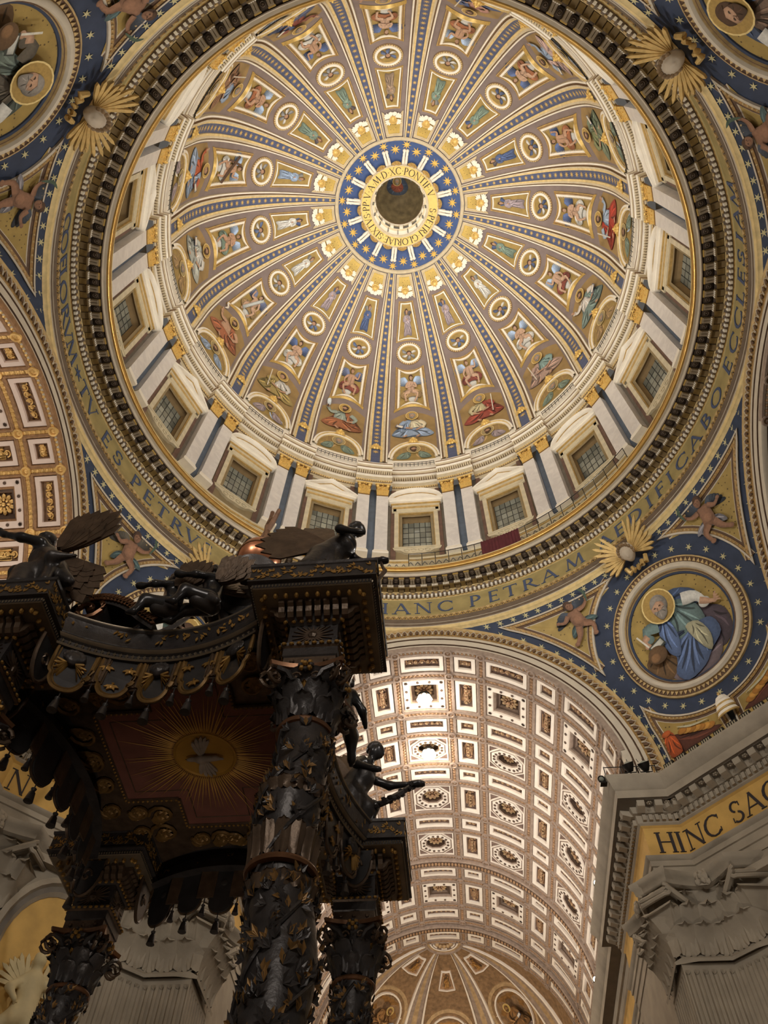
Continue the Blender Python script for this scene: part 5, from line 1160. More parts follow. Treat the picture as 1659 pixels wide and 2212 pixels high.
def pier_capital(T,x0,x1,z0,h,seed,mat_='pier',fold=None):
    """Corinthian capital along a path coordinate x0..x1"""
    mb=MB(); w=x1-x0; n=max(2,round(w/1.0)); cx=(x0+x1)/2
    mb.grid([[T(x,.05+o,z0+z) for x in frange(x0-e,x1+e,7)] for o,z,e in ((.22,-.25,.12),(.26,-.1,.14),(.1,.02,.02),(.02,.1,0),(.02,h*.7,0),(.2,h*.84,.14),(.3,h*.88,.2))])
    for k in range(n):
        acanthus(mb,T,x0+w*(k+.5)/n,z0+.1,w/n*1.05,h*.42,.8)
    for k in range(n+1):
        acanthus(mb,T,x0+w*k/n,z0+.2,w/n*1.0,h*.68,1.0)
    for sx in (-1,1):
        px_=cx+sx*w*.5
        pts=[T(cx+sx*w*(.16+.34*f),.5+.55*f,z0+h*(.5+.36*f-.05*f*f)) for f in frange(0,1,8)]; mb.tube(pts,[.14+.06*f for f in frange(0,1,8)],6)
        vol=[T(px_+sx*(.1)+.36*(1-k/12)*cos(k*.62+PI/2)*sx,1.05,z0+h*.76+.36*(1-k/12)*sin(k*.62+PI/2)) for k in range(12)]; mb.tube(vol,.12,6)
        for q in (.3,.5): acanthus(mb,T,cx+sx*w*q,z0+h*.5,w*.22,h*.34,.9)
    ab=[]
    for o,z in ((.3,.86),(.5,.88),(.55,.95),(.72,.97),(.78,1.04),(.2,1.05)):
        ab.append([T(x,o+(.55*((2*(x-cx)/w)**2)),z0+h*z) for x in frange(x0-.35,x1+.35,13)])
    mb.grid(ab); mb.ball((0,0,0),(.4,.3,.34),8,T=lambda x,y,z:T(cx+x,.85+y,z0+h*.95+z))
    for k in range(8):
        a=PI/4*k; mb.ball((0,0,0),(.2,.12,.2),6,T=lambda x,y,z:T(cx+.3*cos(a)+x,.95+y,z0+h*.95+.28*sin(a)+z))
    return mb
def flutes(mb,path,z0,z1,mi=0,pitch=.44):
    """vertical fluted shaft following a plan path (outward left)"""
    pts=[]
    for (x0,y0),(x1,y1) in zip(path[:-1],path[1:]):
        L=math.hypot(x1-x0,y1-y0); n=max(1,round(L/pitch)); dx,dy=(x1-x0)/L,(y1-y0)/L; nx,ny=-dy,dx; p=L/n
        for i in range(n):
            for f,o in ((.02,0),(.18,0),(.24,-.08),(.36,-.15),(.5,-.18),(.64,-.15),(.76,-.08),(.82,0)): pts.append((x0+dx*p*(i+f)+nx*o,y0+dy*p*(i+f)+ny*o))
    pts.append(path[-1]); mb.grid([[(x,y,z) for x,y in pts] for z in (z0,z1)],mi)
    # rounded heads of the flutes: a flush band above with little arches
    top=[(p[0],p[1]) for p in path]
def pathT(path):
    """arc-length frame along a plan path: T(s,out,z)"""
    L=[0]
    for a,b in zip(path[:-1],path[1:]): L.append(L[-1]+math.hypot(b[0]-a[0],b[1]-a[1]))
    def T(s,o,z):
        i=0
        while i<len(path)-2 and s>L[i+1]: i+=1
        a,b=path[i],path[i+1]; l=L[i+1]-L[i]; dx,dy=(b[0]-a[0])/l,(b[1]-a[1])/l; t=s-L[i]
        return (a[0]+dx*t-dy*o,a[1]+dy*t+dx*o,z)
    return T,L
def pier(side):
    S=1 if side>0 else -1; nm='right' if S>0 else 'left'
    mx=lambda p:[(S*x,y,z) for x,y,z in p] if len(p) and len(p[0])==3 else [(S*x,y) for x,y in p]
    path=PATH      # travel towards the vault; left-hand normal faces the crossing
    # wall
    wb=MB(); sweep(wb,path,[(0,-1.6),(0,26.0)],[0]); 
    if S<0: wb.v=[(-x,y,z) for x,y,z in wb.v]
    w_=wb.obj('wall_'+nm,['pier'],None,kind='structure',label='grey stone pier on the %s of the crossing with fluted pilasters'%nm,cat='wall')
    eb=MB(); sweep(eb,path,[(o,z) for o,z,_ in EP],[m for _,_,m in EP[1:]])
    if S<0: eb.v=[(-x,y,z) for x,y,z in eb.v]
    e_=eb.obj('trim_3' if S>0 else 'trim_4',['pier','frz2','frz2','pier2'],None,30,kind='structure',label='projecting cornice and gold lettered frieze of the %s pier'%nm,cat='entablature')
    e_.data.materials[1]=M['frz2']
    T,L=pathT(path); dn=MB()
    segs=[(i,path[i],path[i+1],L[i+1]-L[i]) for i in range(len(path)-1)]
    for i,a,b,l in segs:
        if l<1.5 or i==len(path)-2: continue
        n=max(2,round((l+1)/.98)); ang=math.atan2(b[1]-a[1],b[0]-a[0])
        for k in range(n):
            f=(k+.5)/n; s=-.45+(l+.9)*f
            x,y=a[0]+(b[0]-a[0])*s/l,a[1]+(b[1]-a[1])*s/l
            rt=Matrix.Translation((x,y,0))@Matrix.Rotation(ang+PI,4,'Z')
            # local -y of the block points outward (left of travel)
            Mx=rt if S>0 else Matrix.Scale(-1,4,(1,0,0))@rt
            link('modillion',mdm,e_,mw=Mx)
            s+=.49; x,y=a[0]+(b[0]-a[0])*s/l,a[1]+(b[1]-a[1])*s/l
            if k<n-1: link('soffit_panel',spm,e_,mw=(Matrix.Scale(-1,4,(1,0,0)) if S<0 else Matrix())@Matrix.Translation((x,y,0))@Matrix.Rotation(ang+PI,4,'Z'))
        m=int(l/.36)
        for k in range(m):
            s0=L[i]+l*(k+.5)/m; dn.box(-.1,.1,.2,.42,29.68,30.05,T=lambda x,y,z:T(s0+x,y,z))
            dn.ball((0,0,0),(.13,.1,.1),5,T=lambda x,y,z:T(s0+x,.42+y,30.3+z))
    if S<0: dn.v=[(-x,y,z) for x,y,z in dn.v]
    dn.obj('dentil_course',['pier'],e_,kind='stuff')
    if S>0:   # lettering along the frieze
        T2,L2=pathT([(12.6,22.7),(14.8,22.7),(22.7,14.8)])
        txt=[(1.08,'H'),(1.86,'I'),(2.85,'N'),(4.05,'C'),(5.68,'S'),(6.75,'A'),(7.95,'C'),(9.0,'E'),(10.0,'R'),(11.2,'D'),(12.3,'O')]
        for s,c in txt:
            p=Vector(T2(s,.0,27.8)) if False else None
            a,b=((12.6,22.7),(14.8,22.7)) if s<2.2 else ((14.8,22.7),(22.7,14.8)); l=math.hypot(b[0]-a[0],b[1]-a[1]); dx,dy=(b[0]-a[0])/l,(b[1]-a[1])/l; t=s-(0 if s<2.2 else 2.2)
            X=Vector((dx,dy,0)); Y=Vector((-dy,dx,0)); Mx=Matrix((X,Y,Vector((0,0,1)))).transposed().to_4x4(); Mx.translation=Vector((a[0]+dx*t,a[1]+dy*t,27.78))-Y*.01
            link('letter',glyph(c,1.3,'letk',.04),e_,mw=Mx)
    else:
        a=Vector((-22.7,14.8,0)); X=Vector((1,1,0)).normalized(); Y=Vector((-1,1,0)).normalized()
        for s,c in ((.75,'N'),):
            Mx=Matrix((X,Y,Vector((0,0,1)))).transposed().to_4x4(); Mx.translation=a+X*s+Vector((0,0,27.78)); link('letter',glyph(c,1.3,'letk',.04),e_,mw=Mx)
    # fluted pilaster folded round the corner
    fp=[(16.75,21.0),(16.55,20.8),(14.9,22.45),(12.35,22.45),(12.35,26.2)]
    pb=MB(); flutes(pb,fp,-1.6,21.2); flutes_top=[(p[0],p[1]) for p in fp]
    pb.grid([[(x,y,z) for x,y in fp] for z in (21.2,21.5)],0)
    Tp,Lp=pathT(fp)
    for a,b in zip(Lp[1:-1],Lp[2:]):
        l=b-a; n=max(1,round(l/.44))
        for k in range(n): s0=a+l*(k+.5)/n; pb.grid([[Tp(s0+.15*c_,-.16*(1-abs(c_))-.0,21.2-.16*(1-c_*c_)**.5) for c_ in frange(-1,1,7)],[Tp(s0+.15*c_,.005,21.2) for c_ in frange(-1,1,7)]],0)
    if S<0: pb.v=[(-x,y,z) for x,y,z in pb.v]
    po=pb.obj('fluted_pilaster',['pier'],w_)
    for k,(a,b) in enumerate(((Lp[1]+.1,Lp[3]-.1),(Lp[3]+.15,Lp[4]-.1))):
        cb=pier_capital(Tp,a,b,21.7,4.0,k)
        if S<0: cb.v=[(-x,y,z) for x,y,z in cb.v]
        cb.obj('pilaster_capital',['pier'],po,55)
    # a second pilaster at the other end of the slanting face
    fp=[(26,12.35),(22.45,12.35),(22.45,14.9),(20.6,16.8),(20.75,16.95)]
    pb=MB(); flutes(pb,fp,-1.6,21.3); pb.grid([[(x,y,z) for x,y in fp] for z in (21.3,21.6)],0); Tp,Lp=pathT(fp)
    cb=pier_capital(Tp,Lp[1]+.1,Lp[3]-.15,21.7,4.0,3)
    if S<0: pb.v=[(-x,y,z) for x,y,z in pb.v]; cb.v=[(-x,y,z) for x,y,z in cb.v]
    po=pb.obj('fluted_pilaster',['pier'],w_); cb.obj('pilaster_capital',['pier'],po,55)
    # niche on the slanting face: arched frame with a gilt relief
    c0=Vector((18.75,18.75,0)); X=Vector((1,-1,0)).normalized(); Yn=Vector((-1,-1,0)).normalized()
    TN_=lambda x,y,z:tuple(c0+X*x+Yn*y+Vector((0,0,z)))
    nb=MB()
    def arch(w,h,o): return [TN_(x,o,z) for x,z in [(-w,14.0),(-w,20.6)]+[(w*cos(t),20.6+h*sin(t)) for t in frange(PI,0,17)]+[(w,20.6),(w,14.0)]]
    nb.grid([arch(w,h,o) for w,h,o in ((3.0,3.9,0),(3.0,3.9,.35),(2.7,3.6,.4),(2.6,3.5,.2),(2.35,3.2,.25),(2.2,3.0,.1),(2.2,3.0,-.4))],mis=[0,0,0,1,0,0])
    nb.box(-3.4,3.4,0,.7,13.6,14.0,0,T=TN_); nb.box(-3.2,3.2,0,.5,24.7,25.1,0,T=TN_)
    if S<0: nb.v=[(-x,y,z) for x,y,z in nb.v]
    no=nb.obj('niche_frame',['pier','pier2'],w_,40)
    gb=MB(); gb.prism([(x,z) for x,z in [(-2.2,14.0),(-2.2,20.6)]+[(2.2*cos(t),20.6+3.0*sin(t)) for t in frange(PI,0,17)]+[(2.2,20.6),(2.2,14.0)]],.02,.06,0,T=lambda x,z,y:TN_(x,y,z))
    if S<0: gb.v=[(-x,y,z) for x,y,z in gb.v]
    gb.obj('niche_ground',['frz2'],no)
    if S<0:
        L=[((0,.3,17.9),(.1,.35,19.3),.62,.52),((.1,.4,19.4),(.15,.5,19.9),.3,.2),((.2,.6,20.2),(.22,.62,20.3),.32,.3),((.5,.4,19.3),(1.1,.6,18.7),.24,.18),((1.1,.6,18.7),(.7,.8,18.2),.18,.12),((-.35,.4,19.3),(-1.0,.6,19.5),.24,.18),((-1.0,.6,19.5),(-1.3,.7,20.2),.17,.12),((-.1,.4,17.9),(-.7,.7,17.0),.5,.34),((-.7,.7,17.0),(-.9,.5,15.9),.34,.2),((.2,.4,17.9),(.8,.7,17.2),.5,.34),((.8,.7,17.2),(.7,.5,16.0),.34,.2)]
        L+=[((-1.7+.5*k,.2,15.4+.2*(k%2)),(-1.4+.5*k,.3,15.6),.4,.36) for k in range(8)]
        v,f=body(L,.06,.1); rbm=MB(); rbm.add([(-p[0],p[1],p[2]) for p in [TN_(*q) for q in v]],f); ro=rbm.obj('angel_relief',[mat('ivory_relief',(208,190,146),.6,var=.1)],no,60)
        fw=MB()
        for q in (-1,1):
            for an in (60,25): featherwing(fw,lambda x,y,z:(lambda p:(-p[0],p[1],p[2]))(TN_(q*(.3+x*cos(R_(an))-y*sin(R_(an))),.2+z,19.0+x*sin(R_(an))+y*cos(R_(an)))),1.6,.8,5)
        fw.obj('wing',[MATS['ivory_relief']],ro)
    return w_,e_
pier(1); pier(-1)
# spiked fittings and floodlights on the right cornice
def spotlight(loc,aim,label,big=True,lit=False):
    t=empty('spotlight',loc,label,'spotlight'); q=(Vector(aim)-Vector(loc)).to_track_quat('Z','Y').to_matrix().to_4x4()
    s=1. if big else .6
    mb=MB(); mb.lathe([(.0,-.25*s),(.16*s,-.25*s),(.34*s,.1*s),(.38*s,.3*s),(.34*s,.3*s),(.3*s,.12*s)],14); h=mb.obj('lamp_housing',['iron'],t,40); h.matrix_basis=q@Matrix.Identity(4); h.location=(0,0,.75*s)
    mb=MB(); mb.lathe([(.3*s,.2*s),(.2*s,.34*s),(.0,.4*s)],14); l=mb.obj('lens',[M['glass'] if not lit else mat('lit_lens',(255,240,214),.4,emis=25.)],t); l.matrix_basis=q; l.location=(0,0,.75*s)
    mb=MB(); mb.tube([(0,0,0),(0,0,.4*s)],.05,6); mb.box(-.2,.2,-.2,.2,0,.05)
    mb.tube([(-.4*s,0,.75*s),(-.36*s,0,.4*s),(.36*s,0,.4*s),(.4*s,0,.75*s)],.035,5)
    if big:
        for k in range(3): mb.tube([(-.3+.3*k,0,1.15*s),(-.36+.36*k,.05,1.45*s)],.02,4)
    mb.obj('bracket',['iron'],t)
spotlight((12.55,21.35,31.95),(2,0,60),'left one of two round floodlights clamped on the right pier cornice')
spotlight((13.5,21.35,31.95),(4,0,60),'right one of two round floodlights clamped on the right pier cornice')
spotlight((10.75,21.3,31.5),(2,14,20),'black lamp hanging at the outer corner of the right pier cornice',False)
for i,y in enumerate((32.4,36.2,44.5)):
    spotlight((11.15 if y<35 else 11.75,y,31.95),(2,y-30,22),'%s small glowing lamp along the cornice below the far vault'%('nearest','middle','farthest')[i],False,True)
rb=MB()   # thin safety rail at the corner of the cornice
pts=[(11.0,21.3),(14.1,21.3)]
rb.tube([(11.0,21.3,32.75),(14.1,21.3,32.75)],.03,5)
for x in (11.0,12.0,13.0,14.1): rb.tube([(x,21.3,31.95),(x,21.3,32.8)],.03,5)
rb.obj('cornice_rail',['iron'],None,label='thin iron rail along the front edge of the right pier cornice',cat='rail')
# row of cartouche fittings standing on the slanting cornice
gm=MB(); gm.box(-.34,.34,-.1,.1,0,.5,0); gm.box(-.42,.42,-.14,.14,0,.12,1)
for k in range(4): gm.box(-.26+.15*k,-.18+.15*k,.1,.13,.12,.42,1)
gmm=gm.mesh('tread_block',['iron',mat('silvered',(176,170,150),.4,.6,var=.1)])
for k in range(9):
    t=.35+k*.92; x,y=14.55+t*.7071,21.05-t*.7071
    o=link('floodlight_block',gmm,None,label='boxy louvred floodlight on the slanting right cornice, %s from the vault arch'%('first second third fourth fifth sixth seventh eighth ninth'.split()[k]),cat='floodlight',group='louvred floodlights on the right cornice'); o.location=(x,y,31.97); o.rotation_euler=(0,0,R_(135))
# glass barrier and crimson cloth at the drum gallery
gb=MB()
for k in range(0,19):
    a=-2+3.2*k
    gb.tube([cyl(a,54.5,21.1),cyl(a,57.1,21.1)],.035,5)
gb.tube([cyl(a,57.1,21.1) for a in frange(-2,55.6,60)],.035,5); gb.tube([cyl(a,56.2,21.1) for a in frange(-2,55.6,60)],.02,4)
gr=empty('gallery_barrier',(0,0,0),'thin iron and glass barrier round the gallery below the drum windows','barrier'); gb.obj('rail',['iron'],gr)
gg=bpy.data.materials.new('clear_glass'); gg.use_nodes=True; b_=gg.node_tree.nodes['Principled BSDF']; b_.inputs['Base Color'].default_value=(.82,.85,.86,1); b_.inputs['Roughness'].default_value=.05; b_.inputs['Transmission Weight'].default_value=1; b_.inputs['IOR'].default_value=1.05; M['clear']=gg
for k in range(18):
    a=-2+3.2*k; g=MB(); g.grid([[cyl(a+.12+2.96*f,z,21.12) for f in (0,.5,1)] for z in (54.6,57.0)]); g.obj('glass_pane',['clear'],gr)
cb=MB(); cb.grid([[cyl(a,z,21.0+.05*sin(a*9)) for a in frange(15.6,25.2,40)] for z in (54.5,55.4,56.2,57.05)]); cb.obj('crimson_cloth',['redc'],None,60,label='dark crimson cloth hung on the drum gallery barrier beside the right window',cat='cloth')
# floor
fb=MB(); fb.grid([[(x,y,-1.6) for x in frange(-60,60,7)] for y in frange(-60,80,7)],0); fb.obj('floor',[mat('marble_floor',(150,136,120),.3,var=.2,scale=.3)],None,kind='structure',label='marble floor of the crossing',cat='floor')
# ------------------------------------------------------------------ bronze canopy (baldachin)
M['bz']=mat('dark_bronze',(64,59,57),.38,.35,var=.3,scale=2,bump=.15,bscale=5)
M['bz2']=mat('brown_bronze',(92,74,58),.4,.4,var=.3,scale=3,bump=.1)
M['bzl']=mat('polished_bronze',(58,56,56),.25,.5,var=.2,scale=2)
M['bg']=mat('bronze_gilding',(158,120,62),.4,.5,var=.3,scale=5)
M['rim']=mat('copper_rim',(120,84,58),.35,.6,var=.2,scale=3)
M['redp']=mat('dark_red_ceiling',(116,72,60),.7,var=.15,scale=1.5)
M['ray']=mat('gilt_ray',(206,160,84),.5,.2,var=.2)
M['disc']=mat('gilt_disc',(180,136,58),.5,.3,var=.12)
BC=(-6.85,2.65); HX,HY=4.75,5.75; ZT=18.55; HB_=1.84
bal=empty('bronze_canopy',(BC[0],BC[1],-1.6),'towering dark bronze canopy on twisted columns with hanging lappets','canopy')
off=Vector((BC[0],BC[1],-1.6))
def bp(name,mb,mats,parent=None,sm=40,kind=None,at=True):
    """part built in world coordinates, hung on the canopy root"""
    p=parent or bal
    if p is bal: mb.v=[(x-off[0],y-off[1],z-off[2]) for x,y,z in mb.v]
    return mb.obj(name,mats,p,sm,kind=kind)
W_=lambda mb:[(x-off[0],y-off[1],z-off[2]) for x,y,z in mb.v]
def obj2(name,mb,mats,parent,sm=40,kind=None):
    mb.v=W_(mb); return mb.obj(name,mats,parent,sm,kind=kind)
# ---- one column (built round the origin of its plan, real heights), copied four times
def leafq(mb,p,n_,up,l,w,mi):
    t=n_.cross(up).normalized(); 
    a=p+n_*.02
    mb.add([tuple(a),tuple(a+up*l*.45+t*w+n_*.07),tuple(a+up*l+n_*.1),tuple(a+up*l*.45-t*w+n_*.07)],[[0,1,2],[0,2,3]],mi)
ZB,ZN=2.2,13.45          # foot and neck of the shaft
def ax(z): a=(z-ZB)*1.08+.6; k=.13*min(1,max(0,(ZN-z)/1.0)); return (k*cos(a),k*sin(a))
def shaft_r(z):
    f=(z-ZB)/(ZN-ZB); return (.71-.07*f)*(1+.05*sin((z-ZB)*2.16+1.2))
sh=MB(); zs=frange(ZB,ZN,110); rows=[]
for z in zs:
    cx,cy=ax(z); r=shaft_r(z); row=[]
    for j in range(40):
        a=2*PI*j/40; fl=0
        if z<5.2: fl=.05*cos(8*(a*2)+(z)*3.2)
        row.append((cx+(r+fl)*cos(a),cy+(r+fl)*sin(a),z))
    rows.append(row)
sh.grid(rows,0,closed=True); sh_me=sh.mesh('shaft',['bz'],60)
lv=MB(); rn=random.Random(12)
for k in range(520):
    z=rn.uniform(3,13.3); a=rn.uniform(0,2*PI)
    if 9.55<z<10.6: continue
    cx,cy=ax(z); r=shaft_r(z); n_=Vector((cos(a),sin(a),0)); p=Vector((cx,cy,z))+n_*r
    th=rn.uniform(-1.3,1.3); up=(Vector((0,0,1))*cos(th)+n_.cross(Vector((0,0,1)))*sin(th)).normalized()
    for q in range(3):
        u=(up*cos(.6*(q-1))+n_.cross(up)*sin(.6*(q-1))).normalized(); leafq(lv,p,n_,u,rn.uniform(.18,.3),.06,0 if rn.random()<.34 else 1)
for j in range(3):     # trailing stems winding up the shaft
    pts=[]
    for z in frange(5.5,13.3,50):
        a=z*1.08+2.1*j; cx,cy=ax(z); r=shaft_r(z)+.03; pts.append((cx+r*cos(a),cy+r*sin(a),z))
    lv.tube(pts,.045,5,1)
lv_me=lv.mesh('laurel_leaf',[mat('laurel_gilding',(132,98,54),.45,.4,var=.35,scale=5),'bz'])
rings_=[]
cx,cy=ax(9.75); q_=MB(); q_.lathe([(.66,-.09),(.76,-.06),(.79,.0),(.76,.06),(.66,.09)],36,(cx,cy,9.75)); rings_.append(q_.mesh('shaft_ring',['rim'],40))
q_=MB(); q_.lathe([(.6,-.09),(.7,-.05),(.73,.02),(.7,.08),(.6,.1)],36,(0,0,ZN)); rings_.append(q_.mesh('shaft_ring',['rim'],40))
collars_=[]               # crowns of upright leaves round the shaft
for z0,n,h in ((9.85,13,.95),(11.3,15,.35),(9.2,14,.35)):
    cx,cy=ax(z0+.2); r=shaft_r(z0); fr_=MB()
    for k in range(n):
        a=2*PI*k/n; acanthus(fr_,lambda x,y,z:(cx+(r+.02+y)*cos(a+x/r),cy+(r+.02+y)*sin(a+x/r),z),0,z0,.3,h,.13,0,6)
    collars_.append(fr_.mesh('leaf_collar',['bz2'],60))
pd=MB(); pd.box(-1.25,1.25,-1.25,1.25,-1.6,1.4); pd.box(-1.4,1.4,-1.4,1.4,1.4,1.7); pd.box(-1.35,1.35,-1.35,1.35,-1.6,-1.2); pd.lathe([(1.15,1.7),(1.2,1.85),(1.05,1.95),(.95,2.05),(.9,2.2)],32); pd_me=pd.mesh('pedestal',['pier2'],40)
cp=MB(); ZC=ZN+.1; HC=1.95
cp.lathe([(.72,ZC),(.76,ZC+1.2),(.98,ZC+1.7),(1.1,ZC+1.8)],24)
def ringT(a,r0): return lambda x,y,z:((r0+y)*cos(a+x/1.0),(r0+y)*sin(a+x/1.0),z)
for k in range(8): acanthus(cp,ringT(PI/4*k,.76),0,ZC+.02,.58,.85,.36,0,7)
for k in range(8): acanthus(cp,ringT(PI/4*k+PI/8,.78),0,ZC+.1,.6,1.35,.46,0,7)
for k in range(16): acanthus(cp,ringT(PI/8*k,.8),0,ZC+.75,.26,.55,.28,2 if k%3==0 else 0,6)
for k in range(4):
    a=PI/4+PI/2*k
    for s in (-1,1):
        d=Vector((cos(a),sin(a),0)); e=Vector((-sin(a),cos(a),0))
        c=d*1.42+e*(s*.16)
        pts=[tuple(c+(d*cos(t)+e*(s*.2)*cos(t))*(.36*(1-i/15))+Vector((0,0,ZC+1.36+.36*(1-i/15)*sin(t)))) for i,t in enumerate(frange(1.6,1.6-8.2,14))]
        cp.tube(pts,.07,6,1)
        cp.tube([tuple(d*.85+e*(s*.5)+Vector((0,0,ZC+1.0))),tuple(d*1.15+e*(s*.4)+Vector((0,0,ZC+1.5))),tuple(d*1.42+e*(s*.16)+Vector((0,0,ZC+1.72)))],[.06,.1,.09],6,0)
    b=PI/2*k; f=Vector((cos(b),sin(b),0)); g=Vector((-sin(b),cos(b),0))
    for q in range(8):
        t=PI/4*q; cp.ball(tuple(f*1.12+g*(.17*cos(t))+Vector((0,0,ZC+1.75+.17*sin(t)))),(.1,.1,.1),6,2 if q%2 else 0)
    cp.ball(tuple(f*1.2+Vector((0,0,ZC+1.75))),.1,6,2)
    for s in (-1,1):       # inner helices
        pts=[tuple(f*1.02+g*(s*(.3)+.17*(1-i/11)*cos(t))+Vector((0,0,ZC+1.4+.17*(1-i/11)*sin(t)))) for i,t in enumerate(frange(0,6.5,10))]; cp.tube(pts,.04,5,1)
cpm=cp.mesh('leaf_capital',['bz','bz2','bg'],55)
ab=MB()
def abac(h,z):
    o=[]
    for k in range(4):
        a=PI/4+PI/2*k; c=Vector((cos(a),sin(a),0))*h*1.414; d2=Vector((cos(a+PI/2),sin(a+PI/2),0))*h*1.414
        for f in frange(.06,.94,9):
            p=c+(d2-c)*f; n_=Vector((cos(a+PI/4),sin(a+PI/4),0)); o.append(tuple(p-n_*(.34*(1-(2*f-1)**2))+Vector((0,0,z))))
    return o
ab.grid([abac(.7,ZC+1.74),abac(1.02,ZC+1.78),abac(1.08,ZC+1.86),abac(1.22,ZC+1.9),abac(1.26,ZC+2.05),abac(.7,ZC+2.08)],mis=[0,0,1,1,0],closed=True); ab_me=ab.mesh('abacus',['bz','rim'],30)
# ---- entablature block over each column
ZT=18.43; DG=mat('dull_gilding',(122,92,50),.5,.4,var=.3,scale=4); eb=MB()
def sq(h,z,n=1): return [(-h,-h,z),(h,-h,z),(h,h,z),(-h,h,z)]
seq=[(.55,15.2,0),(.7,15.25,0),(.7,15.62,1),(.74,15.66,0),(.74,15.95,0),(.8,16.0,1),(.82,16.1,0),(.68,16.12,0),(.68,16.95,0),(.74,17.0,0),(.8,17.05,0),(.82,17.42,0),(1.66,17.45,2),(1.7,17.47,2),(1.7,17.6,0),(1.72,17.62,0),(1.84,17.64,0),(1.84,17.7,0),(1.8,17.72,0),(1.8,18.3,0),(1.84,18.33,0),(1.86,ZT,0),(1.2,ZT+.02,0)]
for a,b in zip(seq[:-1],seq[1:]): eb.grid([sq(a[0],a[1]),sq(b[0],b[1])],b[2],closed=True)
eb.grid([[(-1.2,-1.2,ZT+.02),(1.2,-1.2,ZT+.02)],[(-1.2,1.2,ZT+.02),(1.2,1.2,ZT+.02)]],0)
eb_me=eb.mesh('cornice_block',['bz','bz2',mat('worn_bronze',(120,106,88),.35,.5,var=.2)],20)
def fourfold(fn):
    mb=MB()
    for k in range(4):
        c,s=cos(PI/2*k),sin(PI/2*k); fn(mb,lambda x,y,z:(x*c-y*s,x*s+y*c,z))
    return mb
def mods(mb,T):
    for i in range(8):
        x=-.9+1.8*i/7; mb.prism([(0,17.42),(0,17.02),(.18,17.0),(.3,17.1),(.36,17.25),(.48,17.3),(.48,17.42)],-.085,.085,0,T=lambda y,z,q:T(x+q,-.8-y,z))
mod_b=fourfold(mods).mesh('bronze_modillion',['bz2'])
def drops(mb,T):
    for i in range(10): x=-1.35+2.7*i/9; mb.ball((x,-1.44,17.38),(.07,.09,.1),7,0,T=T)
    for i in range(8): mb.ball((-.8+1.6*i/7,-.82,16.98),(.075,.06,.06),6,0,T=T); mb.ball((-.72+1.44*i/7,-.84,16.03),(.08,.05,.05),6,0,T=T)
drop_b=fourfold(drops).mesh('gilt_egg_drop',['bg'])
def eggs(mb,T):
    for i in range(36): x=-1.68+3.36*i/35; mb.ball((x,-1.72,17.53),(.036,.04,.07),5,0,T=T)
egg_b=fourfold(eggs).mesh('egg_course',['worn_bronze' if False else MATS['worn_bronze']])
def fascia_leaves(mb,T):
    rn=random.Random(6)
    for i in range(46):
        x=-1.74+3.48*i/45+rn.uniform(-.02,.02); z=17.98+rn.uniform(-.2,.2); a=rn.uniform(-.9,.9)+(PI/2 if i%2 else 0)
        for q in (-.4,.4): mb.prism([(-.0,-.02),(.035,.06),(0,.17),(-.035,.06)],0,.02,0,T=lambda u,v,w:T(x+u*cos(a+q)-v*sin(a+q),-1.805-w,z+u*sin(a+q)+v*cos(a+q)))
fl_b=fourfold(fascia_leaves).mesh('gilt_sprig',['bg'])
sun=MB(); zc=16.5
sun.prism([(max(-.58,min(.58,x)),max(-.36,min(.36,y))) for x,y in star(20,.58,.2)],0,.04,0,T=lambda x,y,z:(x,-.68-z,zc+y)); sun.ball((0,-.7,zc),(.15,.09,.15),8,0); sun_b=sun.mesh('sun_face',['bz2'])
bos=MB(); bos.ball((0,-.72,15.45),(.08,.05,.07),6,0); bos_b=bos.mesh('boss',['bz2'])
CORN=[(1,-1,'nearest'),(-1,-1,'left'),(1,1,'right rear'),(-1,1,'left rear')]
for i,(sx,sy,nm) in enumerate(CORN):
    lx,ly=sx*HX,sy*HY
    c=empty('column',(lx,ly,1.6),parent=bal); c.rotation_euler=(0,0,(0,PI/2,PI,PI*1.5)[i])
    for n_,me in [('pedestal',pd_me),('shaft',sh_me)]+[('shaft_ring',m_) for m_ in rings_]: link(n_,me,c)
    for me in collars_: link('leaf_collar',me,c,kind='stuff')
    for n_,me in (('leaf_capital',cpm),('abacus',ab_me)): o=link(n_,me,c); o.scale=(.84,.84,.84); o.location=(0,0,ZC*.16)
    link('laurel_leaf',lv_me,c,kind='stuff')
    e=link('cornice_block',eb_me,bal,loc=(lx,ly,1.6)); 
    for k in range(4):
        link('sun_face',sun_b,e,rot=90*k)
        for x in (-.45,0,.45):
            o=link('boss',bos_b,e); o.matrix_basis=Matrix.Rotation(PI/2*k,4,'Z')@Matrix.Translation((x,0,0))
    for n_,me in (('bronze_modillion',mod_b),('gilt_egg_drop',drop_b),('egg_course',egg_b),('gilt_sprig',fl_b)): link(n_,me,e,kind='stuff')
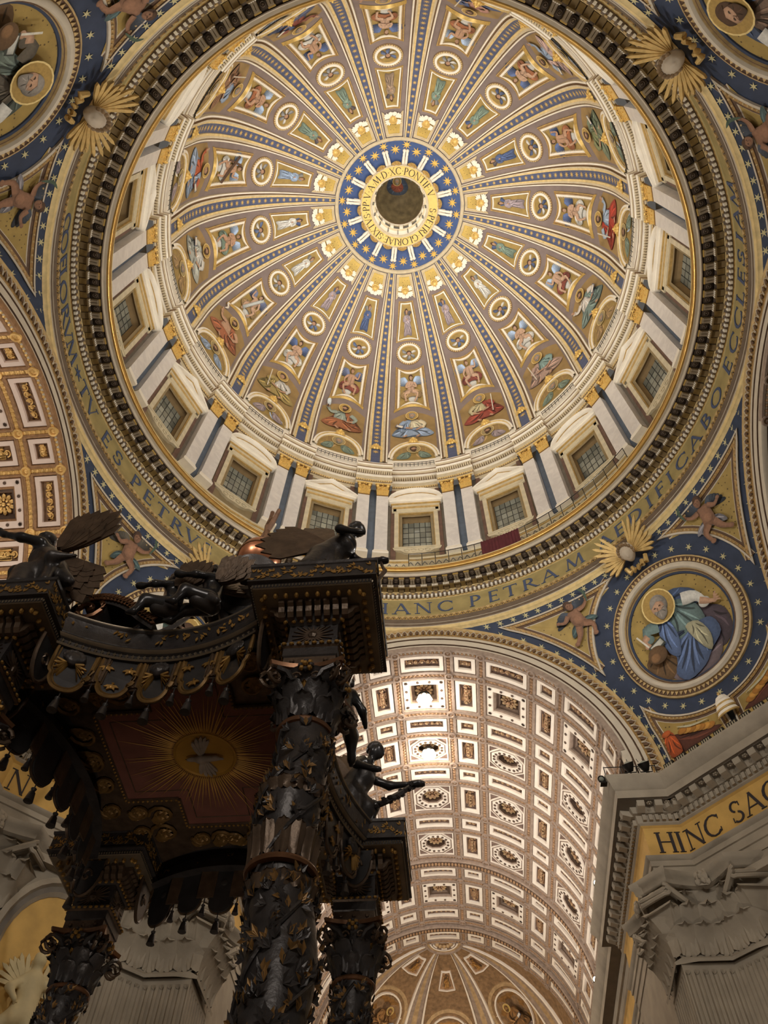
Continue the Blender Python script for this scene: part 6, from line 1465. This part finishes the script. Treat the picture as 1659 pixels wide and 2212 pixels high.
# ---- curved cornices between the blocks, with hanging lappets
def side(k):
    """local frame of a side: T(u,v,z): u -1..1 along, v inward metres"""
    if k==0: return (lambda u,v,z:(u*(HX-HB_+.05),-HY-.9+v,z)),HX-HB_,False     # near
    if k==1: return (lambda u,v,z:(HX+.9-v,u*(HY-HB_+.05),z)),HY-HB_,False      # right
    if k==2: return (lambda u,v,z:(-u*(HX-HB_+.05),HY+.9-v,z)),HX-HB_,False     # far
    return (lambda u,v,z:(-HX-.9+v,-u*(HY-HB_+.05),z)),HY-HB_,False             # left
dz=1.6
def bees(mb,T,x0,z0,s):
    mb.ball((0,0,0),(.05*s,.05*s,.11*s),6,0,T=lambda x,y,z:T(x0+x,y,z0+z)); mb.ball((0,0,0),.05*s,5,0,T=lambda x,y,z:T(x0+x,y,z0+.13*s+z))
    for q in (-1,1):
        for a in (.5,1.15): mb.prism([(0,0),(.05*s,.12*s),(0,.24*s),(-.05*s,.12*s)],-.02,.03,0,T=lambda x,y,z:T(x0+x*cos(q*a)+y*sin(q*a)*1.0,z,z0+.04*s-(y*cos(a))+x*sin(a)*q))
for k in range(4):
    T,half,_=side(k); bow=.95
    vv=lambda u:.55+bow*(1-u*u)
    us=frange(-1,1,25)
    mb=MB(); zt=18.35
    pr=[(.55,zt-1.1,0),(.02,zt-1.1,0),(-.02,zt-1.06,2),(.0,zt-1.02,2),(.06,zt-1.0,0),(.08,zt-.82,0),(.0,zt-.78,0),(-.12,zt-.72,2),(-.14,zt-.68,0),(-.12,zt-.64,0),(-.2,zt-.12,0),(-.28,zt-.06,0),(-.3,zt,2),(.6,zt+.02,0)]
    mb.grid([[T(u,vv(u)+o,z+dz) for u in us] for o,z,_ in pr],mis=[p[2] for p in pr[1:]])
    co=mb.obj('curved_cornice',['bz','rim',MATS['worn_bronze']],bal,40)
    eg=MB(); n=int(half*2/.17)
    for i in range(n):
        u=-1+2*(i+.5)/n; eg.ball((0,0,0),(.06,.05,.09),5,0,T=lambda x,y,z:T(u+x/half,vv(u)+.05-y,zt-.9+z+dz))
    eg.obj('egg_course',[MATS['worn_bronze']],co,kind='stuff')
    sp=MB(); rn=random.Random(k)
    for i in range(int(half*14)):
        u=rn.uniform(-.97,.97); z=zt-.4+rn.uniform(-.2,.2); a=rn.uniform(-1.4,1.4)
        sp.prism([(-.0,-.04),(.045,.05),(0,.17),(-.045,.05)],0,.02,0,T=lambda x,y,w:T(u+(x*cos(a)-y*sin(a))/half,vv(u)-.19-w,z+x*sin(a)+y*cos(a)+dz))
    sp.obj('gilt_sprig',['bg'],co,kind='stuff')
    # lappets
    nl=5 if k in (0,2) else 6
    for i in range(nl):
        u0=-1+2*(i+.5)/nl; w=half*2/nl*.43; z1=zt-1.1; L=1.55 if i%2==0 else 1.42
        P=lambda x,y,z:T(u0+x/half,vv(max(-1,min(1,u0+x/half)))+.14+y,z+dz)
        out=[(-w*1.05,0),(-w,-.55*L),(-w*.82,-.66*L),(-w*.78,-.8*L),(-w*.5,-.95*L),(0,-1.0*L),(w*.5,-.95*L),(w*.78,-.8*L),(w*.82,-.66*L),(w,-.55*L),(w*1.05,0)]
        o2=cr(out,3,False)
        lm=MB(); lm.prism([(x,z1+z) for x,z in o2],.0,.07,0,T=lambda x,z,y:P(x,y,z)); lo=lm.obj('lappet',[mat('slate_bronze',(62,60,60),.35,.4,var=.25,scale=2)],bal)
        bm_=MB(); 
        bm_.tube([P(x,-.03,z1+z) for x,z in o2],.055,5,0); bm_.tube([P(x*.86,-.02,z1+z*.93) for x,z in o2],.03,4,0); bm_.obj('lappet_border',[DG if k==0 else 'bz2'],lo,50)
        em=MB()
        if i%2==(0 if nl==6 else 1) or nl==6 and i in (1,4):
            for x,z in ((-.32,-.35),(.32,-.38),(0,-1.05)):
                be=MB(); bees(be,lambda a,b,c:P(a,-.06+b*-1,z1+c),x,z,.95); be.obj('gilt_bee',['bg'],lo,50)
        else:
            hv,hf=headmesh(.36); em.add([P(x,-.1-z*.8,z1-.42+y) for x,y,z in hv],hf,1)
            for q in (-1,1):
                for a in (2.5,2.1,1.7): 
                    featherwing(em,lambda x,y,z:P(q*(.1+x*sin(a)*.5),-.06-z*1.2-y*.2,z1-.62+x*cos(a)*.95+y*.4),.62,.26,3,0)
        if em.v: em.obj('lappet_emblem',['bg','bz'],lo,50)
        ts=MB(); ts.tube([P(0,.03,z1-L),P(0,.03,z1-L-.22)],.02,5); ts.lathe([(.02,.0),(.09,-.06),(.06,-.14),(.1,-.2),(.15,-.5),(.0,-.52)],10,P(0,.03,z1-L-.2)); ts.obj('tassel',['bz'],lo,50)
        if i<nl-1:      # pleated strip and small tassel between lappets
            u1=-1+2*(i+1)/nl; Q=lambda x,y,z:T(u1+x/half,vv(u1)+.2+y,z+dz)
            fm_=MB()
            for j in range(5): fm_.tube([Q(-.22+.11*j,-.03,z1),Q(-.2+.1*j,-.03,z1-.95)],.055,5,0)
            fm_.box(-.3,.3,0,.05,z1-1.0,z1,0,T=Q); fo=fm_.obj('pleated_strip',['bz2'],bal,50)
            ts=MB(); ts.tube([Q(0,.0,z1-.95),Q(0,.0,z1-1.2)],.02,5); ts.lathe([(.02,.0),(.07,-.06),(.05,-.12),(.12,-.42),(.0,-.44)],8,Q(0,.0,z1-1.2)); ts.obj('tassel',['bz'],fo,50)
# ---- ceiling of the canopy
ZQ=18.3
cb=MB()
def plan():
    o=[]
    for k in range(4):
        T,half,_=side(k)
        for u in frange(-1,1,9): p=T(u,.7+.95*(1-u*u),0); o.append((p[0],p[1]))
    return o
pl_=plan(); cb.prism(pl_,ZQ+.05+dz,ZQ+.3+dz,0); cei=cb.obj('canopy_ceiling',['bz2'],bal)
cross=[(-1.4,-3.65),(1.4,-3.65),(1.4,-2.15),(3.3,-2.15),(3.3,2.15),(1.4,2.15),(1.4,3.65),(-1.4,3.65),(-1.4,2.15),(-3.3,2.15),(-3.3,-2.15),(-1.4,-2.15)]
xb=MB(); xb.prism(cross,ZQ-.02+dz,ZQ+.06+dz,0); xp=xb.obj('red_cross_panel',['redp'],bal)
eb2=MB()
cc=cross+[cross[0]]
for a,b in zip(cc[:-1],cc[1:]):
    eb2.tube([(a[0],a[1],ZQ-.04+dz),(b[0],b[1],ZQ-.04+dz)],.07,6,0)
    n=int(math.hypot(b[0]-a[0],b[1]-a[1])/.16)
    for i in range(n): f=(i+.5)/n; eb2.ball((a[0]+(b[0]-a[0])*f,a[1]+(b[1]-a[1])*f,ZQ-.12+dz),.055,5,1)
for a,b in zip(inset(cross,.42),inset(cross,.42)[1:]+inset(cross,.42)[:1]): eb2.tube([(a[0]*1.0,a[1],ZQ-.03+dz),(b[0],b[1],ZQ-.03+dz)],.02,4,0)
eb2.obj('cross_border',['bz2','bg'],xp,50)
rb=MB(); rn=random.Random(2)
for i in range(104):
    a=2*PI*i/104+rn.uniform(-.012,.012)
    mxl=min(3.0/abs(cos(a)+1e-6),3.35/abs(sin(a)+1e-6)); 
    if abs(cos(a)*mxl)>1.35 and abs(sin(a)*mxl)>2.1: mxl=max(min(1.3/abs(cos(a)),3.35),min(2.05/abs(sin(a)),3.0/abs(cos(a))))
    l=mxl*rn.choice((.66,.84,.97)); w=.036
    rb.add([(1.02*cos(a)-w*sin(a),1.02*sin(a)+w*cos(a),ZQ-.05+dz),(1.02*cos(a)+w*sin(a),1.02*sin(a)-w*cos(a),ZQ-.05+dz),(l*cos(a),l*sin(a),ZQ-.05+dz),(1.2*cos(a),1.2*sin(a),ZQ-.08+dz)],[[0,3,2],[3,1,2]])
rb.obj('gilt_ray',['ray'],xp,kind='stuff')
db=MB(); db.lathe([(0,-.06),(.98,-.06),(1.02,-.1),(1.08,-.08),(1.1,0)],40,(0,0,ZQ+dz)); dd=db.obj('dove_disc',['disc'],bal,40)
vb_,fb_=body([((.42,0,0),(-.1,0,-.04),.1,.15),((-.1,0,-.04),(-.4,0,0),.15,.07),((-.42,0,-.02),(-.52,0,-.02),.085,.07),((.42,0,0),(.66,.05,0),.08,.05)],.03,.04)
dv=MB(); dv.add([(x-.02,y,z*.8+ZQ-.2+dz) for x,y,z in vb_],fb_,0)
for q in (-1,1): featherwing(dv,lambda x,y,z:(-.08+(y*.8+.3*x*x*.6),q*(.05+x),ZQ-.2+dz+z),.95,.62,5,0)
dv.tube([(-.56,0,ZQ-.2+dz),(-.66,0,ZQ-.2+dz)],[.03,.005],5,1)
dv.obj('dove',[mat('grey_dove',(150,136,124),.6,var=.15,scale=4),'bz'],dd,50)
# scrollwork and fruit in the four corner fields
rn=random.Random(8)
for sx in (-1,1):
    for sy in (-1,1):
        for x0,y0,r in ((2.2,3.0,.5),(3.0,2.75,.4),(2.3,4.0,.55),(3.2,3.9,.5),(4.0,2.6,.45),(3.9,1.2,.5),(3.95,0.1,.48),(1.0,4.35,.4),(0.2,4.4,.42)):
            if abs(x0)>HX-.5: continue
            sc_=MB()
            sg=rn.choice((-1,1)); pts=[]
            for i in range(13):
                t=i*.6; rr=r*(1-i/15); pts.append((sx*(x0+rr*cos(sg*t)),sy*(y0+rr*sin(sg*t)),ZQ-.06+dz))
            sc_.tube(pts,.07,5,0)
            for q in range(5):
                a=2*PI*q/5; sc_.ball((sx*(x0+.17*cos(a)),sy*(y0+.17*sin(a)),ZQ-.06+dz),(.13,.09,.08),5,0)
            acanthus(sc_,lambda x,y,z:(sx*(x0+x*.8+z*.3),sy*(y0-.3+z),ZQ-.05-y*.5+dz),0,.1,.5,.8,.15,0,6)
            sc_.obj('gilt_scroll',[mat('dull_gilding',(132,98,46),.5,.4,var=.3,scale=4)],cei,50)
# ---- the four great scrolls rising to the orb, and the orb with its cross
for i,(sx,sy,nm) in enumerate(CORN):
    mb=MB(); p=[]
    ct=[(.98,-.1),(.86,.9),(.7,1.6),(.55,2.6),(.42,4.2),(.3,6.3),(.2,8.4),(.1,9.6)]
    pts=cr([(sx*HX*f*.86,sy*HY*f*.86,18.6+z+dz) for f,z in ct],4,False)
    d_=Vector((sx*HX,sy*HY,0)).normalized(); e_=Vector((-d_.y,d_.x,0))
    rows=[]
    for q in pts:
        q=Vector(q); rows.append([tuple(q+e_*a+Vector((0,0,b))) for a,b in ((-.5,-.3),(-.55,.1),(-.38,.16),(-.3,.04),(.3,.04),(.38,.16),(.55,.1),(.5,-.3))])
    mb.grid(rows,0,closed=True)
    vol=[tuple(Vector((sx*HX*.74,sy*HY*.74,19.0+dz))+d_*(.62*(1-k/16)*cos(k*.6))+Vector((0,0,.62*(1-k/16)*sin(k*.6)))) for k in range(15)]
    for e in (-.5,.5): mb.tube([tuple(Vector(v)+e_*e) for v in vol],.09,6,1)
    mb.grid([[tuple(Vector(v)+e_*e) for v in vol] for e in (-.5,.5)],0)
    for k in range(3,len(pts)-3,2):
        q=Vector(pts[k])
        for e in (-.16,.16): mb.prism([(0,-.02),(.1,.12),(0,.34),(-.1,.12)],.05,.1,1,T=lambda x,y,z:tuple(q+e_*(e+x+y*(.5 if e>0 else -.5))-d_*y+Vector((0,0,z+.05))))
    mb.obj('roof_scroll',['bz','bz2'],bal,50)
mb=MB(); mb.lathe([(1.3,27.9+dz),(1.4,28.3+dz),(1.1,28.4+dz),(1.2,28.8+dz),(.6,29.3+dz)],28); mb.obj('orb_base',['bz'],bal,40)
# valances visible as draped leaves hanging at the corner of each block
for i,(sx,sy,nm) in enumerate(CORN):
    for ax_ in (0,1):
        mb=MB(); 
        T=(lambda x,y,z:(sx*(HX-HB_+.35)+sx*y*.6, sy*(HY+.1)+x, z)) if ax_==0 else (lambda x,y,z:(sx*(HX+.1)+x, sy*(HY-HB_+.35)+sy*y*.6,z))
        out=cr([(-.55,17.35),(-.5,16.7),(-.3,16.2),(0,16.0),(.3,16.2),(.5,16.7),(.55,17.35)],3,False)
        mb.prism([(x,z+dz) for x,z in out],0,.09,0,T=lambda x,z,y:T(x,-y,z)); mb.tube([T(x,-.05,z+dz) for x,z in out],.06,5,1)
        mb.tube([T(.2*cos(t)*(1-k/12),-.1,16.75+.3*sin(t)*(1-k/12)+dz) for k,t in enumerate(frange(0,6,10))],.05,5,1)
        mb.obj('corner_shield',[MATS['slate_bronze'],'bz2'],bal,50)
# orb and cross stand on the roof
ob=empty('orb_and_cross',(BC[0],BC[1],0),'copper orb with a rough bronze cross on top of the canopy','orb')
mb=MB(); mb.ball((0,0,30.2),1.02,24,0); mb.lathe([(.98,30.12),(1.06,30.15),(1.06,30.25),(.98,30.28)],28,mi=1); mb.obj('orb',[mat('copper_orb',(150,96,66),.3,.7,var=.15,scale=2),'rim'],ob,60)
mb=MB(); rn=random.Random(3)
mb.tube([(0,0,31.1),(.05,0,32.1),(-.04,.02,33.1),(.03,0,34.4)],[.2,.16,.15,.12],7); mb.tube([(-.5,.5,31.6),(-.2,.2,32.3),(.25,-.2,33.0),(.55,-.5,33.8)],[.12,.15,.14,.1],7); mb.obj('cross',[mat('weathered_bronze',(98,70,50),.5,.4,var=.3,scale=5)],ob,50)
# ------------------------------------------------------------------ bronze angels and putti on the canopy
def feathers(T,l,w,rows=3,mi=0,mb=None):
    mb=mb or MB()
    for r in range(rows):
        n=7-r; 
        for k in range(n):
            f=(k+.5)/n; a=-.75+1.25*f; ll=l*(1-.26*r)*(1-.45*abs(f-.35)); ww=w*.2*(1-.08*r)
            pts=[(0,-ww*.4),(ll*.4,-ww*.8),(ll*.85,-ww*.7),(ll,0),(ll*.85,ww*.7),(ll*.4,ww*.8),(0,ww*.4)]
            mb.prism([(x*cos(a)-y*sin(a),x*sin(a)+y*cos(a)) for x,y in pts],.06*r+.012*k,.06*r+.05+.012*k,mi,T=T)
    return mb
def figure(name,loc,rot,label,limbs,hair,wings,robe,extra=None,cell=.07,group=None,scale=1.):
    o=empty(name,loc,label,'statue',group); o.rotation_euler=(0,0,rot); o.scale=(scale,)*3
    v,f=body(limbs,.045,cell); mb=MB(); mb.add(v,f); mb.obj('body',['bzl'],o,70)
    v,f=body(robe,.06,cell); mb=MB(); mb.add(v,f)
    mb.obj('robe',['bz'],o,70)
    hb=MB(); hb_v,hb_f=body(hair,.03,cell*.7); hb.add(hb_v,hb_f); hb.obj('hair',['bz'],o,70)
    for T,l,w in wings: feathers(T,l,w).obj('wing',['bz2' ],o)
    if extra: extra(o)
    return o
def std_angel(lean=(0,0),arm='out'):
    """kneeling, striding youth about 3 m high; faces +x, z up"""
    lx=lean[0]
    hip=(0,0,1.0); ch=(.35+lx,.0,1.95); nk=(.52+lx,0,2.38); hd=(.7+lx,.0,2.76)
    L=[(hip,ch,.34,.4),(ch,nk,.3,.13),(nk,hd,.11,.13),(hd,(hd[0]+.06,0,hd[2]+.1),.23,.24),((hd[0]+.2,0,hd[2]-.02),(hd[0]+.25,0,hd[2]-.06),.06,.07),((hd[0]+.12,0,hd[2]-.14),(hd[0]+.15,0,hd[2]-.16),.1,.09)]
    sl=(ch[0]+.02,.42,2.12); sr=(ch[0]+.02,-.42,2.12)
    if arm=='out': A=[(sl,(ch[0]+.75,.6,1.85),.16,.13),((ch[0]+.75,.6,1.85),(ch[0]+1.5,.5,1.75),.13,.09),((ch[0]+1.5,.5,1.75),(ch[0]+1.72,.48,1.73),.08,.1)]
    elif arm=='up': A=[(sl,(ch[0]+.6,.6,2.2),.16,.13),((ch[0]+.6,.6,2.2),(ch[0]+1.2,.6,2.45),.13,.09),((ch[0]+1.2,.6,2.45),(ch[0]+1.4,.6,2.6),.08,.1)]
    elif arm=='low': A=[(sl,(ch[0]+.55,.4,1.5),.16,.13),((ch[0]+.55,.4,1.5),(ch[0]+1.05,-.05,.95),.13,.09),((ch[0]+1.05,-.05,.95),(ch[0]+1.25,-.1,.9),.08,.1)]
    else: A=[(sl,(ch[0]+.3,.7,1.55),.16,.13),((ch[0]+.3,.7,1.55),(ch[0]+.9,.35,1.4),.13,.09),((ch[0]+.9,.35,1.4),(ch[0]+1.05,.25,1.4),.08,.1)]
    A+=[(sr,(ch[0]-.1,-.8,1.65),.16,.13),((ch[0]-.1,-.8,1.65),(ch[0]+.5,-.9,1.3),.13,.09),((ch[0]+.5,-.9,1.3),(ch[0]+.66,-.9,1.26),.08,.1)]
    hx=A[2][1]
    for k in range(4): A.append((hx,(hx[0]+.16,hx[1]-.07+.045*k,hx[2]-.02),.032,.024))
    A.append((hx,(hx[0]+.06,hx[1]+.12,hx[2]+.03),.035,.025))
    Lg=[((0,.2,1.0),(.75,.3,.85),.27,.19),((.75,.3,.85),(.65,.3,.12),.18,.1),((.65,.3,.1),(.95,.3,.06),.1,.07),((0,-.2,1.0),(.1,-.25,.35),.27,.19),((.1,-.25,.35),(-.6,-.25,.15),.17,.1),((-.6,-.25,.15),(-.85,-.25,.1),.09,.07)]
    robe=[((.0,0,1.15),(.3+lx*.8,0,1.75),.42,.44),((0,0,1.1),(.5,.2,.7),.42,.32),((.5,.25,.8),(.35,.35,.1),.32,.3),((0,-.1,1.0),(-.3,-.3,.15),.4,.36),((-.1,0,1.2),(-.8,.1,.5),.3,.16),((.2,.4,1.6),(-.3,.6,1.0),.14,.16),((-.3,.6,1.0),(-.9,.5,1.1),.16,.06)]
    for k in range(7): robe.append(((.1*k-.2,.36-.1*k,1.1),(.14*k-.45,.5-.14*k,.08),.1,.12))
    hair=[((hd[0]-.06,0,hd[2]+.14),(hd[0]-.04,0,hd[2]+.16),.2,.2)]+[((hd[0]+.02+.2*cos(e)*cos(a),.2*cos(e)*sin(a),hd[2]+.1+.2*sin(e)),(hd[0]+.0+.24*cos(e)*cos(a),.24*cos(e)*sin(a),hd[2]+.1+.24*sin(e)),.07,.05) for e in (-.1,.35,.8,1.3) for a in frange(-PI,PI,10) if not (abs(a)<(1.9 if e<0 else 1.0) and e<.5)]
    wings=[(lambda x,y,z:(ch[0]-.3-.85*x*.9+.2*y,.25+x*.55+z,2.1+.55*x+y*.9),1.9,1.5),(lambda x,y,z:(ch[0]-.3-.95*x*.9+.2*y,-.25-x*.45-z,2.1+.25*x+y*.9),1.8,1.4)]
    return L+A+Lg,hair,wings,robe
bx,by=BC
def angel(name,loc,rot,label,lean,arm,wings,scale,extra=None,cell=.07):
    L,H,_,Rb=std_angel(lean,arm); figure(name,loc,R_(rot),label,L,H,wings,Rb,extra,cell,None,scale)
def wg(cx,cy,cz,dx,dy,dz,l,w):      # wing rooted at the shoulder blade, running along d, its width spread upward and back
    d_=Vector((dx,dy,dz)).normalized(); b_=Vector((0,1,0)).cross(d_).normalized(); b_=b_ if b_.x<0 or b_.z>0 else -b_; n_=d_.cross(b_)
    return (lambda x,y,z:tuple(Vector((cx,cy,cz))+d_*x+b_*y+n_*z),l,w)
def g1(o):
    mb=MB(); mb.tube([(1.85,-.1,.8),(2.0,-.2,.2),(1.7,-.35,-.7),(1.75,-.4,-1.0)],[.05,.07,.06,.03],6); mb.obj('garland_end',['bz2'],o,50)
angel('angel_statue',(bx+HX+.05,by-HY-1.15,ZT+.03),4,'dark bronze angel crouching with ragged wings on the nearest canopy corner',(.3,0),'low',[wg(.1,.2,2.1,-.8,.25,1.3,2.4,1.9),wg(.1,-.1,1.9,-1,-.1,.12,2.3,1.5)],.98,g1)
angel('angel_statue',(bx-HX+.85,by-HY-1.1,ZT+.03),178,'bronze angel with a raised outstretched arm in front of the gilded side vault',(.15,0),'up',[wg(-.1,.15,1.9,-.5,.2,1.0,2.0,1.5),wg(-.1,-.2,1.8,-.7,-.2,-.6,1.8,1.4)],1.16)
def gar(o):
    mb=MB(); rn=random.Random(1); pts=[(1.95,.48,1.7),(1.6,.35,1.3),(1.2,.2,.95),(.8,.2,.75)]; mb.tube(pts,[.06,.1,.1,.08],6)
    for p in cr(pts,5,False):
        for k in range(3): mb.ball((p[0]+rn.uniform(-.1,.1),p[1]+rn.uniform(-.1,.1),p[2]+rn.uniform(-.1,.1)),(.1,.08,.07),5)
    mb.obj('garland',['bz'],o,50)
angel('angel_statue',(bx+HX-.35,by+HY-1.45,ZT+.03),-4,'bronze angel holding a garland against the far coffered vault',(.1,0),'out',[wg(0,.2,1.9,-.35,.2,1.0,1.7,1.2),wg(0,-.2,1.8,-.8,-.3,.3,1.5,1.2)],1.22,gar)
angel('angel_statue',(bx-HX,by+HY,ZT+.03),120,'bronze angel on the rear canopy corner hidden by the ceiling',(.1,0),'down',[wg(0,.2,1.9,-.35,.3,1.0,1.7,1.2),wg(0,-.2,1.8,-.4,-.3,.9,1.5,1.2)],1.1,None,.1)
def putto_l():
    L=[((0,0,.35),(.05,0,.95),.27,.25),((.05,0,.95),(.1,0,1.2),.2,.09),((.12,0,1.36),(.14,0,1.42),.22,.22),((.3,0,1.34),(.34,0,1.32),.06,.06),((.05,.26,1.05),(.45,.4,.85),.1,.08),((.45,.4,.85),(.85,.25,.95),.08,.06),((.05,-.26,1.05),(.2,-.5,.7),.1,.08),((.2,-.5,.7),(.55,-.6,.6),.08,.06),((0,.14,.32),(.6,.24,.4),.2,.15),((.6,.24,.4),(.75,.26,-.1),.14,.08),((.75,.26,-.1),(.92,.26,-.12),.07,.05),((0,-.14,.32),(.55,-.3,.3),.2,.15),((.55,-.3,.3),(.8,-.35,-.1),.14,.08),((.8,-.35,-.1),(.96,-.35,-.12),.07,.05)]
    for k in range(4): L.append(((.85,.25,.95),(.95,.2+.03*k,.96),.022,.018))
    hair=[((.12+.18*cos(e)*cos(a),.18*cos(e)*sin(a),1.42+.18*sin(e)),(.11+.25*cos(e)*cos(a),.25*cos(e)*sin(a),1.42+.24*sin(e)),.075,.05) for e in (-.2,.3,.8,1.3) for a in frange(-PI,PI,9) if not (abs(a)<1.1 and e<.5)]
    robe=[((-.1,0,.2),(.3,.1,.25),.2,.18),((.1,.2,.4),(-.2,.3,.1),.12,.1)]
    return L,hair,[wg(-.1,.12,.95,-.5,.4,.9,1.1,.8),wg(-.1,-.12,.95,-.5,-.4,.9,1.1,.8)],robe
L,H,Wg,Rb=putto_l()
figure('putto_statue',(bx-.05,by-HY-.05,18.5),R_(-175),'small bronze winged child sitting on the canopy edge beside the scroll volute',L,H,Wg,Rb,cell=.05,scale=1.25)
figure('putto_statue',(bx+1.2,by-HY-.15,18.55),R_(-165),'small bronze winged child sitting on the canopy edge next to the nearest corner',L,H,Wg,Rb,cell=.05,scale=1.3)
figure('putto_statue',(bx+HX-.15,by-.5,18.75),R_(100),'curly headed bronze child leaning out beside the nearest capital',L,H,Wg,Rb,cell=.05,scale=1.65)
# great scroll and broken pediment lying on the near cornice
mb=MB(); y0=by-HY+.5
vc=(-9.75,y0,19.35)
for e in (-.4,.4):
    mb.tube([(vc[0]+.62*(1-k/18)*cos(-k*.6+2.2),y0+e,vc[2]+.62*(1-k/18)*sin(-k*.6+2.2)) for k in range(17)],.1,6,1)
mb.grid([[(vc[0]+.6*cos(-k*.4+2.2),y0+e,vc[2]+.6*sin(-k*.4+2.2)) for k in range(16)] for e in (-.4,.4)],0)
pth=cr([(-10.15,20.0),(-9.4,20.05),(-8.6,19.7),(-7.9,19.05),(-7.3,18.55)],6,False)
mb.grid([[(x,y0+e,z+o) for x,z in pth] for e,o in ((-.45,-.45),(-.5,-.05),(-.42,.06),(-.36,-.06),(.36,-.06),(.42,.06),(.5,-.05),(.45,-.45))],0)
for x,z in pth[3:-2]:
    for q in (-1,1): mb.prism([(0,0),(.09,.12),(0,.3),(-.09,.12)],0,.05,1,T=lambda u,v,w:(x+v*.8,y0-.5-w,z-.24+q*v*.5+u))
mb.v=W_(mb); mb.obj('volute_scroll',['bz','rim'],bal,50)
mb=MB(); y0=by-HY+.9
pth=[(-4.0,20.7),(-4.6,20.35),(-5.2,20.4),(-5.7,20.75),(-6.15,20.8),(-6.3,21.1)]
pth=cr(pth,4,False)
mb.grid([[(x,y0+e,z+o) for x,z in pth] for e,o in ((.7,-.9),(-.2,-.9),(-.3,-.6),(-.25,-.5),(-.45,-.2),(-.6,-.1),(-.6,.1),(.7,.25))],0)
mb.prism([(-6.3,21.35),(-6.7,20.7),(-6.4,20.2),(-6.2,20.4)],y0-.6,y0+.7,0,T=lambda x,z,y:(x,y,z))
for x in (-4.4,-5.6): mb.tube([(x,y0,18.3),(x+.2,y0,19.2),(x,y0,20.0)],[.25,.16,.25],8)
mb.v=W_(mb); mb.obj('broken_pediment',['bz'],bal,40)
